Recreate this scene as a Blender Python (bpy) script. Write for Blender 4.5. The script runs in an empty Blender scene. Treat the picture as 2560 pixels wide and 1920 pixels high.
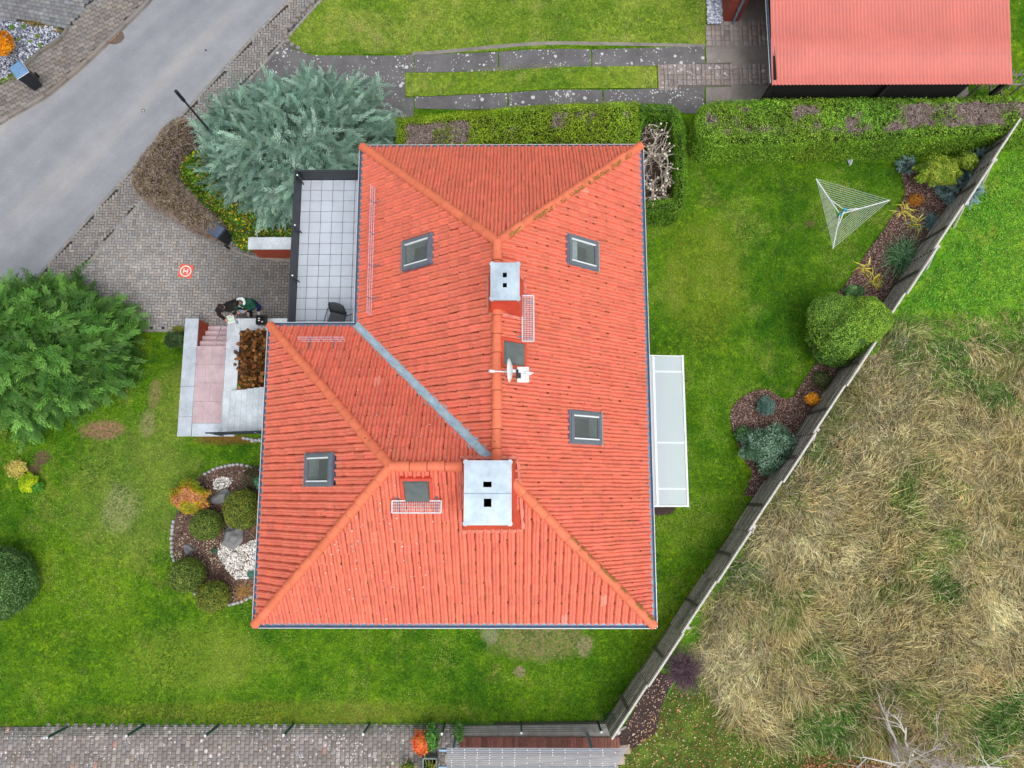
import bpy, bmesh, math
import numpy as np
from mathutils import Vector, Matrix, noise as mnoise
from mathutils.geometry import tessellate_polygon

# ------------------------------------------------------------------ camera, sky, sun, exposure
scene = bpy.context.scene
F_PX, CAM_H = 1773.0, 24.0
TILT, ROLL = math.atan(265 / 1773.0), math.atan(10 / 1773.0)
cam_data = bpy.data.cameras.new('camera')
cam = bpy.data.objects.new('camera', cam_data)
scene.collection.objects.link(cam)
cam.location = (0, 0, CAM_H)
cam.rotation_euler = (TILT, ROLL, 0)
cam_data.sensor_fit = 'HORIZONTAL'
cam_data.sensor_width = 36.0
cam_data.lens = 36.0 * F_PX / 2560.0
cam_data.clip_start = 0.1
cam_data.clip_end = 3000
scene.camera = cam

world = bpy.data.worlds.new('World')
scene.world = world
world.use_nodes = True
wn = world.node_tree
bg = wn.nodes['Background']
sky = wn.nodes.new('ShaderNodeTexSky')
sky.sky_type = 'NISHITA'
sky.sun_disc = False
SUN_EL, SUN_AZ = math.radians(66), math.radians(150)      # azimuth clockwise from +Y
sky.sun_elevation = SUN_EL
sky.sun_rotation = SUN_AZ
sky.air_density = 1.0
sky.dust_density = 4.0
sky.ozone_density = 1.0
hs = wn.nodes.new('ShaderNodeHueSaturation')
hs.inputs['Saturation'].default_value = 0.32
wn.links.new(sky.outputs[0], hs.inputs['Color'])
wn.links.new(hs.outputs[0], bg.inputs['Color'])
bg.inputs['Strength'].default_value = 0.15
sun_d = bpy.data.lights.new('sun', 'SUN')
sun_d.energy = 0.5
sun_d.angle = math.radians(45)
sun_d.color = (1.0, 0.965, 0.92)
sun = bpy.data.objects.new('sun', sun_d)
scene.collection.objects.link(sun)
sdir = Vector((math.sin(SUN_AZ) * math.cos(SUN_EL), math.cos(SUN_AZ) * math.cos(SUN_EL), math.sin(SUN_EL)))
sun.rotation_euler = sdir.to_track_quat('Z', 'Y').to_euler()
scene.view_settings.view_transform = 'Standard'
scene.view_settings.look = 'None'
scene.view_settings.gamma = 1.0
scene.view_settings.exposure = 0.3

# ------------------------------------------------------------------ helpers
_a, _b = TILT, ROLL
_Rx = np.array([[1, 0, 0], [0, math.cos(_a), -math.sin(_a)], [0, math.sin(_a), math.cos(_a)]])
_Ry = np.array([[math.cos(_b), 0, math.sin(_b)], [0, 1, 0], [-math.sin(_b), 0, math.cos(_b)]])
_R = _Ry @ _Rx
def ray(px, py):
    return _R @ np.array([(px - 1280) / F_PX, (960 - py) / F_PX, -1.0])
def W(px, py, z):
    """map position (x, y, z) of a photo point known to lie at height z"""
    d = ray(px, py); t = (z - CAM_H) / d[2]
    return np.array([d[0] * t, d[1] * t, z])
def sm(t):
    t = np.clip(t, 0, 1); return t * t * (3 - 2 * t)
LZ = 0.9                                                   # lawn height above the driveway
def g(x, y):
    """terrain height"""
    x = np.asarray(x, float); y = np.asarray(y, float)
    e = sm((x + 5.0) / 7.0)
    s = sm((5.25 - y) / 1.9)
    far = 1 - sm((x - -22) / -8.0) * 0.0
    return LZ * np.maximum(e, s * far)
def G(px, py, off=0.0):
    z = 0.0
    for _ in range(8):
        p = W(px, py, z); z = float(g(p[0], p[1])) + off
    return W(px, py, z)
def GP(pts, z=None):
    return [tuple((G(*p) if z is None else W(p[0], p[1], z))[:2]) for p in pts]
def lin(h):
    h = h.lstrip('#'); r = []
    for i in (0, 2, 4):
        c = int(h[i:i + 2], 16) / 255.0
        r.append(c / 12.92 if c <= 0.04045 else ((c + 0.055) / 1.055) ** 2.4)
    return tuple(r)
def rngf(s): return np.random.default_rng(s)

ORG = {}
def _link(o, parent, loc=(0, 0, 0)):
    scene.collection.objects.link(o)
    if parent is not None:
        o.parent = parent; ORG[o.name] = ORG[parent.name]
    else:
        ORG[o.name] = np.array(loc, float); o.location = loc
def tag(o, label=None, cat=None, group=None, kind=None):
    if label: o['label'] = label
    if cat: o['category'] = cat
    if group: o['group'] = group
    if kind: o['kind'] = kind
    return o
def thing(name, loc, label, cat, group=None):
    o = bpy.data.objects.new(name, None)
    o.empty_display_size = 0.2
    _link(o, None, tuple(float(v) for v in loc))
    return tag(o, label, cat, group)
def np_obj(name, V, Fc, mat, parent=None, col=None, loc=None, smooth=False, uv=None):
    """V (n,3), Fc (m,k) uniform faces, col (n,3) point colours"""
    V = np.asarray(V, float)
    if parent is not None: org = ORG[parent.name]
    else: org = np.array(loc if loc is not None else (0, 0, 0), float)
    me = bpy.data.meshes.new(name)
    n, (m, k) = len(V), Fc.shape
    me.vertices.add(n); me.vertices.foreach_set('co', (V - org).astype(np.float32).ravel())
    me.loops.add(m * k); me.loops.foreach_set('vertex_index', Fc.astype(np.int32).ravel())
    me.polygons.add(m)
    me.polygons.foreach_set('loop_start', np.arange(0, m * k, k, dtype=np.int32))
    me.polygons.foreach_set('loop_total', np.full(m, k, dtype=np.int32))
    me.update(calc_edges=True)
    if smooth: me.polygons.foreach_set('use_smooth', np.ones(m, bool))
    if col is not None:
        at = me.color_attributes.new('Col', 'FLOAT_COLOR', 'POINT')
        c = np.ones((n, 4), np.float32); c[:, :3] = np.clip(col, 0, 1)
        at.data.foreach_set('color', c.ravel())
    me.validate()
    me.materials.append(mat)
    o = bpy.data.objects.new(name, me)
    _link(o, parent, tuple(org))
    return o

class MB:
    def __init__(s): s.v = []; s.f = []; s.c = []; s.cur = None
    def add(s, vs, fs):
        b = len(s.v)
        s.v += [tuple(float(q) for q in p) for p in vs]
        s.f += [tuple(b + i for i in f) for f in fs]
        s.c += [s.cur] * len(vs)
        return s
    def box(s, c, d, rz=0.0, M=None):
        hx, hy, hz = d[0] / 2, d[1] / 2, d[2] / 2
        vs = [Vector((x, y, z)) for z in (-hz, hz) for y in (-hy, hy) for x in (-hx, hx)]
        R = M if M is not None else Matrix.Rotation(rz, 3, 'Z')
        vs = [R @ v + Vector(c) for v in vs]
        return s.add(vs, [(0, 2, 3, 1), (4, 5, 7, 6), (0, 1, 5, 4), (2, 6, 7, 3), (0, 4, 6, 2), (1, 3, 7, 5)])
    def prism(s, poly, z0, z1):
        n = len(poly)
        ar = sum(poly[i][0] * poly[(i + 1) % n][1] - poly[(i + 1) % n][0] * poly[i][1] for i in range(n))
        if ar < 0: poly = poly[::-1]
        a0 = z0 if hasattr(z0, '__len__') else [z0] * n
        a1 = z1 if hasattr(z1, '__len__') else [z1] * n
        if ar < 0 and hasattr(z0, '__len__'): a0 = a0[::-1]
        if ar < 0 and hasattr(z1, '__len__'): a1 = a1[::-1]
        vs = [(p[0], p[1], z) for p, z in zip(poly, a0)] + [(p[0], p[1], z) for p, z in zip(poly, a1)]
        fs = [tuple(range(n - 1, -1, -1)), tuple(range(n, 2 * n))] + [(i, (i + 1) % n, n + (i + 1) % n, n + i) for i in range(n)]
        return s.add(vs, fs)
    def tube(s, pts, r, n=8, cap=True):
        pts = [Vector(p) for p in pts]
        rs = r if hasattr(r, '__len__') else [r] * len(pts)
        t0 = (pts[1] - pts[0]).normalized()
        ref = Vector((0, 0, 1)) if abs(t0.z) < 0.9 else Vector((1, 0, 0))
        u = t0.cross(ref).normalized(); vs = []
        for i, p in enumerate(pts):
            a = pts[max(i - 1, 0)]; b = pts[min(i + 1, len(pts) - 1)]
            t = (b - a).normalized() if (b - a).length > 1e-9 else t0
            u = (u - t * u.dot(t)).normalized(); w = t.cross(u)
            for k in range(n):
                q = 2 * math.pi * k / n
                vs.append(p + (u * math.cos(q) + w * math.sin(q)) * rs[i])
        fs = [(i * n + k, i * n + (k + 1) % n, (i + 1) * n + (k + 1) % n, (i + 1) * n + k) for i in range(len(pts) - 1) for k in range(n)]
        if cap:
            fs.append(tuple(range(n - 1, -1, -1))); fs.append(tuple((len(pts) - 1) * n + k for k in range(n)))
        return s.add(vs, fs)
    def ell(s, c, r, nu=12, nv=8, M=None, noise=0.0, seed=0):
        rg = rngf(seed); vs = [(0, 0, -1)]
        for j in range(1, nv):
            ph = -math.pi / 2 + math.pi * j / nv
            for i in range(nu):
                th = 2 * math.pi * i / nu
                vs.append((math.cos(ph) * math.cos(th), math.cos(ph) * math.sin(th), math.sin(ph)))
        vs.append((0, 0, 1)); out = []
        for v in vs:
            k = 1 + (noise * mnoise.noise(Vector(v) * 1.7 + Vector((seed * 7.3, 0, 0))) * 2 if noise else 0)
            q = Vector((v[0] * r[0] * k, v[1] * r[1] * k, v[2] * r[2] * k))
            if M is not None: q = M @ q
            out.append(q + Vector(c))
        fs = [(0, 1 + (i + 1) % nu, 1 + i) for i in range(nu)]
        for j in range(nv - 2):
            for i in range(nu):
                a = 1 + j * nu + i; b = 1 + j * nu + (i + 1) % nu
                fs.append((a, b, b + nu, a + nu))
        L = len(vs) - 1; o = 1 + (nv - 2) * nu
        fs += [(L, o + i, o + (i + 1) % nu) for i in range(nu)]
        return s.add(out, fs)
    def build(s, name, mat, parent=None, smooth=False, bevel=0.0, loc=None, remesh=0.0):
        org = ORG[parent.name] if parent is not None else np.array(loc if loc is not None else (0, 0, 0), float)
        me = bpy.data.meshes.new(name)
        me.from_pydata([tuple(np.array(v) - org) for v in s.v], [], s.f)
        if any(c is not None for c in s.c):
            at = me.color_attributes.new('Col', 'FLOAT_COLOR', 'POINT')
            cc = np.ones((len(s.v), 4), np.float32)
            for i, c in enumerate(s.c):
                if c is not None: cc[i, :3] = c
            at.data.foreach_set('color', cc.ravel())
        me.validate(); me.update()
        if smooth:
            me.polygons.foreach_set('use_smooth', np.ones(len(me.polygons), bool))
        me.materials.append(mat)
        o = bpy.data.objects.new(name, me)
        _link(o, parent, tuple(org))
        if bevel > 0:
            b = o.modifiers.new('bevel', 'BEVEL'); b.width = bevel; b.segments = 2; b.limit_method = 'ANGLE'
        if remesh > 0:
            r = o.modifiers.new('remesh', 'REMESH'); r.mode = 'VOXEL'; r.voxel_size = remesh; r.use_smooth_shade = True
            q = o.modifiers.new('smooth', 'SMOOTH'); q.iterations = 4; q.factor = 0.5
        return o

# ------------------------------------------------------------------ materials
def _mat(name):
    m = bpy.data.materials.new(name); m.use_nodes = True
    nt = m.node_tree; b = nt.nodes['Principled BSDF']
    return m, nt, b
def _ramp(nt, fac, stops, interp='LINEAR'):
    r = nt.nodes.new('ShaderNodeValToRGB'); r.color_ramp.interpolation = interp
    e = r.color_ramp.elements
    while len(e) < len(stops): e.new(0.5)
    for el, (p, c) in zip(e, stops):
        el.position = p; el.color = (*c, 1) if len(c) == 3 else c
    nt.links.new(fac, r.inputs[0]); return r.outputs[0]
def _noise(nt, vec, scale, detail=4, rough=0.6, dist=0.0):
    n = nt.nodes.new('ShaderNodeTexNoise'); n.inputs['Scale'].default_value = scale
    n.inputs['Detail'].default_value = detail; n.inputs['Roughness'].default_value = rough
    n.inputs['Distortion'].default_value = dist
    nt.links.new(vec, n.inputs['Vector']); return n.outputs['Fac']
def _coord(nt, sc=(1, 1, 1), kind='Object'):
    t = nt.nodes.new('ShaderNodeTexCoord')
    if sc == (1, 1, 1): return t.outputs[kind]
    m = nt.nodes.new('ShaderNodeMapping'); m.inputs['Scale'].default_value = sc
    nt.links.new(t.outputs[kind], m.inputs[0]); return m.outputs[0]
def _mix(nt, fac, a, b, mode='MIX'):
    n = nt.nodes.new('ShaderNodeMix'); n.data_type = 'RGBA'; n.blend_type = mode
    for sock, v in ((n.inputs[0], fac), (n.inputs[6], a), (n.inputs[7], b)):
        if isinstance(v, (int, float)): sock.default_value = v
        elif isinstance(v, tuple): sock.default_value = (*v, 1) if len(v) == 3 else v
        else: nt.links.new(v, sock)
    return n.outputs[2]
def _bump(nt, b, h, strength, dist=0.02):
    n = nt.nodes.new('ShaderNodeBump'); n.inputs['Strength'].default_value = strength
    n.inputs['Distance'].default_value = dist
    nt.links.new(h, n.inputs['Height']); nt.links.new(n.outputs[0], b.inputs['Normal'])
def _sub(nt, a, s, k=1.0):
    n = nt.nodes.new('ShaderNodeMath'); n.operation = 'SUBTRACT'; n.use_clamp = True; n.inputs[0].default_value = a; nt.links.new(s, n.inputs[1])
    m = nt.nodes.new('ShaderNodeMath'); m.operation = 'MULTIPLY'; m.use_clamp = True; m.inputs[1].default_value = 2.2; nt.links.new(n.outputs[0], m.inputs[0])
    q = nt.nodes.new('ShaderNodeMath'); q.operation = 'MULTIPLY'; q.inputs[1].default_value = k; nt.links.new(m.outputs[0], q.inputs[0]); return q.outputs[0]
def plain(name, c, rough=0.6, metal=0.0, var=0.12, scale=6, bump=0.0, attr=False, spec=None, coat=0):
    """a base colour broken up by two octaves of wear noise"""
    m, nt, b = _mat(name); v = _coord(nt)
    f = _noise(nt, v, scale, 5, 0.65)
    lo = tuple(x * (1 - var) for x in c); hi = tuple(min(1, x * (1 + var)) for x in c)
    o = _ramp(nt, f, [(0.3, lo), (0.7, hi)])
    if attr:
        a = nt.nodes.new('ShaderNodeAttribute'); a.attribute_name = 'Col'
        o = _mix(nt, 1.0, o, a.outputs['Color'], 'MULTIPLY')
    nt.links.new(o, b.inputs['Base Color'])
    b.inputs['Roughness'].default_value = rough; b.inputs['Metallic'].default_value = metal
    if spec is not None: b.inputs['Specular IOR Level'].default_value = spec
    if bump: _bump(nt, b, _noise(nt, v, scale * 6, 4), bump)
    return m
def leafmat(name, rough=0.6, trans=0.25, var=0.2, gain=1.3):
    m, nt, b = _mat(name); v = _coord(nt)
    a = nt.nodes.new('ShaderNodeAttribute'); a.attribute_name = 'Col'
    f = _noise(nt, v, 3.0, 3)
    o = _mix(nt, 1.0, a.outputs['Color'], _ramp(nt, f, [(0.3, (gain * (1 - var),) * 3), (0.7, (gain * (1 + var),) * 3)]), 'MULTIPLY')
    nt.links.new(o, b.inputs['Base Color']); b.inputs['Roughness'].default_value = rough
    b.inputs['Specular IOR Level'].default_value = 0.3
    t = nt.nodes.new('ShaderNodeBsdfTranslucent'); nt.links.new(o, t.inputs['Color'])
    mx = nt.nodes.new('ShaderNodeMixShader'); mx.inputs[0].default_value = trans
    nt.links.new(b.outputs[0], mx.inputs[1]); nt.links.new(t.outputs[0], mx.inputs[2])
    nt.links.new(mx.outputs[0], nt.nodes['Material Output'].inputs['Surface'])
    return m

def mat_lawn(name, pal, dirt=None, seed=0.0, bare=()):
    """pal = (dark, mid, bright, straw)"""
    m, nt, b = _mat(name)
    t = nt.nodes.new('ShaderNodeTexCoord'); mp = nt.nodes.new('ShaderNodeMapping')
    mp.inputs['Location'].default_value = (seed, seed * 2, 0); nt.links.new(t.outputs['Object'], mp.inputs[0]); v = mp.outputs[0]
    big = _noise(nt, v, 0.33, 3, 0.55, 0.6); mid = _noise(nt, v, 1.6, 4, 0.7); fine = _noise(nt, v, 17, 4, 0.85)
    c = _ramp(nt, big, [(0.34, pal[0]), (0.5, pal[1]), (0.66, pal[2])])
    c2 = _ramp(nt, mid, [(0.35, pal[0]), (0.55, pal[1]), (0.7, pal[2])])
    c = _mix(nt, 0.5, c, c2)
    straw = _ramp(nt, _noise(nt, v, 0.75, 6, 0.75, 0.8), [(0.53, (0, 0, 0)), (0.72, (1, 1, 1))])
    fs = nt.nodes.new('ShaderNodeMath'); fs.operation = 'MULTIPLY'; fs.inputs[1].default_value = 0.75
    nt.links.new(straw, fs.inputs[0])
    c = _mix(nt, fs.outputs[0], c, pal[3])
    c = _mix(nt, 1.0, c, _ramp(nt, fine, [(0.25, (0.4,) * 3), (0.5, (0.95,) * 3), (0.72, (1.75, 1.75, 1.5))]), 'MULTIPLY')
    c = _mix(nt, 1.0, c, _ramp(nt, _noise(nt, v, 8, 4, 0.8), [(0.3, (0.6,) * 3), (0.7, (1.4,) * 3)]), 'MULTIPLY')
    c = _mix(nt, 1.0, c, _ramp(nt, _noise(nt, v, 3.2, 5, 0.8), [(0.32, (0.72, 0.78, 0.9)), (0.66, (1.25, 1.2, 1.0))]), 'MULTIPLY')
    for (cx, cy, rx, ry, bc, st_) in bare:                         # worn patches: ellipses with ragged edges
        sb = nt.nodes.new('ShaderNodeVectorMath'); sb.operation = 'SUBTRACT'; nt.links.new(t.outputs['Object'], sb.inputs[0]); sb.inputs[1].default_value = (cx, cy, LZ)
        dv = nt.nodes.new('ShaderNodeVectorMath'); dv.operation = 'DIVIDE'; nt.links.new(sb.outputs[0], dv.inputs[0]); dv.inputs[1].default_value = (rx, ry, 1.0)
        ln = nt.nodes.new('ShaderNodeVectorMath'); ln.operation = 'LENGTH'; nt.links.new(dv.outputs[0], ln.inputs[0])
        ad = nt.nodes.new('ShaderNodeMath'); ad.operation = 'ADD'; nt.links.new(ln.outputs['Value'], ad.inputs[0]); nt.links.new(_noise(nt, v, 2.6, 6, 0.8), ad.inputs[1])
        bm_ = _mix(nt, 1.0, bc, _ramp(nt, fine, [(0.3, (0.7,) * 3), (0.7, (1.3,) * 3)]), 'MULTIPLY')
        c = _mix(nt, _ramp(nt, ad.outputs[0], [(1.15, (0.85,) * 3), (1.6, (0, 0, 0))] if False else [(0.72, (0.85,) * 3), (1.0, (0, 0, 0))]), c, bm_) if False else _mix(nt, _sub(nt, 1.55, ad.outputs[0], st_), c, bm_)
    if dirt:
        vo = nt.nodes.new('ShaderNodeTexVoronoi'); vo.inputs['Scale'].default_value = dirt[1]; nt.links.new(v, vo.inputs['Vector'])
        c = _mix(nt, _ramp(nt, vo.outputs['Distance'], [(dirt[2], (1, 1, 1)), (dirt[2] + 0.03, (0, 0, 0))]), c, dirt[0])
    nt.links.new(c, b.inputs['Base Color']); b.inputs['Roughness'].default_value = 0.9
    b.inputs['Specular IOR Level'].default_value = 0.15
    _bump(nt, b, fine, 1.0, 0.05)
    return m
def mat_spots(name, base, spot, scale, thr, rough=0.85, bump=0.3, attr=False):
    """weathered mineral surface with lichen or chip spots"""
    m, nt, b = _mat(name); v = _coord(nt)
    f = _noise(nt, v, 1.3, 6, 0.7)
    c = _ramp(nt, f, [(0.3, tuple(x * 0.72 for x in base)), (0.7, tuple(min(1, x * 1.3) for x in base))])
    c = _mix(nt, 1.0, c, _ramp(nt, _noise(nt, v, 45, 3, 0.8), [(0.3, (0.75,) * 3), (0.7, (1.25,) * 3)]), 'MULTIPLY')
    if attr:
        a = nt.nodes.new('ShaderNodeAttribute'); a.attribute_name = 'Col'; c = _mix(nt, 1.0, c, a.outputs['Color'], 'MULTIPLY')
    for (sc_, th_, ns_) in ((scale, thr, 0.9), (scale * 2.3, thr * 1.15, 1.7)):
        vo = nt.nodes.new('ShaderNodeTexVoronoi'); vo.inputs['Scale'].default_value = sc_; nt.links.new(v, vo.inputs['Vector'])
        ad = nt.nodes.new('ShaderNodeMath'); ad.operation = 'ADD'; nt.links.new(vo.outputs['Distance'], ad.inputs[0])
        nt.links.new(_ramp(nt, _noise(nt, v, ns_, 5, 0.75), [(0.36, (0.5,) * 3), (0.58, (0, 0, 0))]), ad.inputs[1])
        sp = nt.nodes.new('ShaderNodeSeparateColor'); nt.links.new(vo.outputs['Color'], sp.inputs[0]); mm = nt.nodes.new('ShaderNodeMath'); mm.operation = 'MULTIPLY_ADD'; mm.inputs[1].default_value = 0.3; nt.links.new(sp.outputs[0], mm.inputs[0]); nt.links.new(ad.outputs[0], mm.inputs[2]); ad = mm
        c = _mix(nt, _ramp(nt, ad.outputs[0], [(th_, (0.9,) * 3), (th_ + 0.06, (0, 0, 0))]), c, spot)
    nt.links.new(c, b.inputs['Base Color']); b.inputs['Roughness'].default_value = rough
    _bump(nt, b, _noise(nt, v, 60, 3), bump, 0.01)
    return m
def mat_glass(name, tint, rough=0.03, alpha=0.35):
    m, nt, b = _mat(name)
    b.inputs['Base Color'].default_value = (*tint, 1); b.inputs['Roughness'].default_value = rough
    b.inputs['Specular IOR Level'].default_value = 0.8
    t = nt.nodes.new('ShaderNodeBsdfTransparent'); t.inputs['Color'].default_value = (*[0.5 + 0.5 * x for x in tint], 1)
    mx = nt.nodes.new('ShaderNodeMixShader'); mx.inputs[0].default_value = alpha
    nt.links.new(b.outputs[0], mx.inputs[2]); nt.links.new(t.outputs[0], mx.inputs[1])
    nt.links.new(mx.outputs[0], nt.nodes['Material Output'].inputs['Surface'])
    return m
def mat_tile(name, base, lich=0.06, stain=0.5):
    """clay roof tile: per-tile tone from the Col attribute, lichen specks, soot stains"""
    m, nt, b = _mat(name); v = _coord(nt)
    a = nt.nodes.new('ShaderNodeAttribute'); a.attribute_name = 'Col'
    c = _mix(nt, 1.0, a.outputs['Color'], base, 'MULTIPLY')
    c = _mix(nt, 1.0, c, _ramp(nt, _noise(nt, v, 7, 5, 0.7), [(0.3, (0.86,) * 3), (0.7, (1.1,) * 3)]), 'MULTIPLY')
    c = _mix(nt, _ramp(nt, _noise(nt, v, 1.1, 6, 0.75), [(0.56, (0, 0, 0)), (0.8, (stain,) * 3)]), c, lin('9a5040'))
    vo = nt.nodes.new('ShaderNodeTexVoronoi'); vo.inputs['Scale'].default_value = 15; nt.links.new(v, vo.inputs['Vector'])
    ad = nt.nodes.new('ShaderNodeMath'); ad.operation = 'ADD'; nt.links.new(vo.outputs['Distance'], ad.inputs[0])
    nt.links.new(_ramp(nt, _noise(nt, v, 0.5, 5, 0.8), [(0.5, (0.5,) * 3), (0.7, (0, 0, 0))]), ad.inputs[1])
    c = _mix(nt, _ramp(nt, ad.outputs[0], [(lich, (0.85,) * 3), (lich + 0.07, (0, 0, 0))]), c, lin('e8c0ac'))
    vo2 = nt.nodes.new('ShaderNodeTexVoronoi'); vo2.inputs['Scale'].default_value = 2.2; nt.links.new(v, vo2.inputs['Vector'])
    c = _mix(nt, _ramp(nt, vo2.outputs['Distance'], [(0.035, (0.9,) * 3), (0.06, (0, 0, 0))]), c, lin('6a5a20'))
    nt.links.new(c, b.inputs['Base Color']); b.inputs['Roughness'].default_value = 0.62
    b.inputs['Specular IOR Level'].default_value = 0.35
    _bump(nt, b, _noise(nt, v, 80, 3), 0.15, 0.005)
    return m

M = {}
def _el(px, py, rx, ry, c='a08c70', st=1.0):
    p = G(px, py); return (float(p[0]), float(p[1]), rx, ry, lin(c), st)
M['lawn'] = mat_lawn('lawn_grass', (lin('386a0e'), lin('608a15'), lin('7ea01c'), lin('9a9a50')), dirt=(lin('e0e4b0'), 3.5, 0.03),
                     bare=[_el(330, 1230, 2.4, 2.6, 'a4a65c', .32), _el(430, 1000, .7, 1.6, '9c9a50', .35), _el(1760, 700, 1.6, 2.6, 'a0a034', .45), _el(700, 1780, 7, .4, 'a09a40', .4), _el(480, 1650, 2.6, 1.2, '9cae3c', .5), _el(1345, 1600, 1.75, .7, '98905f', .95), _el(1462, 1615, .3, .35, 'b09c80'), _el(1225, 1585, .3, .35, 'a09a80'), _el(1300, 1679, .2, .2, 'b0987c'), _el(255, 1075, .85, .35, 'b0846c'), _el(385, 985, .25, .6, '9a8a5c'), _el(370, 1060, .3, .5, 'a09a68'), _el(300, 1270, .7, .9, 'a0a468'), _el(2025, 560, .22, .15, '7c6a4a'), _el(560, 1100, 1.2, .2, '80602c'), _el(105, 1145, .3, .3, '7a5a50'), _el(85, 1175, .25, .25, '7a5a50')])
M['lawn2'] = mat_lawn('field_grass', (lin('458a1a'), lin('72a82a'), lin('92ba34'), lin('a8a848')), seed=9.0)
M['lawn3'] = mat_lawn('verge_grass', (lin('5a8420'), lin('84a032'), lin('9cae48'), lin('b4ac70')), seed=4.0)
M['litter'] = mat_lawn('littered_grass', (lin('3c5020'), lin('58702c'), lin('6f8838'), lin('7a5c40')), dirt=(lin('cbb490'), 9.0, 0.10), seed=3.0)
M['meadow'] = mat_lawn('dead_grass_ground', (lin('2c2c18'), lin('403c22'), lin('545030'), lin('6a5c40')), seed=6.0)  # ground kept dark: shadow between straw clumps put into its colour
M['soil'] = mat_spots('dark_soil', lin('41302c'), lin('8a7868'), 20, 0.05)
M['mulch'] = mat_spots('bark_mulch', lin('6a5148'), lin('b9a494'), 16, 0.22, bump=1.0)
def mat_road():
    m, nt, b = _mat('road_asphalt'); t = nt.nodes.new('ShaderNodeTexCoord'); mp = nt.nodes.new('ShaderNodeMapping')
    mp.vector_type = 'TEXTURE'; mp.inputs['Rotation'].default_value = (0, 0, math.radians(47)); mp.inputs['Scale'].default_value = (9, 1, 1); nt.links.new(t.outputs['Object'], mp.inputs[0])
    v = t.outputs['Object']
    c = _ramp(nt, _noise(nt, mp.outputs[0], 0.55, 3, 0.5), [(0.3, lin('82858d')), (0.52, lin('989a9f')), (0.7, lin('ada9a6'))])
    c = _mix(nt, 1.0, c, _ramp(nt, _noise(nt, v, 60, 3, 0.8), [(0.3, (0.86,) * 3), (0.7, (1.14,) * 3)]), 'MULTIPLY')
    c = _mix(nt, 1.0, c, _ramp(nt, _noise(nt, v, 1.2, 4, 0.6), [(0.3, (0.9,) * 3), (0.7, (1.08,) * 3)]), 'MULTIPLY')
    c = _mix(nt, 1.0, c, _ramp(nt, _noise(nt, v, 22, 3, 0.8), [(0.3, (0.9,) * 3), (0.7, (1.1,) * 3)]), 'MULTIPLY')
    for (s, th, ns) in ((3.2, 0.05, .4), (9, .09, .8)):
        vo = nt.nodes.new('ShaderNodeTexVoronoi'); vo.inputs['Scale'].default_value = s; nt.links.new(v, vo.inputs['Vector'])
        ad = nt.nodes.new('ShaderNodeMath'); ad.operation = 'ADD'; nt.links.new(vo.outputs['Distance'], ad.inputs[0])
        nt.links.new(_ramp(nt, _noise(nt, v, ns, 4, 0.8), [(0.52, (0.5,) * 3), (0.66, (0, 0, 0))]), ad.inputs[1])
        c = _mix(nt, _ramp(nt, ad.outputs[0], [(th, (0.7,) * 3), (th + 0.04, (0, 0, 0))]), c, lin('d6d8e0'))
    nt.links.new(c, b.inputs['Base Color']); b.inputs['Roughness'].default_value = 0.9; _bump(nt, b, _noise(nt, v, 90, 2), 0.2, 0.005); return m
M['asphalt'] = mat_road()
M['tar'] = mat_spots('old_concrete_track', lin('6c6a6b'), lin('d6d6d6'), 5, 0.34)
M['lichpaver'] = mat_spots('lichened_paver', lin('f2f2f2'), lin('dcd6d4'), 6, 0.36, attr=True)
M['joint2'] = plain('pale_joint_sand', lin('6f6862'), 0.95, var=0.3, scale=20)
M['tar2'] = mat_spots('weathered_concrete', lin('8c867f'), lin('bcb8ae'), 7, 0.22)
M['joint'] = plain('paving_joint_sand', lin('3a3835'), 0.95, var=0.3, scale=20)
M['paver'] = plain('concrete_paver', lin('ffffff'), 0.85, var=0.16, scale=3.0, attr=True, bump=0.3)
M['kerb'] = plain('kerb_concrete', lin('8f8a86'), 0.9, var=0.25, scale=4, bump=0.4)
M['tile'] = mat_tile('clay_roof_tile', (.82, .218, .14), 0.07)
M['ridge'] = mat_tile('clay_ridge_tile', (.84, .215, .11), 0.06, 0.2)
M['zinc'] = plain('zinc_gutter', lin('859db6'), 0.45, 0.6, 0.15, 5)
M['zinc_lip'] = plain('bright_zinc_bead', lin('e4ecf4'), 0.4, 0.3, 0.05)
M['valley'] = plain('lead_valley', lin('bedbe8'), 0.5, 0.35, 0.12, 8)
M['cap'] = plain('galvanised_cap', lin('bccdd9'), 0.42, 0.25, 0.24, 2.2)
M['clad'] = plain('red_cladding', lin('d6543c'), 0.55, 0.0, 0.14, 3)
M['black'] = plain('black_void', (0.006, 0.006, 0.006), 0.9)
M['winframe'] = plain('grey_window_frame', lin('737b85'), 0.45, 0.2)
M['white'] = plain('white_paint', lin('eef2f5'), 0.4, var=0.05)
M['glass'] = mat_glass('window_glass', (0.55, 0.62, 0.6), 0.03, 0.12)
M['hatchglass'] = plain('smoky_hatch_glass', lin('66716f'), 0.12, 0, 0.3, 2.5)
M['canopyglass'] = mat_glass('frosted_canopy_panel', lin('d4e0e7'), 0.35, 0.74)
M['polycarb'] = mat_glass('corrugated_polycarbonate', lin('b8bcc2'), 0.3, 0.62)
M['anth'] = plain('anthracite_metal', lin('3a3d42'), 0.5, 0.3, 0.15)
M['terr'] = plain('terrace_slab', lin('c9d2de'), 0.7, var=0.07, scale=2.5, attr=True)
M['granite'] = mat_spots('grey_granite', lin('bcc6d0'), lin('e8eef2'), 40, 0.30, rough=0.6, bump=0.1)
M['granite_lt'] = mat_spots('pale_granite', lin('ccd4da'), lin('eef2f4'), 45, 0.2, rough=0.6, bump=0.1)
M['pink'] = mat_spots('pink_granite', lin('c2aaae'), lin('d6c6ca'), 40, 0.2, rough=0.6, bump=0.1)
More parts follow.
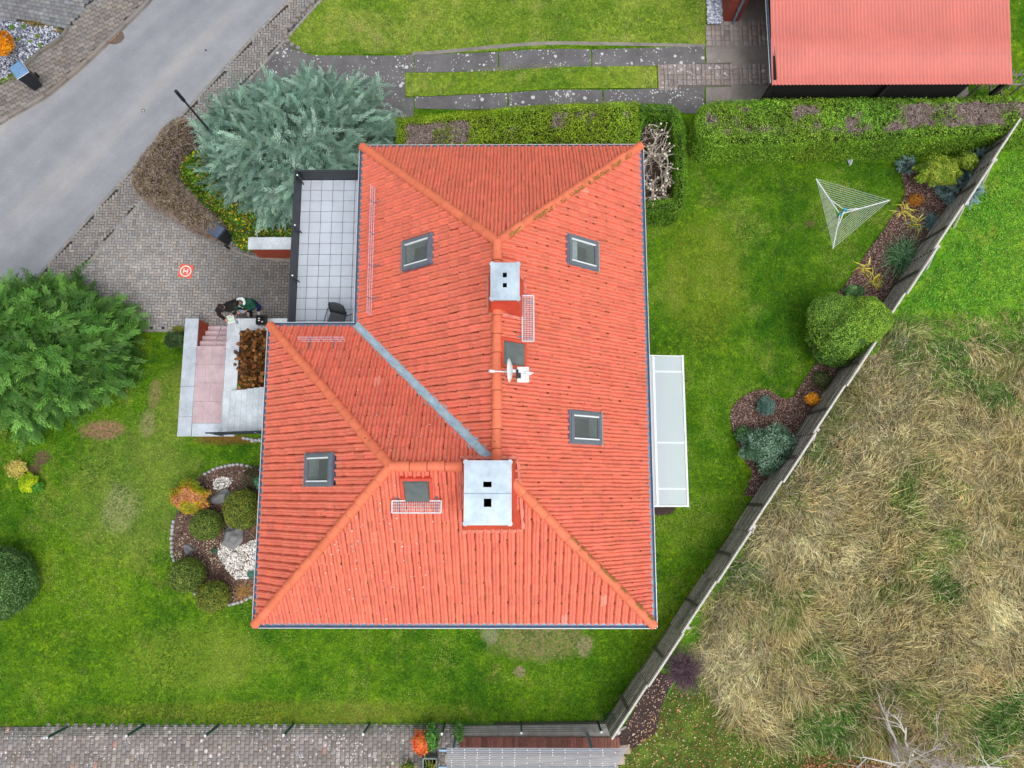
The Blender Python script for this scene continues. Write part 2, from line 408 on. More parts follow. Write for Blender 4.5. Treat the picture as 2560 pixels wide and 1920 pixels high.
M['redwall'] = plain('red_render', lin('a8472f'), 0.85, var=0.15, bump=0.3)
M['pink2'] = mat_spots('riser_shade_granite', lin('b29a9e'), lin('c8b8bc'), 40, 0.2, rough=0.6, bump=0.1)
M['wallpaint'] = plain('cream_render', lin('d8d2c4'), 0.9, var=0.08)
M['steel'] = plain('stainless_steel', lin('d8c8cc'), 0.3, 0.6, 0.05)
M['rail_wood'] = plain('bleached_wood', lin('cfcbc4'), 0.9, var=0.2, scale=12)
M['wood_old'] = plain('weathered_wood', lin('84807a'), 0.9, var=0.35, scale=9, attr=True)
M['wood_red'] = plain('red_brown_boards', lin('805044'), 0.8, var=0.25, scale=8, attr=True)
M['wood_dark'] = plain('shade_black_timber', (.006, .005, .005), 0.9, var=0.4)  # dark boards blackened further: the carport's deep shade put into the colour
M['green_metal'] = plain('green_powder_coat', lin('1d5048'), 0.5, 0.2)
M['sheet'] = plain('red_sheet_metal', lin('d67a6e'), 0.36, 0.0, 0.08, .8)
M['plastic_dk'] = plain('dark_bin_plastic', lin('22262e'), 0.5, 0, 0.1)
M['bin_lid_blue'] = plain('faded_blue_lid', lin('6b92b8'), 0.5, 0, 0.15)
M['bin_lid_grey'] = plain('grey_blue_lid', lin('4c5a70'), 0.4, 0, 0.1)
M['leaf'] = leafmat('leaf')
M['needle'] = leafmat('needle', 0.55, 0.15)
M['straw'] = leafmat('straw', 0.8, 0.0, gain=1.18)
M['softwhite'] = plain('milky_bar', lin('dde6ea'), 0.5, var=0.03)
M['reveal'] = plain('window_lining', lin('b4b9ba'), 0.6, var=0.1)
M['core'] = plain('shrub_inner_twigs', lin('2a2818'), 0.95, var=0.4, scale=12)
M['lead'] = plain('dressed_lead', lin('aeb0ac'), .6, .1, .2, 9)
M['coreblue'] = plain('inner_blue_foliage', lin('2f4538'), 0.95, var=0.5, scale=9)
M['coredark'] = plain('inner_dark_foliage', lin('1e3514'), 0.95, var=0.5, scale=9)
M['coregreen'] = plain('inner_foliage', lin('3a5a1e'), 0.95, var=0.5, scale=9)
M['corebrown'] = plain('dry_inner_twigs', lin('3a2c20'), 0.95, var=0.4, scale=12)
M['bark'] = plain('bark', lin('6b5a4a'), 0.9, var=0.3, scale=10, bump=0.5)
M['birch'] = plain('birch_bark', lin('e2dcd4'), 0.8, var=0.2, scale=12)
M['deadwood'] = plain('dead_grey_wood', lin('c0b4a8'), 0.85, var=0.2, scale=12)
M['cutwood'] = plain('fresh_cut_wood', lin('e6dcc6'), 0.8, var=0.1)
M['rock'] = mat_spots('field_rock', lin('8a8a8c'), lin('c8c8c8'), 22, 0.12, bump=0.8)
M['stone'] = plain('pale_edging_stone', lin('b9b9bd'), 0.8, var=0.15, scale=9, attr=True)
M['pad'] = plain('orange_pad', lin('f0674a'), 0.7, var=0.06)
M['print'] = plain('white_print', lin('f4f0ec'), 0.7, var=0.04)
M['skin'] = plain('skin', lin('c98f7c'), 0.55, var=0.06)
M['hair'] = plain('dark_hair', lin('2c221e'), 0.7, var=0.3, scale=40)
M['hair2'] = plain('black_hair', lin('16120f'), 0.7, var=0.3, scale=40)
M['cloth_black'] = plain('black_cloth', lin('1e1a1a'), 0.9, var=0.2, scale=20)
M['cloth_green'] = plain('dark_green_cloth', lin('12503c'), 0.85, var=0.15, scale=15)
M['fleece'] = plain('white_fleece', lin('e8ecec'), 0.95, var=0.08, scale=30, bump=0.6)
M['denim'] = plain('blue_denim', lin('1f3470'), 0.9, var=0.2, scale=20)
M['shoe'] = plain('pale_shoe', lin('e6dcd8'), 0.6, var=0.06)
M['mint'] = plain('pale_green_page', lin('b9d6c4'), 0.4, var=0.06)
M['teal'] = plain('teal_plastic', lin('2fa3b8'), 0.4, var=0.08)
M['mesh_dk'] = plain('grey_textilene', lin('4c5258'), 0.7, var=0.1)
M['brick'] = None
def mat_brick():
    m, nt, b = _mat('red_brick'); t = nt.nodes.new('ShaderNodeTexCoord')
    mp = nt.nodes.new('ShaderNodeMapping'); nt.links.new(t.outputs['Object'], mp.inputs[0])
    sx = nt.nodes.new('ShaderNodeSeparateXYZ'); nt.links.new(mp.outputs[0], sx.inputs[0])
    ad = nt.nodes.new('ShaderNodeMath'); nt.links.new(sx.outputs[0], ad.inputs[0]); nt.links.new(sx.outputs[1], ad.inputs[1])
    cb = nt.nodes.new('ShaderNodeCombineXYZ'); nt.links.new(ad.outputs[0], cb.inputs[0]); nt.links.new(sx.outputs[2], cb.inputs[1])
    br = nt.nodes.new('ShaderNodeTexBrick'); nt.links.new(cb.outputs[0], br.inputs['Vector'])
    br.inputs['Scale'].default_value = 1.0; br.inputs['Brick Width'].default_value = 0.25; br.inputs['Row Height'].default_value = 0.083
    br.inputs['Mortar Size'].default_value = 0.008
    br.inputs['Color1'].default_value = (*lin('9c4434'), 1); br.inputs['Color2'].default_value = (*lin('8a3528'), 1)
    br.inputs['Mortar'].default_value = (*lin('6c4038'), 1)
    nt.links.new(br.outputs[0], b.inputs['Base Color']); b.inputs['Roughness'].default_value = 0.9
    return m
M['brick'] = mat_brick()

# ------------------------------------------------------------------ ground patches
def inpoly(P, poly):
    x, y = P[:, 0], P[:, 1]; r = np.zeros(len(P), bool); n = len(poly)
    for i in range(n):
        x0, y0 = poly[i]; x1, y1 = poly[(i + 1) % n]
        if y0 == y1: continue
        c = ((y0 > y) != (y1 > y)) & (x < (x1 - x0) * (y - y0) / (y1 - y0) + x0)
        r ^= c
    return r
def polydist(P, poly):
    d = np.full(len(P), 1e9); n = len(poly)
    for i in range(n):
        a = np.array(poly[i]); b = np.array(poly[(i + 1) % n]); ab = b - a
        t = np.clip(((P - a) @ ab) / max(ab @ ab, 1e-12), 0, 1)
        d = np.minimum(d, np.hypot(*(P - a - t[:, None] * ab).T))
    return d
def samp(poly, n, seed):
    rg = rngf(seed); a = np.array(poly); lo, hi = a.min(0), a.max(0); out = []; c = 0
    while c < n:
        P = lo + rg.random((n * 2 + 16, 2)) * (hi - lo); P = P[inpoly(P, poly)]
        if len(P) == 0: continue
        out.append(P); c += len(P)
    return np.concatenate(out)[:n]
def area(poly):
    n = len(poly); return abs(sum(poly[i][0] * poly[(i + 1) % n][1] - poly[(i + 1) % n][0] * poly[i][1] for i in range(n))) / 2
def drape(name, poly, off, mat, step=0.5, parent=None, skirt=0.0):
    bm = bmesh.new()
    vs = [bm.verts.new((p[0], p[1], 0)) for p in poly]
    for tr in tessellate_polygon([[Vector((p[0], p[1], 0)) for p in poly]]):
        try: bm.faces.new([vs[i] for i in tr])
        except ValueError: pass
    a = np.array(poly); lo, hi = a.min(0), a.max(0)
    zs = g(a[:, 0], a[:, 1])
    if zs.max() - zs.min() > 1e-4:
        for ax in (0, 1):
            q = math.floor(lo[ax] / step) * step + step
            while q < hi[ax]:
                co = [0, 0, 0]; co[ax] = q; no = [0, 0, 0]; no[ax] = 1
                bmesh.ops.bisect_plane(bm, geom=bm.verts[:] + bm.edges[:] + bm.faces[:], plane_co=co, plane_no=no)
                q += step
    for v in bm.verts: v.co.z = float(g(v.co.x, v.co.y)) + off
    bmesh.ops.recalc_face_normals(bm, faces=bm.faces[:])
    for f in bm.faces:
        if f.normal.z < 0: f.normal_flip()
    me = bpy.data.meshes.new(name); bm.to_mesh(me); bm.free(); me.materials.append(mat)
    o = bpy.data.objects.new(name, me); _link(o, parent)
    return o
def struct(o): o['kind'] = 'structure'; return o
def blocks(name, polys, cols, mat, h=0.03, off=0.02, parent=None, ch=0.006, jit=0.003, seed=1):
    """polys (N,K,2): chamfered paving blocks standing on the terrain"""
    P = np.asarray(polys); N, K, _ = P.shape; rg = rngf(seed)
    cen = P.mean(1, keepdims=True); dz = rg.normal(0, jit, (N, 1))
    d = np.linalg.norm(P - cen, axis=2, keepdims=True)
    top = cen + (P - cen) * (1 - ch / np.maximum(d, 1e-6) * 1.4)
    zt = g(P[..., 0], P[..., 1]) + off + dz
    V = np.concatenate([np.dstack([top, zt[..., None]]), np.dstack([P, (zt - 0.006)[..., None]]), np.dstack([P, (zt - h)[..., None]])], axis=1).reshape(-1, 3)
    b = (np.arange(N) * 3 * K)[:, None]
    i = np.arange(K); j = (i + 1) % K
    quads = []
    for r in (0, 1):
        q = np.stack([i + r * K, i + (r + 1) * K, j + (r + 1) * K, j + r * K], 1)
        quads.append((b[:, None, :] + q[None]).reshape(-1, 4))
    # tops: fan of quads for K = 4, else centre fan (tris doubled as quads)
    Q = np.concatenate(quads)
    me = bpy.data.meshes.new(name)
    tops = b + i[None]
    m4 = len(Q); mt = N
    me.vertices.add(len(V)); me.vertices.foreach_set('co', V.astype(np.float32).ravel())
    loops = np.concatenate([Q.ravel(), tops.ravel()]).astype(np.int32)
    me.loops.add(len(loops)); me.loops.foreach_set('vertex_index', loops)
    me.polygons.add(m4 + mt)
    st = np.concatenate([np.arange(m4) * 4, m4 * 4 + np.arange(mt) * K]).astype(np.int32)
    tt = np.concatenate([np.full(m4, 4), np.full(mt, K)]).astype(np.int32)
    me.polygons.foreach_set('loop_start', st); me.polygons.foreach_set('loop_total', tt)
    me.update(calc_edges=True); me.validate()
    at = me.color_attributes.new('Col', 'FLOAT_COLOR', 'POINT')
    c = np.ones((len(V), 4), np.float32); c[:, :3] = np.repeat(cols, 3 * K, axis=0); at.data.foreach_set('color', c.ravel())
    me.materials.append(mat); bm = bmesh.new(); bm.from_mesh(me); bmesh.ops.recalc_face_normals(bm, faces=bm.faces[:]); bm.to_mesh(me); bm.free()
    o = bpy.data.objects.new(name, me); _link(o, parent)
    return o
def tone(n, base, var, seed, warm=0.03):
    rg = rngf(seed); k = 1 + rg.normal(0, var, (n, 1)); w = rg.normal(0, warm, (n, 1))
    return np.clip(np.array(base)[None] * k * np.concatenate([1 + w, np.ones((n, 1)), 1 - w], 1), 0.01, 1)
def herring(poly, a, b, ang, gap, seed, base, var=0.13):
    """herringbone blocks a x b inside poly; ang in radians"""
    c, s = math.cos(ang), math.sin(ang); A = np.array(poly); cen = A.mean(0)
    R = np.abs(A - cen).max() * 1.5; n = int(R / b) + 2
    out = []
    for i in range(-n, n):
        for j in range(-n, n):
            # unit of one horizontal and one vertical block, period (b,b) and (2a,0)
            x = j * 2 * a + i * b; y = i * b
            x -= round((x) / (2 * a)) * 0
            for kind in (0, 1):
                if kind == 0: x0, y0, w, h = x, y, a, b
                else: x0, y0, w, h = x + a, y - 0, b, a
                if kind == 1: y0 = y - b
                if abs(x0) > R or abs(y0) > R: continue
                out.append([(x0 + gap / 2, y0 + gap / 2), (x0 + w - gap / 2, y0 + gap / 2), (x0 + w - gap / 2, y0 + h - gap / 2), (x0 + gap / 2, y0 + h - gap / 2)])
    P = np.array(out); P = P @ np.array([[c, s], [-s, c]]) + cen
    keep = inpoly(P.mean(1), poly); P = P[keep]
    return P, tone(len(P), base, var, seed)
def bond(poly, a, b, ang, gap, seed, base, var=0.13, shift=0.5, bone=0.0, wave=0.0):
    c, s = math.cos(ang), math.sin(ang); A = np.array(poly); cen = A.mean(0)
    R = np.abs(A - cen).max() * 1.5; out = []
    for i in range(int(-R / b) - 1, int(R / b) + 1):
        for j in range(int(-R / a) - 1, int(R / a) + 1):
            x0 = j * a + (i % 2) * shift * a + gap / 2; y0 = i * b + gap / 2; x1 = x0 + a - gap; y1 = y0 + b - gap
            if bone:
                q = bone; xm = (x0 + x1) / 2; 
                out.append([(x0, y0), (x0 + q * 1.2, y0 + q), (x1 - q * 1.2, y0 + q), (x1, y0), (x1, y1), (x1 - q * 1.2, y1 - q), (x0 + q * 1.2, y1 - q), (x0, y1)] if i % 2 == 0 else
                           [(x0, y0 - 0.0), (x0 + q * 1.2, y0 - q), (x1 - q * 1.2, y0 - q), (x1, y0), (x1, y1), (x1 - q * 1.2, y1 + q), (x0 + q * 1.2, y1 + q), (x0, y1)])
            elif wave:
                q = wave; xm = (x0 + x1) / 2; ym = (y0 + y1) / 2
                out.append([(x0, y0), (xm - q, y0 + q * .5), (xm + q, y0 - q * .5), (x1, y0), (x1 + q * .5, ym), (x1, y1), (xm + q, y1 - q * .5), (xm - q, y1 + q * .5), (x0, y1), (x0 + q * .5, ym)])
            else: out.append([(x0, y0), (x1, y0), (x1, y1), (x0, y1)])
    P = np.array(out); P = P @ np.array([[c, s], [-s, c]]) + cen
    keep = inpoly(P.mean(1), poly); P = P[keep]
    return P, tone(len(P), base, var, seed)

# ------------------------------------------------------------------ foliage generators
def unit(a): return a / np.maximum(np.linalg.norm(a, axis=-1, keepdims=True), 1e-9)
def leaf_cards(P, N, L, Wd, col, seed, flat=0.5):
    """diamond leaves at P facing roughly N"""
    rg = rngf(seed); n = len(P)
    nn = unit(N + rg.normal(0, flat, (n, 3))); t = unit(np.cross(nn, rg.normal(0, 1, (n, 3)))); b = np.cross(nn, t)
    Ls = (L * (0.6 + 0.8 * rg.random(n)))[:, None]; Ws = (Wd * (0.6 + 0.8 * rg.random(n)))[:, None]
    V = np.stack([P - t * Ls / 2, P + b * Ws / 2 + nn * Ws * .15, P + t * Ls / 2, P - b * Ws / 2 + nn * Ws * .15], 1).reshape(-1, 3)
    Fc = np.arange(4 * n).reshape(n, 4)
    return V, Fc, np.repeat(col, 4, axis=0)
def mixcol(pal, n, seed, var=0.12, w=None):
    rg = rngf(seed); pal = np.array(pal); i = rg.choice(len(pal), n, p=w)
    return np.clip(pal[i] * (1 + rg.normal(0, var, (n, 1))), 0.003, 1)
def twigs(P, D, L, wd, col, seed, seg=2):
    """thin curved ribbons starting at P along D"""
    rg = rngf(seed); n = len(P); D = unit(D); Ls = (L * (0.5 + rg.random(n)))[:, None]
    side = unit(np.cross(D, np.array([0, 0, 1.0]) + rg.normal(0, .3, (n, 3)))); cur = rg.normal(0, 0.22, (n, 1)) * side
    pts = []
    for k in range(seg + 1):
        t = k / seg
        p = P + D * Ls * t + cur * Ls * t * t + np.array([0, 0, -0.15]) * Ls * t * t
        w = wd * (1 - 0.7 * t)
        pts += [p - side * w / 2, p + side * w / 2]
    V = np.stack(pts, 1).reshape(-1, 3); b = (np.arange(n) * (2 * seg + 2))[:, None]
    Fc = np.concatenate([b + np.array([[2 * k, 2 * k + 1, 2 * k + 3, 2 * k + 2]]) for k in range(seg)])
    return V, Fc, np.repeat(col, 2 * seg + 2, axis=0)
def join(parts):
    V = []; Fc = []; C = []; b = 0
    for v, f, c in parts:
        V.append(v); Fc.append(f + b); C.append(c); b += len(v)
    return np.concatenate(V), np.concatenate(Fc), np.concatenate(C)
def frond_template(nb, ang, blen, bw, lay=0.0):
    vs = []; fs = []
    def tri(p, d, L, w, z=0.0):
        n = np.array([-d[1], d[0]]); b = len(vs); p = np.array(p)
        a = p - n * w / 2; c = p + n * w / 2; e = p + d * L
        m1 = p + d * L * .5 - n * w * .5; m2 = p + d * L * .5 + n * w * .5
        vs.extend([(*a, z), (*m1, z + .02), (*e, z), (*m2, z + .02)]); fs.append((b, b + 1, b + 2, b + 3))
    tri((0, 0), np.array([1.0, 0]), 1.0, bw * 1.1)
    for i in range(nb):
        t = 0.12 + 0.82 * i / nb; sgn = 1 if i % 2 else -1
        a = sgn * ang * (1 - .3 * t); L = blen * (1 - t) ** .6 * (0.75 + .25 * math.sin(i * 2.1))
        d = np.array([math.cos(a), math.sin(a)]); tri((t, 0), d, L + .08, bw, 0.03 * math.sin(i * 1.7))
        if lay:
            for q in (0.35, 0.7):
                a2 = a + sgn * -.6 * (1 if q < .5 else -1); d2 = np.array([math.cos(a2), math.sin(a2)])
                tri(np.array([t, 0]) + d * L * q, d2, L * lay, bw * .8, 0.04)
    return np.array(vs), np.array(fs)
def fronds(T, P, D, U, S, col, tip, droop=0.15, seed=0):
    tv, tf = T; n = len(P); D = unit(D); Sd = unit(np.cross(U, D)); Up = np.cross(D, Sd)
    X = tv[:, 0]; z = tv[:, 2] - droop * X ** 2
    V = P[:, None] + S[:, None, None] * (D[:, None] * X[None, :, None] + Sd[:, None] * tv[None, :, 1, None] + Up[:, None] * z[None, :, None])
    k = np.clip(np.hypot(X, tv[:, 1] * 1.3), 0, 1)[None, :, None]
    C = col[:, None] * (1 - k) + tip[:, None] * k
    Fc = (np.arange(n) * len(tv))[:, None, None] + tf[None]
    return V.reshape(-1, 3), Fc.reshape(-1, 4), np.clip(C.reshape(-1, 3), 0.003, 1)
M['earth'] = mat_lawn('bare_patch', (lin('67702a'), lin('8f8a5e'), lin('9c8a6a'), lin('a08c74')), seed=12.0)
M['wetsilt'] = plain('damp_silt', lin('6a5c52'), .7, var=.3, scale=8)
M['zinc_dk'] = plain('dull_grey_metal', lin('7d878e'), .5, .3)
M['leafplain'] = plain('moss_and_lichen', (.9, .9, .9), .95, var=.3, scale=20, attr=True)
# ================================================================== THE SETTING
def ring_grid():
    # one ground sheet: fine near the plot, reaching the horizon
    xs = np.concatenate([[-1500, -400, -120, -60], np.arange(-40, 40.1, 0.5), [60, 120, 400, 1500]])
    ys = np.concatenate([[-1500, -400, -120, -60], np.arange(-30, 40.1, 0.5), [60, 120, 400, 1500]])
    X, Y = np.meshgrid(xs, ys); V = np.stack([X.ravel(), Y.ravel(), g(X, Y).ravel()], 1)
    nx, ny = len(xs), len(ys); i, j = np.meshgrid(np.arange(nx - 1), np.arange(ny - 1)); a = (j * nx + i).ravel()
    return V, np.stack([a, a + 1, a + nx + 1, a + nx], 1)
V, Fc = ring_grid()
struct(np_obj('lawn', V, Fc, M['lawn'], smooth=True))

# road and its edges
kerb_px = [(470, -98), (372, 0), (311, 61), (266, 103), (218, 150), (168, 194), (114, 237), (60, 268), (23, 289), (0, 304), (-80, 350), (-260, 440), (-500, 540)]
redge_px = [(900, -187), (730, 0), (640, 93), (463, 286), (286, 480), (113, 677), (-120, 930), (-300, 1130)]
road_poly = GP(kerb_px) + GP(redge_px[::-1])
struct(drape('road', road_poly, 0.006, M['asphalt']))
# left pavement (wavy blocks) between kerb and front gardens
lp_px = [(470, -98), (372, 0), (311, 61), (266, 103), (218, 150), (168, 194), (114, 237), (60, 268), (23, 289), (0, 304), (-80, 350), (-80, 250), (0, 212), (40, 200), (62, 172), (105, 131), (160, 97), (172, 78), (235, 0), (300, -80)]
lp = GP(lp_px)
struct(drape('pavement_bed', lp, 0.05, M['joint']))
P, c = bond(lp, 0.24, 0.155, math.radians(33), 0.014, 3, lin('8d8680'), 0.12, wave=0.02)
struct(blocks('pavement_left', P, c, M['paver'], off=0.10, seed=4))
# grey block forecourt in the far corner
fc = GP([(300, -80), (235, 0), (172, 78), (150, 76), (60, 58), (-60, 40), (-60, -80)])
struct(drape('forecourt_bed', fc, 0.045, M['joint']))
P, c = bond(fc, 0.2, 0.16, math.radians(-12), 0.012, 5, lin('858688'), 0.14)
struct(blocks('forecourt', P, c, M['paver'], off=0.09, seed=6))
# gravel bed
gb = GP([(-60, 40), (60, 60), (140, 72), (160, 84), (157, 98), (104, 131), (60, 173), (36, 200), (-60, 240)])
struct(drape('gravel_bed', gb, 0.03, M['soil']))
P = samp(gb, 7000, 7); n = len(P); rg = rngf(8)
Z = g(P[:, 0], P[:, 1]) + 0.05 + rg.random(n) * 0.05
pc = np.column_stack([P, Z]); c = mixcol([lin('a8acb8'), lin('7e8392'), lin('ccd0da'), lin('555966')], n, 9)
V, Fc, C = leaf_cards(pc, np.tile([0, 0, 1.0], (n, 1)), 0.085, 0.055, c, 10, 0.7)
o = np_obj('slate_gravel', V, Fc, leafmat('stone_chip', 0.6, 0.0), col=C); tag(o, 'pale grey slate chippings filling the front garden bed', 'gravel', kind='stuff')

# right pavement: herringbone at 45 degrees, edged by stretcher courses
rp_px = [(900, -187), (730, 0), (640, 93), (463, 286), (286, 480), (113, 677), (-120, 930), (-70, 985), (179, 703), (350, 506), (475, 360), (640, 179), (799, 0), (975, -187)]
rp = GP(rp_px)
struct(drape('pavement_bed', rp, 0.035, M['joint']))
e0, e1 = np.array(GP([(640, 93)])[0]), np.array(GP([(113, 677)])[0])
ang = math.atan2(*(e1 - e0)[::-1])
inner = [tuple(p) for p in rp]
P, c = herring(rp, 0.2, 0.1, 0.02, 0.016, 11, lin('98938f'), 0.11)
d0 = polydist(P.mean(1), rp); P, c = P[d0 > 0.03], c[d0 > 0.03]
struct(blocks('pavement_right', P, c, M['paver'], off=0.055, seed=12))
def course(name, pts, L, w, off, base, seed, gap=0.012, side=1, h=0.06, mat='paver', parent=None):
    """a row of oblong stones laid end to end along a line"""
    pts = [np.array(p) for p in pts]; out = []
    for a, b in zip(pts[:-1], pts[1:]):
        t = (b - a); D = np.linalg.norm(t); t /= D; nn = np.array([-t[1], t[0]]) * side; k = max(1, round(D / L)); l = D / k
        for i in range(k):
            s0 = a + t * (i * l + gap / 2); s1 = a + t * ((i + 1) * l - gap / 2)
            out.append([s0, s1, s1 + nn * w, s0 + nn * w])
    P = np.array(out); return blocks(name, P, tone(len(P), base, 0.08, seed), M[mat], off=off, h=h, seed=seed, parent=parent)
struct(course('pavement_edging', GP(redge_px), 0.2, 0.1, 0.06, lin('9b9792'), 13, side=-1))
struct(course('pavement_edging', GP([(975, -187), (799, 0), (640, 179), (475, 360), (350, 506), (179, 703), (-70, 985)]), 0.2, 0.1, 0.06, lin('9b9792'), 14, side=1))
struct(course('kerb', GP(kerb_px), 1.0, 0.13, 0.115, lin('8f8780'), 15, side=1, h=0.16, mat='kerb' if False else 'paver'))
struct(course('gutter_strip', GP(kerb_px), 0.5, 0.14, 0.014, lin('6f6a66'), 16, side=-1, h=0.02) if False else
       drape('gutter_grime', GP([(372, 4), (311, 65), (266, 107), (218, 154), (168, 198), (114, 241), (23, 293), (0, 308), (0, 315), (26, 299), (118, 248), (172, 205), (222, 161), (271, 114), (316, 70), (378, 9)]), 0.011, M['tar2']))
struct(course('bed_kerb', GP([(172, 76), (158, 99), (105, 133), (60, 174), (36, 202)]), 0.9, 0.09, 0.2, lin('7e786e'), 17, side=1, h=0.25))
# driveway: herringbone square to the house
dw = GP([(350, 506), (400, 440), (640, 560), (760, 600), (765, 830), (60, 826), (60, 840), (179, 703)])
dw = GP([(350, 506), (400, 440), (640, 560), (760, 600), (765, 824), (70, 824)])
struct(drape('driveway_bed', dw, 0.03, M['joint']))
P, c = herring(dw, 0.2, 0.1, 0.0, 0.014, 18, lin('a6a29e'), 0.1)
d0 = polydist(P.mean(1), rp); k = ~inpoly(P.mean(1), rp) | (d0 < .1)
P, c = P[k], c[k]
cq = P.mean(1); dk = np.clip(1.0 - 0.42 * sm((cq[:, 0] + 12.0) / 4.5) + 0.3 * np.array([mnoise.noise(Vector((q[0] * .35, q[1] * .6, 3))) for q in cq]), 0.5, 1.2)  # darker towards the house: its shade and damp put into block colour
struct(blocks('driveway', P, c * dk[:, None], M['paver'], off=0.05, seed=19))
struct(course('driveway_edging', GP([(60, 824), (462, 824)]), 0.5, 0.09, 0.075, lin('9a948e'), 20, side=-1, h=0.1))
struct(course('driveway_edging', GP([(735, 655), (640, 648), (590, 633), (556, 600), (530, 580)]), 0.3, 0.08, 0.07, lin('8d8880'), 20, side=-1, h=0.1))
# street-side asphalt apron and wheel tracks
apron = GP([(712, 97), (735, 125), (785, 139), (1034, 137), (1034, 182), (1012, 182), (1014, 244), (1034, 244), (1034, 300), (560, 330), (640, 179)])
struct(drape('apron', apron, 0.015, M['tar']))
gapw = 4
def slab(name, px, mat, off=0.03): return struct(drape(name, GP(px), off, M[mat]))
slab('wheel_track', [(1037, 137), (1244, 131), (1244, 178), (1037, 182)], 'tar')
slab('wheel_track', [(1248, 131), (1477, 125), (1477, 171), (1248, 178)], 'tar')
slab('wheel_track', [(1481, 125), (1760, 117), (1762, 160), (1481, 170)], 'tar')
slab('wheel_track', [(1037, 243), (1268, 233), (1268, 275), (1037, 272)], 'tar')
slab('wheel_track', [(1272, 233), (1504, 226), (1508, 280), (1272, 280)], 'tar')
slab('wheel_track', [(1508, 226), (1760, 219), (1760, 285), (1510, 280)], 'tar')
slab('concrete_pad', [(1764, 118), (1975, 108), (1975, 152), (1766, 160)], 'tar2')
slab('concrete_pad', [(1764, 220), (1975, 212), (1975, 310), (1764, 300)], 'tar2')
slab('track_joint', [(1030, 131), (1762, 111), (1762, 119), (1030, 140)], 'tar2', 0.022)
pv = GP([(1646, 163), (1975, 153), (1975, 211), (1648, 222)])
struct(drape('bone_paver_bed', pv, 0.012, M['joint2']))
P, c = bond(pv, 0.2, 0.165, math.radians(90), 0.014, 21, lin('a89c96'), 0.08, shift=0.0, bone=0.022)
struct(blocks('bone_pavers', P, c, M['lichpaver'], off=0.035, seed=22))
struct(course('paver_edging', GP([(1644, 163), (1646, 222)]), 0.25, 0.06, 0.04, lin('b0a08c'), 22))
pv = GP([(1768, 62), (1806, 56), (1975, 40), (1975, 108), (1766, 118)])
struct(drape('bone_paver_bed', pv, 0.012, M['joint2']))
P, c = bond(pv, 0.2, 0.165, math.radians(90), 0.014, 23, lin('a0968f'), 0.1, shift=0.0, bone=0.022)
struct(blocks('bone_pavers', P, c, M['paver'], off=0.035, seed=24))
gs = GP([(1764, -60), (1804, -60), (1806, 55), (1800, 60), (1768, 63)])
struct(drape('gravel_strip', gs, 0.012, M['soil']))
P = samp(gs, 1800, 25); n = len(P)
V, Fc, C = leaf_cards(np.column_stack([P, g(P[:, 0], P[:, 1]) + 0.04 + 0.03 * rngf(1).random(n)]), np.tile([0, 0, 1.0], (n, 1)), 0.07, 0.06, mixcol([lin('b6c0cc'), lin('8b95a4'), lin('dde2e8')], n, 26), 27, 0.5)
tag(np_obj('drip_gravel', V, Fc, bpy.data.materials['stone_chip'], col=C), 'blue grey gravel strip along the brick garage', 'gravel', kind='stuff')
# upper and right-hand grass with their own tone
struct(drape('verge_lawn', GP([(800, 0), (715, 92), (720, 112), (760, 130), (800, 134), (1033, 133), (1280, 127), (1762, 112), (1764, -120), (910, -120)]), 0.02, M['lawn3']))
struct(drape('track_grass', GP([(1012, 183), (1280, 178), (1640, 166), (1643, 221), (1280, 231), (1016, 242)]), 0.035, M['lawn3']))
# neighbour's brick yard below the mesh fence
yard = GP([(-400, 1818), (1160, 1812), (1160, 2100), (-400, 2100)])
struct(drape('brick_yard_bed', yard, 0.01, M['joint2']))
P, c = bond(yard, 0.2, 0.14, math.radians(90), 0.013, 28, lin('9a928d'), 0.09, wave=0.012)
rg = rngf(29); k = rg.random(len(P)); c[k > 0.93] = lin('b8aea8'); c[k > 0.99] = lin('b89488')
struct(blocks('brick_yard', P, c, M['lichpaver'], off=0.03, seed=30))
# east field beyond the wooden fence
F0 = W(2505, 365, 2.5)[:2]; F1 = W(1530, 1845, 2.5)[:2]
fd = (F1 - F0) / np.linalg.norm(F1 - F0); fn = np.array([-fd[1], fd[0]])
if fn[0] < 0: fn = -fn                                       # fn points out into the field
FL = np.linalg.norm(F1 - F0)
fa = F0 - fd * 30; fb = F1 + fd * 0.2
field = [tuple(fa + fn * .05), tuple(fb + fn * .05), tuple(fb + np.array([-2, -12])), (60, fb[1] - 12), (60, 60), tuple(fa + np.array([0, 20]))]
struct(drape('field', field, 0.02, M['lawn2'], step=4))
mead_px = [(2700, 880), (2450, 860), (2330, 850), (2270, 830), (2190, 850), (2130, 960), (2000, 1170), (1900, 1330), (1790, 1520), (1740, 1620), (1800, 1680), (1830, 1790), (1910, 1850), (2080, 1830), (2300, 1860), (2560, 1900), (2750, 1930)]
mead = GP([(2700, 960), (2450, 940), (2330, 930), (2270, 910), (2210, 930), (2150, 1020), (2030, 1200), (1930, 1370), (1840, 1530), (1790, 1620), (1830, 1680), (1860, 1760), (1930, 1800), (2080, 1790), (2300, 1820), (2560, 1860), (2750, 1890)]); struct(drape('meadow_floor', mead, 0.03, M['meadow'], step=4))
lit = GP([(1730, 1660), (1800, 1680), (1830, 1790), (1910, 1840), (2080, 1830), (2300, 1860), (2560, 1900), (2750, 1930), (2750, 2200), (1400, 2200), (1575, 1860)])
struct(drape('littered_grass', lit, 0.024, M['litter'], step=4))
dirtp = GP([(1640, 1680), (1690, 1690), (1655, 1760), (1640, 1830), (1570, 1880), (1530, 1870), (1545, 1840)])
struct(drape('bare_soil', dirtp, 0.034, M['soil'], step=4))
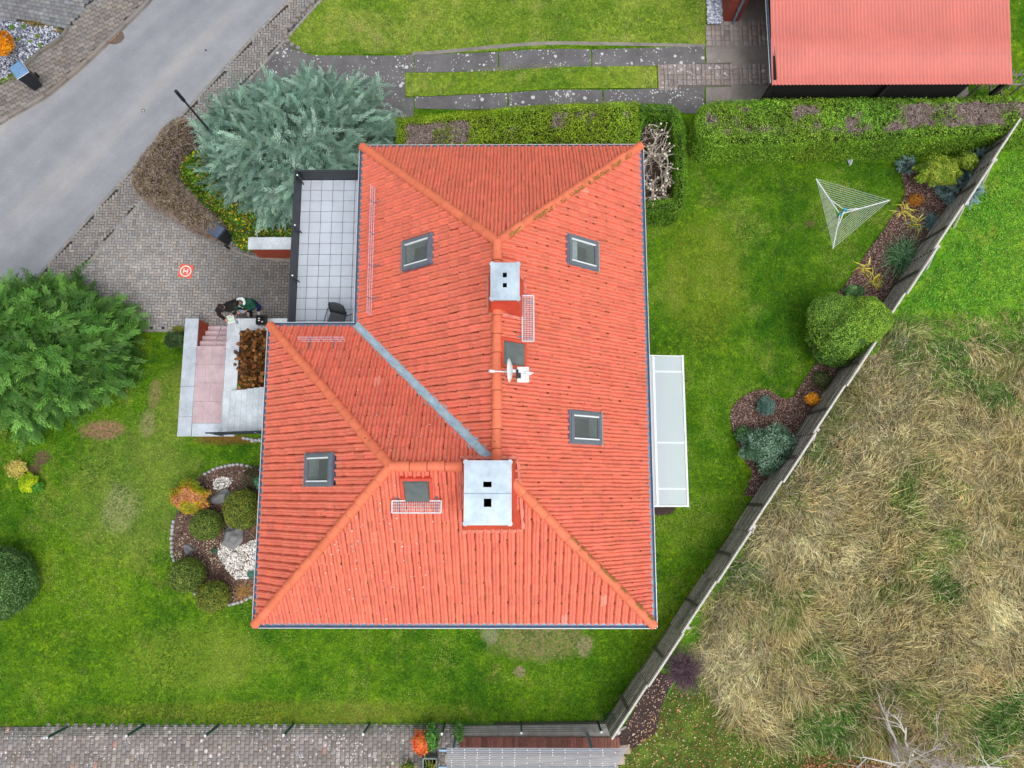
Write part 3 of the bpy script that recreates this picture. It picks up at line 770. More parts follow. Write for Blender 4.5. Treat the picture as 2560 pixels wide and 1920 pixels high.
# flower beds
eb_px = [(2250, 428), (2262, 480), (2253, 505), (2235, 535), (2205, 580), (2160, 640), (2110, 715), (2060, 760), (2020, 830), (2024, 880), (2040, 905), (2020, 935), (1998, 968), (1985, 990), (1965, 998), (1945, 990), (1920, 975), (1895, 974), (1872, 982), (1845, 1000), (1830, 1018), (1824, 1040), (1827, 1065), (1840, 1100), (1860, 1150), (1880, 1180), (1860, 1240)]
fbase = [tuple(F1 + (F0 - F1) * 0.38 + fn * 0.0), tuple(F0 + fd * 0.3)]
eb = GP(eb_px) + [tuple(F0 + fd * (FL * 0.62)), tuple(F0 - fd * 0.4)]
struct(drape('mulch_bed', eb, 0.03, M['mulch'], step=4))
wb_px = [(655, 1175), (625, 1166), (600, 1160), (570, 1162), (540, 1170), (505, 1188), (480, 1210), (440, 1290), (432, 1330), (432, 1380), (442, 1415), (470, 1470), (520, 1500), (560, 1515), (590, 1510), (625, 1495), (700, 1470), (700, 1190)]
wb = GP(wb_px); struct(drape('west_bed', wb, 0.03, M['mulch'], step=4))
struct(drape('shrub_bed', GP([(330, 470), (385, 400), (480, 300), (900, 300), (900, 650), (735, 648), (640, 645), (595, 630), (556, 597), (530, 578)]), 0.035, M['soil']))
struct(drape('house_bed', GP([(1632, 1268), (1690, 1268), (1680, 1285), (1640, 1290)]), 0.02, M['soil']))
# ================================================================== THE HOUSE
EZ, RZ = 4.9, 8.12                                            # eaves, ridge
XW, XM, XE = -6.84, -4.46, 3.63; YS, YV, YN = -3.52, 4.56, 9.78; XR = (XM - 0.04 + XE) / 2; YR = (YS + YV) / 2
HW = 4.05; TP = (RZ - EZ) / HW; PH = math.atan(TP)
house = thing('house', ((XW + XE) / 2, (YS + YN) / 2, 0), 'L-shaped house under a hipped orange clay-tile roof', 'house')
A_, B_, C_, D_, E_, F_ = (XM, YN), (XE, YN), (XE, YS), (XW, YS), (XW, YV), (XM, YV)
Pn, Jn, Qn = (XR, YN - HW), (XR, YR), (XW + HW, YR)
wt = 0.5
wall_poly = [(XM + wt, YN - wt), (XE - wt, YN - wt), (XE - wt, YS + wt), (XW + wt, YS + wt), (XW + wt, YV - wt), (XM + wt, YV - wt)]
mb = MB(); n = 6
for i in range(6):                                            # outer walls as slabs
    a, b = wall_poly[i], wall_poly[(i + 1) % 6]; 
    t = np.array(b) - np.array(a); L = np.linalg.norm(t); c = (np.array(a) + np.array(b)) / 2
    mb.box((c[0], c[1], (EZ - 0.1) / 2), (L + 0.3 if i % 2 else L - 0.001 + 0.3, 0.28, EZ - 0.1 - 0.002 * i), math.atan2(t[1], t[0]))
mb.build('wall', M['wallpaint'], house)
mb = MB().prism([A_, B_, C_, D_, E_, F_], EZ - 0.22, EZ - 0.16); mb.build('soffit', M['white'], house)

# --- one tile, as a template: a roll and a pan with an open seam, thick leading edge
TW, TG, TT = 0.192, 0.345, 0.036
prof = np.array([(0.0, -0.03), (0.055, -0.004), (0.25, 0.004), (0.42, 0.004), (0.455, -0.006), (0.52, 0.022), (0.60, 0.048), (0.71, 0.06), (0.82, 0.05), (0.90, 0.022), (0.935, -0.012), (1.0, -0.034)])
WINS = []                                                     # (slope, u0, u1, v0, v1) openings
def slope_frame(kind):
    """origin at the eaves, u along them, n inward, in plan"""
    return {'roof_north': ((XM, YN), (1, 0), (0, -1), XE - XM), 'roof_east': ((XE, YN), (0, -1), (-1, 0), YN - YS),
            'roof_south': ((XE, YS), (-1, 0), (0, 1), XE - XW), 'roof_wing_west': ((XW, YS), (0, 1), (1, 0), YV - YS),
            'roof_wing_north': ((XW, YV), (1, 0), (0, -1), XR - XW), 'roof_west': ((XM, YR - 0.5), (0, 1), (1, 0), YN - YR + 0.5)}[kind]
def to3(kind, u, v, h=0.0):
    o, ud, nd, L = slope_frame(kind); c, s = math.cos(PH), math.sin(PH)
    return np.array([o[0] + ud[0] * u + nd[0] * (v * c - h * s), o[1] + ud[1] * u + nd[1] * (v * c - h * s), EZ + v * s + h * c])
def frame3(kind):
    o, ud, nd, L = slope_frame(kind); c, s = math.cos(PH), math.sin(PH)
    U = Vector((ud[0], ud[1], 0)); Vv = Vector((nd[0] * c, nd[1] * c, s)); Nn = Vector((-nd[0] * s, -nd[1] * s, c))
    return U, Vv, Nn
def hit(kind, px, py, h=0.06):
    """slope coordinates (u, v) under a photo point"""
    U, Vv, Nn = frame3(kind); O = Vector(to3(kind, 0, 0, h)); d = Vector(ray(px, py)); C0 = Vector((0, 0, CAM_H))
    t = (O - C0).dot(Nn) / d.dot(Nn); p = C0 + d * t - O
    return p.dot(U), p.dot(Vv)
CUT = {'roof_north': [((A_), (1, -1), 'pos'), ], }
def tiles(kind, planes, openings, seed):
    o, ud, nd, L = slope_frame(kind); c, s = math.cos(PH), math.sin(PH)
    nr = int(HW / c / TG) + 2; nc = int(L / TW) + 2; rg = rngf(seed)
    K = len(prof); tv = []
    for (vv, add) in ((0.0, -0.02), (0.0, TT), (TG * 1.02, 0.002)):
        for u, h in prof: tv.append((u * TW, vv, h + add))
    tv = np.array(tv); tf = []
    for r in range(2):
        for i in range(K - 1): a = r * K + i; tf.append((a, a + 1, a + K + 1, a + K))
    tf = np.array(tf)
    ci, ri = np.meshgrid(np.arange(-1, nc), np.arange(nr)); ci, ri = ci.ravel(), ri.ravel(); N = len(ci)
    u0 = ci * TW + rg.normal(0, 0.003, N) ; v0 = ri * TG + 0.205 + rg.normal(0, 0.004, N); dh = rg.normal(0, 0.003, N)
    skew = rg.normal(0, 0.007, N)
    Uc = u0[:, None] + tv[None, :, 0] + skew[:, None] * tv[None, :, 1] / TG
    Vc = v0[:, None] + tv[None, :, 1]; Hc = dh[:, None] + tv[None, :, 2] + 0.02
    X = o[0] + ud[0] * Uc + nd[0] * (Vc * c - Hc * s); Y = o[1] + ud[1] * Uc + nd[1] * (Vc * c - Hc * s); Z = EZ + Vc * s + Hc * c
    V = np.stack([X, Y, Z], 2)
    Fx = (np.arange(N) * len(tv))[:, None, None] + tf[None]
    col = np.clip(1 + rg.normal(0, 0.04, (N, 1)) * np.ones(3) + rg.normal(0, 0.02, (N, 3)), 0.6, 1.25)
    pale = rg.random(N) > 0.998; col[pale] = (1.1, 1.5, 1.7)
    keep = np.ones(len(Fx) * len(tf), bool).reshape(len(Fx), -1)
    fcu = Uc[:, tf].mean(2); fcv = Vc[:, tf].mean(2)
    for (a0, a1, b0, b1) in openings: keep &= ~((fcu > a0) & (fcu < a1) & (fcv > b0) & (fcv < b1))
    Fx = Fx[keep]
    bm = bmesh.new(); me = bpy.data.meshes.new(kind)
    org = ORG[house.name]; me.from_pydata((V.reshape(-1, 3) - org).tolist(), [], Fx.reshape(-1, 4).tolist())
    at = me.color_attributes.new('Col', 'FLOAT_COLOR', 'POINT'); cc = np.ones((N * len(tv), 4), np.float32); cc[:, :3] = np.repeat(np.clip(col, 0, 2), len(tv), 0); at.data.foreach_set('color', cc.ravel())
    bm.from_mesh(me)
    for (co, no) in planes:                                   # keep the side the normal points away from
        bmesh.ops.bisect_plane(bm, geom=bm.verts[:] + bm.edges[:] + bm.faces[:], plane_co=(co[0] - org[0], co[1] - org[1], 0), plane_no=(no[0], no[1], 0), clear_outer=True)
    bmesh.ops.recalc_face_normals(bm, faces=bm.faces[:])
    bm.to_mesh(me); bm.free(); me.materials.append(M['tile'])
    ob = bpy.data.objects.new('roof', me); _link(ob, house); return ob
def off(pt, n, d): return (pt[0] + n[0] * d, pt[1] + n[1] * d)
vg = 0.1
PL = {'roof_north': [((A_), (-1, -1)), ((B_), (1, -1))],
      'roof_east': [((B_), (-1, 1)), ((C_), (-1, -1)), (Pn, (-1, 0))],
      'roof_south': [((C_), (1, 1)), ((D_), (-1, 1)), (Qn, (0, 1))],
      'roof_wing_west': [((D_), (1, -1)), ((E_), (1, 1))],
      'roof_wing_north': [((E_), (-1, -1)), (off(F_, (-.707, -.707), vg), (1, 1)), (Qn, (0, -1))],
      'roof_west': [((A_), (1, 1)), (off(F_, (.707, .707), vg), (-1, -1)), (Pn, (1, 0))]}
# the outward normals above are the sides to be cleared
WIN_SPEC = [('roof_west', 1040, 630), ('roof_east', 1460, 631), ('roof_east', 1467, 1069), ('roof_wing_west', 793, 1174)]
HATCH_SPEC = [('roof_east', 1285, 884, 0.56, 0.62), ('roof_south', 1042, 1228, 0.60, 0.60)]
openings = {k: [] for k in PL}; wins = []
for kind, px, py in WIN_SPEC:
    u, v = hit(kind, px, py, 0.14); wins.append((kind, u, v)); openings[kind].append((u - .36, u + .36, v - .5, v + .5))
for i, k in enumerate(PL): tiles(k, PL[k], openings[k], 40 + i)
# deck under the tiles, with the window openings left out
def deck(kind, poly2, ops):
    mb = MB()
    def z(p): o, ud, nd, L = slope_frame(kind); return EZ + ((p[0] - o[0]) * nd[0] + (p[1] - o[1]) * nd[1]) * TP - 0.09
    bm = bmesh.new(); org = ORG[house.name]
    bm.faces.new([bm.verts.new((p[0] - org[0], p[1] - org[1], z(p) - org[2])) for p in poly2])
    U, Vv, Nn = frame3(kind)
    bmesh.ops.bisect_plane(bm, geom=bm.verts[:] + bm.edges[:] + bm.faces[:], plane_co=Vector(to3(kind, 0, .26)) - Vector(org), plane_no=Vv, clear_inner=True)
    for (a0, a1, b0, b1) in ops:
        for q, nn in ((a0, U), (a1, U)): bmesh.ops.bisect_plane(bm, geom=bm.verts[:] + bm.edges[:] + bm.faces[:], plane_co=Vector(to3(kind, q, 0)) - Vector(org), plane_no=nn)
        for q in (b0, b1): bmesh.ops.bisect_plane(bm, geom=bm.verts[:] + bm.edges[:] + bm.faces[:], plane_co=Vector(to3(kind, 0, q)) - Vector(org), plane_no=Vv)
        kill = []
        for f in bm.faces:
            c = f.calc_center_median() + Vector(org) - Vector(to3(kind, 0, 0)); uu, vv = c.dot(U), c.dot(Vv)
            if a0 < uu < a1 and b0 < vv < b1: kill.append(f)
        bmesh.ops.delete(bm, geom=kill, context='FACES')
    me = bpy.data.meshes.new('roof_deck'); bm.to_mesh(me); bm.free(); me.materials.append(M['clad']); ob = bpy.data.objects.new('roof_deck', me); _link(ob, house)
deck('roof_north', [A_, Pn, B_], []); deck('roof_east', [B_, Pn, Jn, C_], openings['roof_east']); deck('roof_south', [C_, Jn, Qn, D_], [])
deck('roof_wing_west', [D_, Qn, E_], openings['roof_wing_west']); deck('roof_wing_north', [E_, Qn, Jn, F_], []); deck('roof_west', [F_, Jn, Pn, A_], openings['roof_west'])

def caps(a, b, seed, L=0.42, r=0.115):
    """overlapping half-round ridge or hip tiles from a up to b"""
    a, b = Vector(a), Vector(b); D = (b - a); n = round(D.length / L); l = D.length / n; t = D.normalized(); rg = rngf(seed)
    side = t.cross(Vector((0, 0, 1))).normalized(); up = side.cross(t).normalized(); mb = MB(); S = 10
    for i in range(n):
        k = 1 + rg.normal(0, .05); mb.cur = (k * 1.03, k, k)
        p0 = a + t * (i * l - 0.03); p1 = a + t * ((i + 1) * l + 0.02); jx = side * rg.normal(0, .004); vs = []
        for (p, rr) in ((p0, r * 1.09), (p1, r * 0.9)):
            for q in range(S + 1):
                an = math.pi * (-0.06 + 1.12 * q / S); vs.append(p + jx + side * math.cos(an) * rr + up * (math.sin(an) * rr * 0.95))
        for q in range(S + 1):
            an = math.pi * (-0.06 + 1.12 * q / S); vs.append(p0 + jx + side * math.cos(an) * (r * 1.07 - .022) + up * (math.sin(an) * (r * 1.07 - .022) * .95))
        fs = [(q, q + 1, S + 2 + q, S + 1 + q) for q in range(S)] + [(q, 2 * S + 2 + q, 2 * S + 3 + q, q + 1) for q in range(S)]
        mb.add(vs, fs)
        mb.cur = (.32, .28, .28); vs = []  # joint strip below the lip, coloured dark for the gap's shade
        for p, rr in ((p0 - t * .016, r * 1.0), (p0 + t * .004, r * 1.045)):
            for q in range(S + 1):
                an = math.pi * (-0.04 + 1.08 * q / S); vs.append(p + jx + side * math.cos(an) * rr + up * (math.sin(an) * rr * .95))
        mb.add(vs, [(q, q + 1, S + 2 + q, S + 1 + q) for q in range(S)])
    return mb
RL = 0.02
def p3(p, z, lift=RL): return (p[0], p[1], z + lift)
ins = 0.1
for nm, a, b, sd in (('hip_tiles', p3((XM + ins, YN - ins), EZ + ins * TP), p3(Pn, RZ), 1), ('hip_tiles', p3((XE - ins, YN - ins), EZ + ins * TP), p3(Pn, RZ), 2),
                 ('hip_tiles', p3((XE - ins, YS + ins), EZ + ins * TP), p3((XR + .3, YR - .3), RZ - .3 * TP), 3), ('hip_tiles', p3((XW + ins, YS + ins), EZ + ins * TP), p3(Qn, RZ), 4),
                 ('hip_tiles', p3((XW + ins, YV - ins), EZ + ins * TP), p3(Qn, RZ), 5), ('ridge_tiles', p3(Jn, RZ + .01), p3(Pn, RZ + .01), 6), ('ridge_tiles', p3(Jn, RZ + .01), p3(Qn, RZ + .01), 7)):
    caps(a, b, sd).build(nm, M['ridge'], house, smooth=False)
# valley of folded metal between the wings, edges uneven as dressed over the tiles
mb = MB(); n = 60; vs = []; rg = rngf(77)
vd = Vector((Jn[0] - F_[0], Jn[1] - F_[1], RZ - EZ)); 
for i in range(n + 1):
    t = 0.01 + 0.97 * i / n; c = Vector((F_[0], F_[1], EZ)) + vd * t
    w = 0.15 + 0.035 * math.sin(i * .95) + rg.normal(0, .01); h = 0.02
    sdn = Vector((.707, .707, 0)); zg = .03 * math.sin(i * .95)
    vs += [c - sdn * w + Vector((0, 0, w * TP * .62 + .055)), c - sdn * w * .45 + Vector((0, 0, .035 + .01 * math.sin(i))), c + Vector((0, 0, .012 + zg)), c + sdn * w * .45 + Vector((0, 0, .035 - .01 * math.sin(i))), c + sdn * w + Vector((0, 0, w * TP * .62 + .055))]
mb.add(vs, [(i * 5 + k, i * 5 + k + 1, i * 5 + k + 6, i * 5 + k + 5) for i in range(n) for k in range(4)]); mb.build('valley_flashing', M['valley'], house)

# gutters: open troughs with a bright outer bead
def gutter(p, q, outn, parent=house, z=EZ - 0.02, w=0.15, mat='zinc'):
    p, q = Vector((*p, z)), Vector((*q, z)); o = Vector((*outn, 0)); sec = []
    for k in range(9):
        a = math.pi * k / 8; sec.append((-math.cos(a) * w / 2 - w * .35, -math.sin(a) * w / 2))
    mb = MB(); vs = []
    for pt in (p, q):
        for (x, h) in sec: vs.append(pt + o * x + Vector((0, 0, h)))
    mb.add(vs, [(k, k + 1, k + 10, k + 9) for k in range(8)] + [tuple(range(9)), tuple(range(17, 8, -1))])
    gt = mb.build('gutter', M[mat], parent)
    e = o * (w / 2 - w * .35 + .004)
    MB().tube([p + e, q + e], 0.011, 6).build('bead', M['zinc_lip'], gt)
    return gt
g0 = 0.0
gutter(A_, B_, (0, 1)); gutter(B_, C_, (1, 0)); gutter(C_, D_, (0, -1)); gutter(D_, E_, (-1, 0)); gutter(E_, F_, (0, 1)); gutter(F_, A_, (-1, 0))

# roof windows
def obox(mb, kind, u0, u1, v0, v1, h0, h1):
    vs = [to3(kind, u, v, h) for h in (h0, h1) for v in (v0, v1) for u in (u0, u1)]
    return mb.add(vs, [(0, 2, 3, 1), (4, 5, 7, 6), (0, 1, 5, 4), (2, 6, 7, 3), (0, 4, 6, 2), (1, 3, 7, 5)])
def oframe(mb, kind, u0, u1, v0, v1, w, h0, h1):
    obox(mb, kind, u0, u1, v0, v0 + w, h0, h1); obox(mb, kind, u0, u1, v1 - w, v1, h0, h1)
    obox(mb, kind, u0, u0 + w, v0 + w, v1 - w, h0, h1); obox(mb, kind, u1 - w, u1, v0 + w, v1 - w, h0, h1)
def skylight(kind, u, v, blind, seed):
    hu, hv = 0.385, 0.515
    mb = MB(); oframe(mb, kind, u - hu, u + hu, v - hv, v + hv, 0.085, 0.03, 0.16); f = mb.build('skylight', M['winframe'], house, bevel=.008)
    mb = MB()                                                # lead apron dressed over the rolls below, gutter flashing around
    n = 16; vs = []
    for i in range(n + 1):
        uu = u - hu - .05 + (2 * hu + .1) * i / n; wv = 0.02 * math.sin(i * 2.4)
        vs += [to3(kind, uu, v - hv + .01, .14), to3(kind, uu, v - hv - .085 + wv, .105 + wv * .5)]
    mb.add(vs, [(2 * i, 2 * i + 2, 2 * i + 3, 2 * i + 1) for i in range(n)])
    mb.build('apron', M['lead'], f); mb = MB(); oframe(mb, kind, u - hu - .022, u + hu + .022, v - hv + .02, v + hv + .03, .03, .05, .125); mb.build('flashing', M['zinc'], f)
    mb = MB(); a_, b_, c_, d_ = u - hu + .087, u + hu - .087, v - hv + .087, v + hv - .087; obox(mb, kind, a_, a_ + .035, c_, d_, .1, .15); obox(mb, kind, b_ - .035, b_, c_, d_, .1, .15); mb.build('inner_frame', M['white'], f); mb = MB(); obox(mb, kind, a_ + .036, b_ - .036, c_, c_ + .03, .1, .148); obox(mb, kind, a_ + .036, b_ - .036, d_ - .02, d_, .1, .147); mb.build('inner_rail', M['winframe'], f)
    mb = MB(); obox(mb, kind, u - hu + .1, u + hu - .1, v - hv + .1, v + hv - .1, 0.105, 0.118); mb.build('pane', M['glass'], f)
    mb = MB(); a, b, c, d = u - hu + .1, u + hu - .1, v - hv + .095, v + hv - .095
    for (x0, x1, y0, y1) in ((a, a + .02, c, d), (b - .02, b, c, d), (a + .021, b - .021, c, c + .02), (a + .021, b - .021, d - .02, d)): obox(mb, kind, x0, x1, y0, y1, -0.2, 0.085)
    mb.build('reveal', M['reveal'], f)
    mb = MB(); obox(mb, kind, a - .5, b + .5, c - .5, d + .5, -2.2, -2.19); mb.build('room_floor', M['room'], f)
    if blind:
        mb = MB(); bv = d - .02 if blind > 0 else c + .02 + abs(blind)
        obox(mb, kind, a + .03, b - .03, d - .02 - abs(blind), d - .02, 0.07, 0.08); mb.build('blind', M['white'], f)
M['room'] = plain('room_floor', lin('1a1916'), 0.8, var=0.6, scale=3)
for (k, u, v), bl in zip(wins, (0, .22, 0, 0.0)): skylight(k, u, v, bl, 0)
# access hatches
for kind, px, py, w, h in HATCH_SPEC:
    u, v = hit(kind, px, py, .12); w /= 2; h /= 2
    mb = MB(); oframe(mb, kind, u - w - .06, u + w + .06, v - h - .07, v + h + .06, .07, 0.03, .13); f = mb.build('roof_hatch', M['clad'], house)
    mb = MB(); vs = [to3(kind, *q) for q in ((u - w, v - h, .11), (u + w, v - h, .11), (u + w, v + h, .11), (u - w, v + h, .11), (u - w + .04, v - h + .04, .17), (u + w - .04, v - h + .04, .17), (u + w - .04, v + h - .04, .17), (u - w + .04, v + h - .04, .17))]
    mb.add(vs, [(4, 5, 6, 7), (0, 1, 5, 4), (1, 2, 6, 5), (2, 3, 7, 6), (3, 0, 4, 7)]); mb.build('pane', M['hatchglass'], f)

# chimneys
def roofz(x, y):
    zs = []
    for k, poly in (('roof_east', 0), ('roof_north', 0), ('roof_south', 0)): pass
    ds = [(XE - x), (YN - y), (y - YS), (x - XM) if y > YV else min(x - XW, 99)]
    dm = min(XE - x, YN - y, x - XM) if (x > XM) else -9        # main block
    dw_ = min(y - YS, YV - y, x - XW, XE - x)                   # wing block
    dmain = min(XE - x, YN - y, x - XM, y - YS)
    return EZ + TP * max(dmain, dw_)
def chimney(topc, basec, zt, holes):
    """topc/basec: corners sw, se, ne, nw in plan; clad sides flare to the base"""
    mb = MB(); vs = [(p[0], p[1], roofz(*p) - 0.25) for p in basec] + [(p[0], p[1], roofz(*p) + 0.1) for p in basec] + [(q[0] + (p[0] - q[0]) * .25, q[1] + (p[1] - q[1]) * .25, min(roofz(*p) + .5, zt - .3)) for p, q in zip(basec, topc)] + [(p[0], p[1], zt - .03) for p in topc]
    fs = []
    for r in range(3): fs += [(r * 4 + i, r * 4 + (i + 1) % 4, (r + 1) * 4 + (i + 1) % 4, (r + 1) * 4 + i) for i in range(4)]
    mb.add(vs, fs); ch = mb.build('chimney', M['clad'], house)
    # slate-like cladding laps
    mb = MB()
    for k in range(1, 7):
        t = k / 7
        pts = [tuple(np.array(vs[8 + i]) * (1 - t) + np.array(vs[12 + i]) * t) for i in range(4)]; c = np.mean([p[:2] for p in pts], 0)
        pts = [(p[0] + .008 * np.sign(p[0] - c[0]), p[1] + .008 * np.sign(p[1] - c[1]), p[2]) for p in pts]
        for i in range(4): mb.tube([pts[i], pts[(i + 1) % 4]], .006, 4)
    mb.build('cladding_lap', M['clad'], ch)
    # wavy skirt over the tiles
    mb = MB(); skirt = []
    for i in range(4):
        a, b = np.array(basec[i]), np.array(basec[(i + 1) % 4]); n = 14; nn = np.array([(b - a)[1], -(b - a)[0]]); nn = nn / np.linalg.norm(nn); vv = []
        for k in range(n + 1):
            p = a + (b - a) * k / n; q = p + nn * (.07 + .02 * math.sin(k * 2.2)); vv += [(p[0], p[1], roofz(*p) + .11), (q[0], q[1], roofz(*q) + .085)]
        mb.add(vv, [(2 * k, 2 * k + 2, 2 * k + 3, 2 * k + 1) for k in range(n)])
    mb.build('skirt', M['skirt'], ch)
    # cap plate with rounded corner bosses, rivets and flues
    x0, x1 = topc[0][0], topc[1][0]; y0, y1 = topc[0][1], topc[2][1]; ex = 0.035
    xs = sorted({x0 - ex, x1 + ex} | {h[0] - h[2] for h in holes} | {h[0] + h[2] for h in holes}); ys = sorted({y0 - ex, y1 + ex} | {h[1] - h[3] for h in holes} | {h[1] + h[3] for h in holes})
    mb = MB()
    for i in range(len(xs) - 1):
        for j in range(len(ys) - 1):
            cx, cy = (xs[i] + xs[i + 1]) / 2, (ys[j] + ys[j + 1]) / 2
            if any(abs(cx - h[0]) < h[2] and abs(cy - h[1]) < h[3] for h in holes): continue
            mb.add([(xs[i], ys[j], zt), (xs[i + 1], ys[j], zt), (xs[i + 1], ys[j + 1], zt), (xs[i], ys[j + 1], zt)], [(0, 1, 2, 3)])
    for (a, b) in (((x0 - ex, y0 - ex), (x1 + ex, y0 - ex)), ((x1 + ex, y0 - ex), (x1 + ex, y1 + ex)), ((x1 + ex, y1 + ex), (x0 - ex, y1 + ex)), ((x0 - ex, y1 + ex), (x0 - ex, y0 - ex))):
        mb.add([(*a, zt), (*b, zt), (*b, zt - .06), (*a, zt - .06)], [(0, 3, 2, 1)])
    cp = mb.build('cap', M['cap'], ch)
    mb = MB()
    for (cx, cy) in ((x0, y0), (x1, y0), (x1, y1), (x0, y1)): mb.tube([(cx, cy, zt - .055), (cx, cy, zt + .012)], .055, 18)
    nx = 3
    for k in range(nx):
        xx = x0 + (x1 - x0) * (k + 1) / (nx + 1)
        for yy in (y0 + .03, y1 - .03): mb.ell((xx, yy, zt + .004), (.013, .013, .01), 8, 4)
    for k in range(3):
        yy = y0 + (y1 - y0) * (k + .7) / 3.4
        for xx in (x0 + .03, x1 - .03): mb.ell((xx, yy, zt + .004), (.013, .013, .01), 8, 4)
    mb.build('corner_boss', M['cap'], ch)
    mb = MB(); ym = (y0 + y1) / 2 - .02; mb.box(((x0 + x1) / 2, ym, zt + .004), (x1 - x0 + .06, .016, .008)) if len(holes) and (y1 - y0) > 1 else None
    if mb.v: mb.build('seam', M['zinc'], ch)
    for h in holes:
        mb = MB(); hx, hy, wx, wy = h
        for (a, b) in (((hx - wx, hy - wy), (hx + wx, hy - wy)), ((hx + wx, hy - wy), (hx + wx, hy + wy)), ((hx + wx, hy + wy), (hx - wx, hy + wy)), ((hx - wx, hy + wy), (hx - wx, hy - wy))):
            mb.add([(*a, zt - .001), (*b, zt - .001), (*b, zt - .8), (*a, zt - .8)], [(0, 1, 2, 3)])
        mb.add([(hx - wx, hy - wy, zt - .8), (hx + wx, hy - wy, zt - .8), (hx + wx, hy + wy, zt - .8), (hx - wx, hy + wy, zt - .8)], [(0, 1, 2, 3)])
        mb.build('flue', M['black'], ch)
M['skirt'] = plain('dressed_lead_skirt', lin('e08a78'), 0.6, var=.25, scale=5)
zt = 8.9
def q2(px, py, z): return tuple(W(px, py, z)[:2])
a, b = q2(1163, 1309, zt), q2(1275, 1155, zt); tc = [(a[0], a[1]), (b[0], a[1]), (b[0], b[1]), (a[0], b[1])]
hx = [(*q2(1218.5, 1211, zt), .088, .058), (*q2(1219, 1257, zt), .08, .085)]
bc = [(a[0] - .2, a[1] - .24), (b[0] + .26, a[1] - .22), (b[0] + .14, b[1] + .1), (a[0] - .17, b[1] + .1)]
chimney(tc, bc, zt, hx)
zt = 9.1
a, b = q2(1230, 746, zt), q2(1295, 660, zt); tc = [(a[0], a[1]), (b[0], a[1]), (b[0], b[1]), (a[0], b[1])]
hx = [(*q2(1262, 687.5, zt), .044, .052), (*q2(1262, 713, zt), .044, .048)]
bc = [(a[0] - .12, a[1] - .05), (b[0] + .14, a[1] - .1), (b[0] + .14, b[1] + .05), (a[0] - .12, b[1] + .05)]
chimney(tc, bc, zt, hx)

# roof walk grates
def grate(kind, pa, pb, pc, tilt_h=.22):
    ua, va = hit(kind, *pa, tilt_h); ub, vb = hit(kind, *pb, tilt_h)
    u0, u1 = min(ua, ub), max(ua, ub); wdt = .27; v = hit(kind, *pc, tilt_h)[1]
    c = Vector(to3(kind, (u0 + u1) / 2, v, tilt_h)); o, ud, nd, L = slope_frame(kind); U = Vector((*ud, 0)); Nn = Vector((*nd, 0)); L2 = (u1 - u0) / 2; z = c.z
    mb = MB()
    def pt(u, n, dz=0): return c + U * u + Nn * n + Vector((0, 0, dz))
    for s in (-1, 1): mb.tube([pt(-L2, s * wdt / 2), pt(L2, s * wdt / 2)], .016, 6)
    for s in (-1, 1): mb.tube([pt(s * L2, -wdt / 2), pt(s * L2, wdt / 2)], .018, 6)
    gr = mb.build('roof_step', M['zinc_lip'], house)
    mb = MB(); n = int(2 * L2 / .05)
    for i in range(1, n): mb.tube([pt(-L2 + i * 2 * L2 / n, -wdt / 2), pt(-L2 + i * 2 * L2 / n, wdt / 2)], .005, 4)
    for k in (-.25, 0, .25): mb.tube([pt(-L2, k * wdt), pt(L2, k * wdt)], .006, 4)
    mb.build('grating', M['zinc_lip'], gr)
    mb = MB()
    for s in (-.8, .8): mb.tube([pt(s * L2, wdt / 2), pt(s * L2, wdt / 2 + .12, -.02), pt(s * L2, -wdt / 2, -.28), pt(s * L2, -wdt / 2, 0)], .014, 5)
    mb.build('bracket', M['zinc'], gr)
grate('roof_east', (1320, 739), (1320, 853), (1320, 800))
grate('roof_south', (980, 1268), (1103, 1268), (1042, 1267))
# moss wedges in the tile laps, lichen specks, and moss along the shaded side of two hips
def speck(kind, n, reg, pal, seed, L, name):
    rg = rngf(seed); o, ud, nd, Ln = slope_frame(kind); P = []
    while len(P) < n:
        u, v = rg.random() * Ln, rg.random() * HW / math.cos(PH)
        u = round(u / TW) * TW + (rg.normal(0, .006) if name == 'moss' else rg.normal(0, .06)); v = (round((v - .205) / TG) * TG + .205 + (abs(rg.normal(0, .05)) if name == 'moss' else rg.random() * TG))
        p = to3(kind, u, v, .085 if name != 'moss' else .06); x, y = p[0], p[1]
        if roofz(x, y) - (p[2] - .06) > .12 or roofz(x, y) - p[2] < -.2 or v < .25: continue
        if abs(EZ + TP * min(abs(x - (o[0])) * abs(nd[0]) + abs(y - o[1]) * abs(nd[1]), 99) - roofz(x, y)) > .02: continue
        if rg.random() > reg(x, y): continue
        P.append(p)
    P = np.array(P); U, Vv, Nn = frame3(kind); m = len(P); Ls = L * (.5 + rg.random(m)); asp = .45 if name == 'moss' else 1.0
    a, b = np.array(Vv), np.array(U); k1 = (Ls[:, None] * a); k2 = (Ls[:, None] * asp * b); V = np.stack([P - k1, P - k1 * .2 + k2, P + k1, P + k1 * .1 - k2], 1).reshape(-1, 3)
    return V, np.arange(4 * m).reshape(m, 4), np.repeat(mixcol(pal, m, seed + 1, .2), 4, 0)
MO = [lin('5a2a1c'), lin('4a2418'), lin('6a5a18'), lin('7a6c20')]
V, Fc, C = join([speck('roof_east', 330, lambda x, y: 1, MO, 1, .035, 'moss'), speck('roof_south', 130, lambda x, y: .3 + .7 * (x > -2), MO, 2, .035, 'moss'), speck('roof_west', 50, lambda x, y: 1, MO[:2], 3, .025, 'moss')])
tag(np_obj('moss', V, Fc, M['leafplain'], house, C), kind='stuff')
LI = [lin('f0cfc0'), lin('f8e4dc'), lin('e8b8a4')]
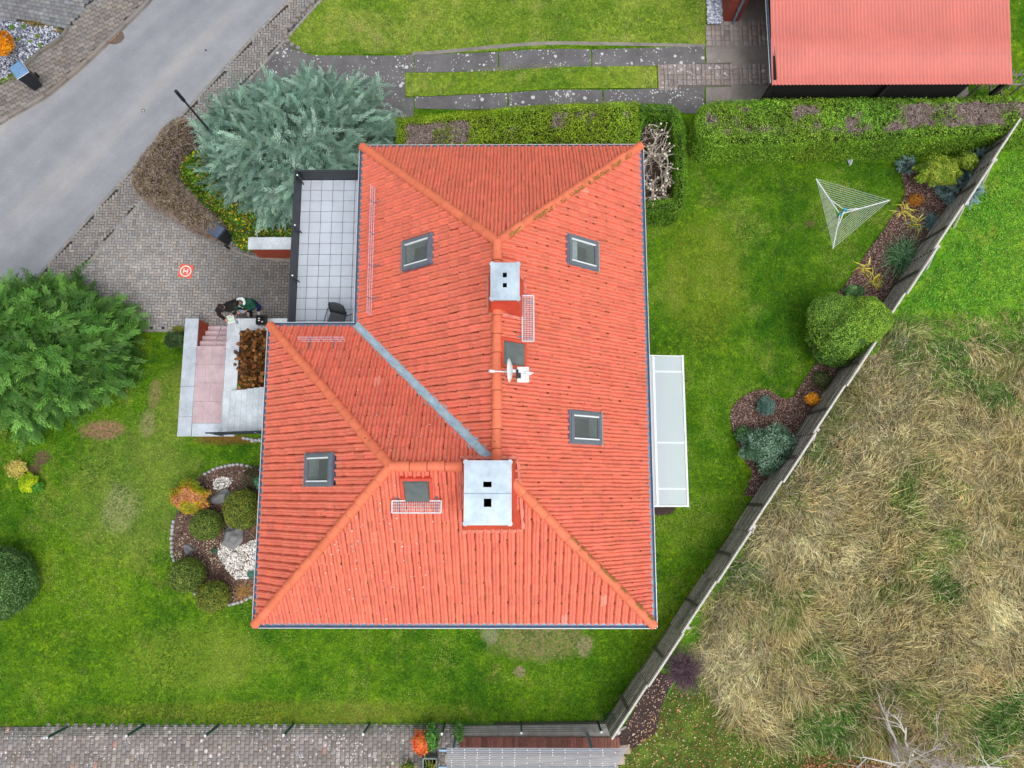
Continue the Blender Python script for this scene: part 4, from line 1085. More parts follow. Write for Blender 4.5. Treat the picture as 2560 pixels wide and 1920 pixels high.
V, Fc, C = join([speck('roof_wing_west', 300, lambda x, y: .5, LI, 5, .011, 'l'), speck('roof_south', 220, lambda x, y: float(math.exp(-((x + 3.8) ** 2 + (y + 1.2) ** 2) / 2.2)), LI, 6, .02, 'l'), speck('roof_wing_north', 110, lambda x, y: float(math.exp(-((x + 2.6) ** 2) / 1.5)), LI, 7, .015, 'l'), speck('roof_west', 130, lambda x, y: 1, LI, 8, .012, 'l')])
tag(np_obj('lichen', V, Fc, M['leafplain'], house, C), kind='stuff')
mb = MB(); rg = rngf(9)
for a, b, sg, lo, hi in ((Vector((XE, YN, EZ)), Vector((*Pn, RZ)), -1, .12, .95), (Vector((XE, YS, EZ)), Vector((*Jn, RZ)), 1, .05, .62)):
    t = (b - a).normalized(); side = t.cross(Vector((0, 0, 1))).normalized(); up = side.cross(t).normalized(); Ln = (b - a).length; q = lo * Ln
    if side.y * sg < 0 or True:
        s_ = 1 if (side.x > 0) else -1
    for _ in range(520):
        q = (lo + (hi - lo) * rg.random()) * Ln
        if mnoise.noise(Vector((q * 1.9, sg * 5, 0))) + .35 * mnoise.noise(Vector((q * 6, sg, 0))) < -.12: continue
        th = math.pi * (.08 + .3 * rg.random()); l = .018 + .03 * rg.random(); dt = .11; vs = []
        for (w, an) in ((-1, 0), (0, dt), (1, 0), (0, -dt)): vs.append(a + t * (q + l * w) + side * s_ * math.cos(th + an) * .129 + up * (math.sin(th + an) * .127 + RL))
        k = .7 + .6 * rg.random(); mb.cur = tuple(x * k for x in (lin('a08a3c') if rg.random() < .6 else lin('b07a44'))); mb.add(vs, [(0, 1, 2, 3)])
tag(mb.build('hip_moss', M['leafplain'], house), kind='stuff')
# snow guards: upright lattice rails
def guard(kind, pa, pb):
    ua, va = hit(kind, *pa, .1); ub, vb = hit(kind, *pb, .1); mb = MB(); o, ud, nd, L = slope_frame(kind); v = (va + vb) / 2
    def pt(u, h): return Vector(to3(kind, u, v, .09)) + Vector((nd[0] * -.02 * 0, nd[1] * 0, h)) - Vector((nd[0], nd[1], 0)) * h * .35
    for h in (0.0, .1, .2): mb.tube([pt(ua, h), pt(ub, h)], .009 if h else .012, 5)
    n = int(abs(ub - ua) / .13)
    for i in range(n):
        u0 = ua + (ub - ua) * i / n; u1 = ua + (ub - ua) * (i + .5) / n; u2 = ua + (ub - ua) * (i + 1) / n; mb.tube([pt(u0, 0), pt(u1, .2)], .005, 4); mb.tube([pt(u1, .2), pt(u2, 0)], .005, 4)
    gd = mb.build('snow_guard', M['guard'], house); mb = MB()
    m = max(2, int(abs(ub - ua) / .75))
    for i in range(m):
        u = ua + (ub - ua) * (i + .5) / m; b0 = Vector(to3(kind, u, v + .28, .08)); mb.tube([b0, pt(u, 0), pt(u, .21)], .013, 5)
    mb.build('bracket', M['zinc'], gd)
M['guard'] = plain('pinkish_galvanised_lattice', lin('e3c6d2'), .4, .2, .05)
guard('roof_west', (935, 468), (928, 788)); guard('roof_wing_north', (748, 852), (864, 853))
# satellite dish on the ridge
dz = 8.75; dc = Vector(W(1277, 926, dz)); mb = MB(); n = 20; rings = 5; vs = [tuple(dc + Vector((.045, 0, 0)))]
for r in range(1, rings + 1):
    for k in range(n):
        a = 2 * math.pi * k / n; rr = .27 * r / rings; vs.append(tuple(dc + Vector((.045 - .075 * (r / rings) ** 2 - math.sin(a) * rr * .12, math.cos(a) * rr, math.sin(a) * rr * 1.06))))
fs = [(0, 1 + k, 1 + (k + 1) % n) for k in range(n)] + [(1 + (r - 1) * n + k, 1 + r * n + k, 1 + r * n + (k + 1) % n, 1 + (r - 1) * n + (k + 1) % n) for r in range(1, rings) for k in range(n)]
mb.add(vs, fs); dish = mb.build('satellite_dish', M['white'], house, smooth=True); sd = dish.modifiers.new('thick', 'SOLIDIFY'); sd.thickness = .022
MB().tube([dc + Vector((.04, 0, -.2)), dc + Vector((-.28, .0, -.12)), dc + Vector((-.4, -.01, -.05))], [.02, .017, .02], 8).tube([dc + Vector((-.36, -.01, -.06)), dc + Vector((-.47, -.01, .0))], [.03, .035], 10).build('feed_arm', M['white'], dish)
MB().box(dc + Vector((.27, -.08, -.1)), (.26, .34, .05)).tube([dc + Vector((.04, 0, -.03)), dc + Vector((.18, -.02, -.05))], .04, 8).tube([dc + Vector((.3, -.05, 0)), dc + Vector((.42, -.05, .02)), dc + Vector((.5, -.05, 0)), dc + Vector((.42, -.09, .01)), dc + Vector((.3, -.09, 0))], .016, 6).build('mount', M['white'], dish)
bz = roofz(dc.x + .13, dc.y)
MB().tube([(dc.x + .14, dc.y - .03, bz - .1), (dc.x + .14, dc.y - .03, dz + .18)], .028, 10).box((dc.x + .17, dc.y - .12, dz + .02), (.1, .1, .12)).build('mast', M['plastic_dk'], dish)

# roof terrace over the garage
TZ = 2.7
terr = house
tx0, ty1 = q2(752, 451, TZ); tx1 = -3.96; ty0 = YV - wt
tx0 = float(np.mean([q2(752, 451, TZ)[0], q2(743, 790, TZ)[0]]))
MB().box(((tx0 - .12 + tx1) / 2, (ty0 + ty1) / 2, TZ - .17), (tx1 - tx0 + .12, ty1 - ty0 + .12, .22)).build('terrace_deck', M['terr'], terr)
out = []; tw = 0.352; xs0 = q2(771.6, 590, TZ)[0]; ys0 = q2(790, 502.3, TZ)[1]; gp = .014
for i in range(-1, 6):
    for j in range(-2, 13):
        x0 = max(xs0 + (i) * tw + gp / 2, tx0); x1 = min(xs0 + (i + 1) * tw - gp / 2, tx1); y1 = min(ys0 - j * tw - gp / 2, ty1); y0 = max(ys0 - (j + 1) * tw + gp / 2, ty0)
        if x1 - x0 > .03 and y1 - y0 > .03: out.append([(x0, y0), (x1, y0), (x1, y1), (x0, y1)])
mb = MB(); rg = rngf(5)
for q in out:
    k = 1 + rg.normal(0, .03); mb.cur = (k, k, k); mb.prism(q, TZ - .03, TZ + rg.normal(0, .001))
mb.build('terrace_slabs', M['terr'], terr)
mb = MB()
def rail(mb, p, q, z0, z1, nb=7):
    p, q = Vector(p), Vector(q); t = (q - p).normalized(); nn = Vector((-t.y, t.x)); L = (q - p).length; c = (p + q) / 2; an = math.atan2(t.y, t.x)
    for i in range(nb):
        z = z0 + (z1 - z0) * (i + .5) / nb; mb.box((c.x, c.y, z), (L, .018, (z1 - z0) / nb * .9), an)
    mb.box((c.x, c.y, z1 + .02), (L + .03, .05, .03), an)
rx = tx0 - .015; ry = ty1 + .015; RT = 3.36
rail(mb, (rx, ty0 + .3), (rx, ry), TZ + .03, RT - .03); rail(mb, (rx + .03, ry), (XM + .3, ry), TZ + .03, RT - .03)
rl = mb.build('railing', M['anth'], terr)
for px_, py_ in ((740, 438), (736, 563), (732, 689)):
    t_ = W(px_, py_, RT); mbp = MB().tube([(rx + .07, t_[1], TZ), (rx + .07, t_[1], RT)], .022, 8); po = mbp.build('post', M['anth'], rl)
    MB().tube([(rx + .07, t_[1], RT), (rx + .07, t_[1], RT + .02)], .026, 8).build('post_cap', M['white'], rl)
# garage below the terrace
MB().prism([(rx + .02, ty0 + .1), (rx + .02, ry - .02), (XM + .6, ry - .02), (XM + .6, ty0 + .1)], 0.0, TZ - .29).build('garage', M['wallpaint'], house)

# ------------------------------------------------ glass canopy on the east side
zc = 3.35
p0, p1, p2, p3_ = (q2(1626, 888, zc), q2(1712, 888, zc), q2(1718, 1268, zc), q2(1634, 1268, zc))
cx0 = XE - wt; cx1 = (p1[0] + p2[0]) / 2; cy1 = (p0[1] + p1[1]) / 2; cy0 = (p2[1] + p3_[1]) / 2
can = thing('patio_canopy', (cx1, (cy0 + cy1) / 2, LZ), 'white framed glass canopy standing against the east wall of the house', 'canopy')
mb = MB(); sl = 0.10
def cz(x): return zc + (cx1 - x) * sl
def cbar(mb, xa, ya, xb, yb, w, h, dz=0):
    a = Vector((xa, ya, cz(xa) + dz)); b = Vector((xb, yb, cz(xb) + dz)); t = (b - a).normalized(); s_ = t.cross(Vector((0, 0, 1))).normalized(); u_ = s_.cross(t)
    vs = [p + s_ * i * w / 2 + u_ * j * h / 2 for p in (a, b) for i, j in ((-1, -1), (1, -1), (1, 1), (-1, 1))]
    mb.add(vs, [(3, 2, 1, 0), (4, 5, 6, 7), (0, 1, 5, 4), (1, 2, 6, 5), (2, 3, 7, 6), (3, 0, 4, 7)])
fx = q2(1634, 1000, zc)[0]
cbar(mb, cx1 - .03, cy0, cx1 - .03, cy1, .06, .10); cbar(mb, fx, cy0 + .05, fx, cy1 - .05, .07, .09)
for yy, w_ in ((cy0 + .035, .07), (cy1 - .035, .05)): cbar(mb, cx0, yy, cx1 - .062, yy, w_ * .7, .09, .002)
cf = mb.build('frame', M['white'], can, bevel=.01); mb = MB()
for py in (930, 1107, 1222):
    yy = q2(1670, py, zc)[1]; cbar(mb, fx + .036, yy, cx1 - .065, yy, .06, .03, .012)
mb.build('rafter', M['softwhite'], can)
for (xa, xb) in ((cx0, fx - .036), (fx + .036, cx1 - .062)):
    mb = MB(); mb.add([(xa, cy0 + .06, cz(xa) + .02), (xb, cy0 + .06, cz(xb) + .02), (xb, cy1 - .06, cz(xb) + .02), (xa, cy1 - .06, cz(xa) + .02)], [(0, 1, 2, 3)]); mb.build('glass_panel', M['canopyglass'], can)
for yy in (cy0 + .05, cy1 - .05, (cy0 + cy1) / 2): MB().box((cx1 - .06, yy, (LZ + zc - .06) / 2), (.09, .09, zc - .06 - LZ)).build('post', M['white'], can)
struct(drape('patio', [(cx0, cy0 + .1), (cx1 - .12, cy0 + .1), (cx1 - .12, cy1 - .1), (cx0, cy1 - .1)], .03, M['terr']))

# ------------------------------------------------ steps from the driveway up to the landing
Z9 = LZ + .03
stair = thing('garden_stairs', tuple(W(525, 870, 0)), 'pink granite steps and landing between pale granite topped walls', 'stairs')
def P9(*pts): return [q2(x, y, Z9) for x, y in pts]
wl = P9((461.7, 796), (495.3, 796), (491.2, 866), (456, 866)); yt = wl[0][1]; xl0 = wl[0][0]; xl1 = wl[1][0]
ybot = q2(500, 1091, Z9)[1]; xr0 = q2(567, 830, Z9)[0]; xr1 = q2(600, 830, Z9)[0]; ystep = q2(500, 865, Z9)[1]; yped = q2(500, 1058, Z9)[1]
xl0 = (q2(461.7, 796, Z9)[0] + q2(444, 1091, Z9)[0]) / 2; xl1 = (xl1 + q2(480.5, 1058, Z9)[0]) / 2; yland = q2(560, 978, Z9)[1]
tk = .05
mb = MB(); mb.box(((xl0 + xl1) / 2, (yt + ybot) / 2, Z9 / 2 - tk), (xl1 - xl0 - .03, yt - ybot - .03, Z9 - 2 * tk + tk)); w1 = mb.build('side_wall', M['redwall'], stair)
ycut = q2(500, 1124 - 90, Z9)[1]
mb = MB(); yj = [yt, yt - 2.3, yt - 3.3, ybot]
for a_, b_ in zip(yj[:-1], yj[1:]): mb.box(((xl0 + xl1) / 2, (a_ + b_) / 2, Z9 - tk / 2), (xl1 - xl0, abs(a_ - b_) - .006, tk))
mb.box(((xl1 + xr1) / 2 + .01, (ybot + yped) / 2, Z9 - tk / 2), (xr1 - xl1 - .02, yped - ybot, tk)); mb.build('coping', M['granite'], w1, bevel=.006)
mb = MB(); mb.box(((xr0 + xr1) / 2, (yt + yland) / 2 - .02, (Z9 - tk) / 2), (xr1 - xr0 - .03, yt - yland - .06, Z9 - tk))
yL0 = q2(600, 825.7, Z9)[1]; xfar = q2(745, 800, Z9)[0]
mb.box(((xr1 + xfar) / 2, (yt + yL0) / 2, (Z9 - tk) / 2), (xfar - xr1 + .02, yt - yL0 - .03, Z9 - tk - .001)); w2 = mb.build('side_wall', M['redwall'], stair)
mb = MB()
mb.box(((xr0 + xr1) / 2, (yt + yland) / 2, Z9 - tk / 2), (xr1 - xr0, yt - yland, tk)); mb.box(((xr1 + xfar) / 2 + .003, (yt + yL0) / 2, Z9 - tk / 2), (xfar - xr1, yt - yL0, tk)); mb.build('coping', M['granite_lt'], w2, bevel=.006)
x_, y_ = q2(593.5, 806, Z9); MB().box((x_, y_, Z9 + .004), (.065, .13, .008)).build('cover_plate', M['zinc'], w2)
nst = 4; td = (yt - .08 - ystep) / nst; rise = Z9 / (nst + 1)
for k in range(nst):
    zt_ = rise * (k + 1); y1_ = yt - .08 - td * k
    mb = MB(); mb.box(((xl1 + xr0) / 2, y1_ - td / 2 - .0, zt_ / 2), (xr0 - xl1 - .004, td, zt_ - .002)); mb.build('step', M['pink'], stair, bevel=.006)
    MB().box(((xl1 + xr0) / 2, y1_ - td + .012, zt_ + .0015), (xr0 - xl1 - .01, .022, .003)).box(((xl1 + xr0) / 2, y1_ - .02, zt_ + .0015), (xr0 - xl1 - .01, .03, .003)).build('nosing', M['pink2'], stair)  # darker strips: weak riser shading put into the tread colour
mb = MB(); ys_ = [ystep, ystep - .62, ystep - 1.24, ystep - 1.86, yped + .004]
for i in range(4):
    nx_ = 2; xs_ = [xl1 + .004, xl1 + (xr0 - xl1) * (.36 if i % 2 else .55), xr0 - .004]
    for j in range(2):
        mb.box(((xs_[j] + xs_[j + 1]) / 2, (ys_[i] + ys_[i + 1]) / 2, Z9 - .02), (xs_[j + 1] - xs_[j] - .006, abs(ys_[i] - ys_[i + 1]) - .006, .036))
mb.build('landing', M['pink'], stair)
MB().box(((xl1 + xr0) / 2, (ystep + yped) / 2, (Z9 - .045) / 2), (xr0 - xl1 - .01, ystep - yped - .02, Z9 - .045)).build('landing_base', M['redwall'], stair)
ha = W(561.5, 797.5, .98); hb = W(540, 851, 1.72); hc = W(538.8, 862, 1.75)
hr = MB().tube([ha, hb, hc], .021, 8).build('handrail', M['steel'], stair)
mb = MB()
for f_ in (.18, .85):
    p = ha + (hb - ha) * f_; mb.tube([p, (p[0] - .0, p[1], p[2] - .07), (xr0 + .03, p[1] - .02, Z9)], .012, 6)
mb.build('bracket', M['steel'], hr)

# ------------------------------------------------ pale entrance steps climbing to the door
ent = thing('entrance_steps', tuple(W(600, 1030, LZ)), 'pale granite steps climbing to the door with a dark railing', 'stairs')
ye1 = yland - .0; ye0 = q2(600, 1084, Z9)[1]; xs = q2(562, 978, Z9)[0]; tdx = .245; rs_ = .158
for k in range(8):
    zt_ = Z9 + rs_ * (k + 1) * 1.0 if k else Z9 + .012; zt_ = Z9 + .012 + rs_ * k
    x0 = xs + tdx * k if k else xr0 - .002
    x1 = xs + tdx * (k + 1) if k < 7 else XW + wt + .15
    MB().box(((x0 + x1) / 2, (ye0 + ye1) / 2, (zt_ + LZ - .3) / 2), (x1 - x0, ye1 - ye0, zt_ - LZ + .3)).build('step', M['granite_lt'], ent, bevel=.008)
    MB().box((x0 + .018, (ye0 + ye1) / 2, zt_ + .0015), (.02, ye1 - ye0 - .02, .003)).build('nosing', M['granite'], ent)
mb = MB(); ry_ = ye0 - .04
a0, a1 = (xs - .1, Z9 + .75), (XW + wt, Z9 + .85 + rs_ * 7)
mb.tube([(a0[0] - .12, ry_, a0[1]), (a0[0], ry_, a0[1] + .02), (a1[0], ry_, a1[1])], .024, 8)
for k in range(9):
    t_ = k / 9; z_ = a0[1] * (1 - t_) + a1[1] * t_
for dz_ in (.12, .25, .38, .51): 
    A0 = Vector((a0[0], ry_, a0[1] - dz_)); A1 = Vector((a1[0], ry_, a1[1] - dz_)); mb.tube([A0, A1], .03, 4)
er = mb.build('railing', M['anth'], ent); mb = MB()
for t_ in (.04, .5, .96):
    x_ = a0[0] + (a1[0] - a0[0]) * t_; z_ = a0[1] + (a1[1] - a0[1]) * t_; mb.tube([(x_, ry_ - .03, LZ), (x_, ry_ - .03, z_)], .022, 8)
mb.build('post', M['zinc'], er)
struct(MB().prism([(xr1 - .03, yL0 + .02), (XW + wt - .16, yL0 + .02), (XW + wt - .16, yland - .02), (xr1 - .03, yland - .02)], .2, LZ - .06).build('planter_soil', M['soil']))
# free-standing wall stub beside the terrace
gw = thing('garden_wall', tuple(W(676, 625, 0)), 'short red wall with pale granite top running up to the terrace', 'wall')
zw = 1.05; a = q2(622.5, 593, zw); b = q2(732, 623, zw)
MB().box(((a[0] + b[0]) / 2 + .1, (a[1] + b[1]) / 2, (zw - .05) / 2), (b[0] - a[0] + .12, a[1] - b[1] - .05, zw - .05)).build('wall', M['redwall'], gw)
MB().box(((a[0] + b[0]) / 2 + .08, (a[1] + b[1]) / 2, zw - .025), (b[0] - a[0] + .2, a[1] - b[1], .05)).build('coping', M['granite_lt'], gw, bevel=.006)
# ================================================================== NEIGHBOURS
# carport with red profiled sheet roof
zc0 = 3.0
ca = q2(1930, 213, zc0); cb = q2(2451 + 81, 215, zc0); cw0, cw1 = ca[0], cb[0]; cy = ca[1]; cd = 6.2; CS = 0.09
cp = thing('carport', ((cw0 + cw1) / 2, cy + cd / 2, LZ), 'open carport under a red ribbed sheet metal roof', 'carport')
n = int((cw1 - cw0) / .0283); xs = np.linspace(cw0, cw1, n); pf = np.array([0, .0, .036, .036])
zz = pf[np.arange(n) % 4]
Ys = [cy, cy + 1.55, cy + 1.551, cy + cd]; V = []; 
for j, yy in enumerate(Ys):
    for i in range(n): V.append((xs[i], yy, zc0 + (yy - cy) * CS + zz[i] + (.022 if j >= 2 else 0)))
F_q = [(j * n + i, j * n + i + 1, (j + 1) * n + i + 1, (j + 1) * n + i) for j in (0, 1, 2) for i in range(n - 1)]
rf = np_obj('roof', np.array(V), np.array(F_q), M['sheet'], cp)
mb = MB(); rg = rngf(3)
for i in range(90):
    for yy in (cy + .25, cy + 1.0, cy + 1.75, cy + 2.5):
        mb.ell((cw0 + (i + .5) * (cw1 - cw0) / 90 + rg.normal(0, .01), yy, zc0 + (yy - cy) * CS + .03), (.012, .012, .008), 6, 4)
mb.build('screw', M['zinc'], rf)
gt = gutter((cw0 - .02, cy + .1), (cw0 - .02, cy + cd), (-1, 0), cp, zc0 - .02, .11)
mb = MB(); mb.box((cw0 + .25, cy + cd / 2 + .1, (LZ + zc0 - .1) / 2 + .0), (.12, cd - .4, .12)) if False else None
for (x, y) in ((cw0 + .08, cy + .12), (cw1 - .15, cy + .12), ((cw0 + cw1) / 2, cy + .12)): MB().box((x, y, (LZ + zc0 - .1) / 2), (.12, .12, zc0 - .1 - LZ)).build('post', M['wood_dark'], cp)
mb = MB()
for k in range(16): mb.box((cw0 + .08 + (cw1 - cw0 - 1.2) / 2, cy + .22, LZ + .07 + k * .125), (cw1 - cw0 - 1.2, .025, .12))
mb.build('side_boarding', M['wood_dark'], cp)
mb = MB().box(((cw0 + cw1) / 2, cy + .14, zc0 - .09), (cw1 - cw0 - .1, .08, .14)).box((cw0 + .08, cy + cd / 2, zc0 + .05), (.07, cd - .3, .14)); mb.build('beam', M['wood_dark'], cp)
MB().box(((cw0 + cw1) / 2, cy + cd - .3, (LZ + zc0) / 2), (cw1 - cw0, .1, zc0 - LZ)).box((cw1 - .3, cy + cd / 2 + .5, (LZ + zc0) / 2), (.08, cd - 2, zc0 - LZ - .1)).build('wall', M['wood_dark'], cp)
struct(drape('carport_floor', [(cw0, cy + .05), (cw1, cy + .05), (cw1, cy + cd), (cw0 - .6, cy + cd), (cw0 - .6, cy + .05)], .02, M['tar2']))
# woodpile frame leaning at the carport's open corner
lt = thing('timber_trestle', tuple(G(2500, 235)), 'grey timber lattice frame at the right-hand corner of the carport', 'trestle')
mb = MB(); bx, by = q2(2490, 232, 1.6)
mb.cur = (1, 1, 1)
for s_ in (0, .35): mb.tube([(bx - .9, by + s_, LZ + 1.25), (bx + .6, by + s_, LZ + 1.2)], .03, 5)
for k in range(6): mb.tube([(bx - .8 + k * .25, by - .05, LZ + 1.0), (bx - .5 + k * .25, by + .45, LZ + 1.32)], .022, 5)
for (a_, b_) in ((-.85, 0), (.55, 0), (-.85, .35), (.55, .35)): mb.tube([(bx + a_, by + b_, LZ), (bx + a_, by + b_, LZ + 1.25)], .03, 5)
mb.build('frame', M['wood_old'], lt)
mb = MB(); mb.cur = (.9, .88, .85)
rp_ = thing('boundary_rail', (cw1 + .45, cy + 1.5, LZ), 'grey weathered rail fence running past the right side of the carport', 'fence')
for z_ in (1.0, .5): mb.tube([(cw1 + .42, cy - .1, LZ + z_), (cw1 + .5, cy + 5, LZ + z_)], .035, 5)
mb.build('rail', M['wood_old'], rp_)
for k in range(3): 
    m2 = MB(); m2.cur = (1, 1, 1); m2.tube([(cw1 + .42, cy + k * 1.9, LZ), (cw1 + .42, cy + k * 1.9, LZ + 1.15)], .05, 6); m2.build('post', M['wood_old'], rp_)

# brick garage beside it
bx0, by0 = G(1806, 55)[:2]
bg_ = thing('brick_garage', (bx0 + 1.5, by0 + 3, LZ), 'red brick garage with a grey downpipe left of the carport', 'garage')
bxe = cw0 - .25; MB().box(((bx0 + bxe) / 2, by0 + 3, (LZ + 3.7) / 2 - .2), (bxe - bx0, 6, 3.7 - LZ + .4)).build('wall', M['brick'], bg_)
MB().box(((bx0 + bxe) / 2, by0 + 3, 3.76), (bxe - bx0 + .3, 6.3, .12)).build('roof', M['zinc'], bg_)
pa, pb = W(1833, 68, LZ + .05), None
MB().tube([(pa[0], by0 - .07, LZ + .02), (pa[0], by0 - .07, 3.7)], .045, 10).tube([(pa[0], by0 - .07, LZ + .75), (pa[0], by0 - .07, LZ + .85)], .058, 10).build('downpipe', M['zinc'], bg_)

# ------------------------------------------------ wooden fence along the field
wf = thing('wooden_fence', (*((F0 + F1) / 2), LZ), 'long weathered grey slatted wooden fence between garden and field', 'fence')
TL = FL + 1.2; npan = 13; pl = TL / npan; rg = rngf(31); P0 = F1 + (-fd) * 0 ; st = F1 - 0 * fd
for i in range(npan):
    a = F1 - fd * (i * pl); b = F1 - fd * ((i + 1) * pl - .03); c = (a + b) / 2; an = math.atan2(fd[1], fd[0]); H_ = 1.6 + rg.normal(0, .03) + (.06 if i % 2 else 0)
    mb = MB(); offn = .03 * (i % 2)
    for k in range(8):
        kk = 1.1 + 1.1 * rg.random(); mb.cur = (kk, kk * .99, kk * .97); st_ = (H_ - .12) / 8
        z = LZ + .07 + st_ * (k + .5); mb.box((c[0] + fn[0] * offn, c[1] + fn[1] * offn, z), (pl + .04, .02, st_ * .5), an + rg.normal(0, .0015))
        mb.cur = (.14, .135, .13); mb.box((c[0] + fn[0] * (offn + .028), c[1] + fn[1] * (offn + .028), z - st_ * .5), (pl + .04, .02, st_ * .72), an)  # added rear slats, coloured dark for the shade in the gaps
    mb.build('slat_panel', M['wood_old'], wf)
    mb = MB(); kk = 1.45; mb.box((c[0] + fn[0] * (offn + .02), c[1] + fn[1] * (offn + .02), LZ + H_ + .005), (pl + .03, .055, .03), an); mb.build('top_rail', M['rail_wood'], wf)
    mb = MB(); mb.cur = (.4, .38, .36); m_ = (a + b) / 2; mb.box((m_[0] - fn[0] * .03, m_[1] - fn[1] * .03, LZ + H_ / 2), (.09, .03, H_ - .1), an); mb.build('batten', M['wood_old'], wf)
    if i % 2 == 0 or i > 9:
        mb = MB(); mb.cur = (1.3, 1.28, 1.22); p = a - fd * .2 + fn * .12; mb.box((p[0], p[1], LZ + .72), (.1, .1, 1.44), an)
        mb.tube([(p[0], p[1], LZ + 1.3), (p[0] + fn[0] * .5, p[1] + fn[1] * .5, LZ)], .04, 5); mb.build('post', M['rail_wood'], wf)

# ------------------------------------------------ green mesh fence at the bottom
GF = 0.98
bpx = [(-20, 1817), (170, 1814), (360, 1810), (548, 1809.5), (735, 1808), (925, 1806), (1113, 1805), (1303, 1803), (1494, 1801)]
gf = thing('mesh_fence', tuple(G(750, 1808)), 'low green welded mesh fence along the bottom edge of the lawn', 'fence')
bps = [G(*p) for p in bpx]; end = np.array([*(F1 + fd * -.4), LZ]); bps2 = bps + [end]
for p in bps:
    po = MB().box((p[0], p[1] - .03, LZ + GF / 2), (.05, .06, GF)).build('post', M['green_metal'], gf); MB().box((p[0], p[1] - .03, LZ + GF + .01), (.055, .065, .02)).build('post_cap', M['zinc_lip'], po)
for a, b in zip([G(-210, 1820)] + bps, bps2):
    mb = MB(); a = Vector(a); b = Vector(b); L = (b - a).length; n = int(L / .05)
    for k in range(n + 1):
        p = a.lerp(b, k / n); mb.add([(p.x - .0025, p.y, LZ + .02), (p.x + .0025, p.y, LZ + .02), (p.x + .0025, p.y, LZ + GF - .02), (p.x - .0025, p.y, LZ + GF - .02)], [(0, 1, 2, 3)])
    for k in range(6):
        z = LZ + .04 + (GF - .07) * k / 5; mb.tube([(a.x, a.y - .006, z), (b.x, b.y - .006, z)], .006, 4)
    mb.build('mesh_panel', M['green_metal'], gf)

# ------------------------------------------------ neighbour's pergola at the bottom
PZ = 2.6
pg_ = thing('pergola', tuple(G(1330, 1900)), 'clear corrugated roof on slim bars over the neighbouring seat below the mesh fence', 'pergola')
pp = [q2(1117, 1869, PZ), q2(1571, 1862, PZ), q2(1500, 2000, PZ), q2(1110, 2000, PZ)]
n = 230; V = []; y0_, y1_ = pp[0][1], pp[3][1]; yy = np.linspace(y1_, y0_, n)
xr_ = lambda y: pp[1][0] + (pp[2][0] - pp[1][0]) * (pp[1][1] - y) / (pp[1][1] - pp[2][1])
for j in range(n): zz_ = PZ + .012 * math.sin(j * 2 * math.pi / 9); V += [(pp[0][0], yy[j], zz_), (xr_(yy[j]), yy[j], zz_)]
np_obj('roof', np.array(V), np.array([(2 * j, 2 * j + 1, 2 * j + 3, 2 * j + 2) for j in range(n - 1)]), M['polycarb'], pg_)
mb = MB()
for k in range(16):
    x = pp[0][0] + .15 + k * .355
    if x > xr_(y0_) - .1: break
    for q in range(26):
        y = y0_ - .05 - q * .07
        if x < xr_(y) - .05 and rngf(k * 40 + q).random() > .3: mb.box((x + .01 * math.sin(q), y, PZ + .02), (.022, .035, .008))
mb.build('fixing', M['print'], pg_)
mb = MB()
for k in range(5): mb.box(((pp[0][0] + pp[1][0]) / 2 - .3, y0_ - .1 - k * .45, PZ - .09), (5.0, .05, .07))
mb.build('rafter', M['zinc'], pg_)
for x in (pp[0][0] + .15, pp[1][0] - 1.0):
    for y in (y0_ - .15, y1_ + .2): MB().box((x, y, (LZ + PZ - .1) / 2), (.07, .07, PZ - .1 - LZ)).build('post', M['zinc'], pg_)
# stone paving seen through it
pv = GP([(1120, 1870), (1570, 1870), (1500, 2100), (1120, 2100)])
P, c = bond(pv, .42, .28, .1, .015, 33, lin('cdbfae'), .18); struct(drape('flagstone_bed', pv, .02, M['joint'])); struct(blocks('flagstones', P, c, M['paver'], off=.05, seed=34))
sill = GP([(1158, 1813), (1545, 1808), (1545, 1840), (1154, 1842)]); struct(drape('concrete_strip', sill, .06, M['kerb']))
sb = GP([(1235, 1806), (1545, 1802), (1545, 1811), (1235, 1816)]); struct(drape('weedy_strip', sb, .05, M['soil']))
dk_ = thing('wooden_deck', tuple(G(1345, 1855)), 'red-brown board deck edge between concrete strip and clear roof', 'deck')
mb = MB(); rg = rngf(35); xa, xb = G(1150, 1860)[0], G(1548, 1860)[0]; ya, yb = G(1300, 1840)[1], G(1300, 1885)[1]; nb = 52
for k in range(nb):
    kk = .65 + .6 * rg.random(); mb.cur = (kk, kk * (.9 + .15 * rg.random()), kk); mb.box((xa + (k + .5) * (xb - xa) / nb, (ya + yb) / 2, LZ + .1), ((xb - xa) / nb - .008, ya - yb, .03))
mb.build('boards', M['wood_red'], dk_)

# ------------------------------------------------ drying rack, lamp, bins, pad, chair
dr = thing('rotary_dryer', tuple(G(2046, 562)), 'white three-armed rotary washing line with teal joints on the lawn', 'clothes dryer')
zt_ = LZ + 1.75; hub = Vector(W(2112, 525, zt_)); hub2 = Vector((hub.x, hub.y, zt_ - .34)); za = zt_ - .02
ends = [Vector(W(2040, 447, za + .12)), Vector(W(2224.5, 500.5, za + .12)), Vector(W(2082.5, 621, za + .12))]
MB().tube([(hub.x, hub.y, LZ), hub], .02, 8).build('pole', M['zinc'], dr)
MB().tube([hub + Vector((0, 0, -.06)), hub + Vector((0, 0, .06))], .055, 10).build('joint', M['teal'], dr)
MB().tube([hub2 + Vector((0, 0, -.06)), hub2 + Vector((0, 0, .06))], .055, 10).build('joint', M['teal'], dr)
for e in ends:
    mid = hub2.lerp(e, .52)
    ar = MB().tube([hub2, mid, e], .019, 6).build('arm', M['white'], dr); MB().tube([hub, hub2.lerp(e, .42) + Vector((0, 0, .01))], .014, 6).build('strut', M['white'], ar)
mb = MB()
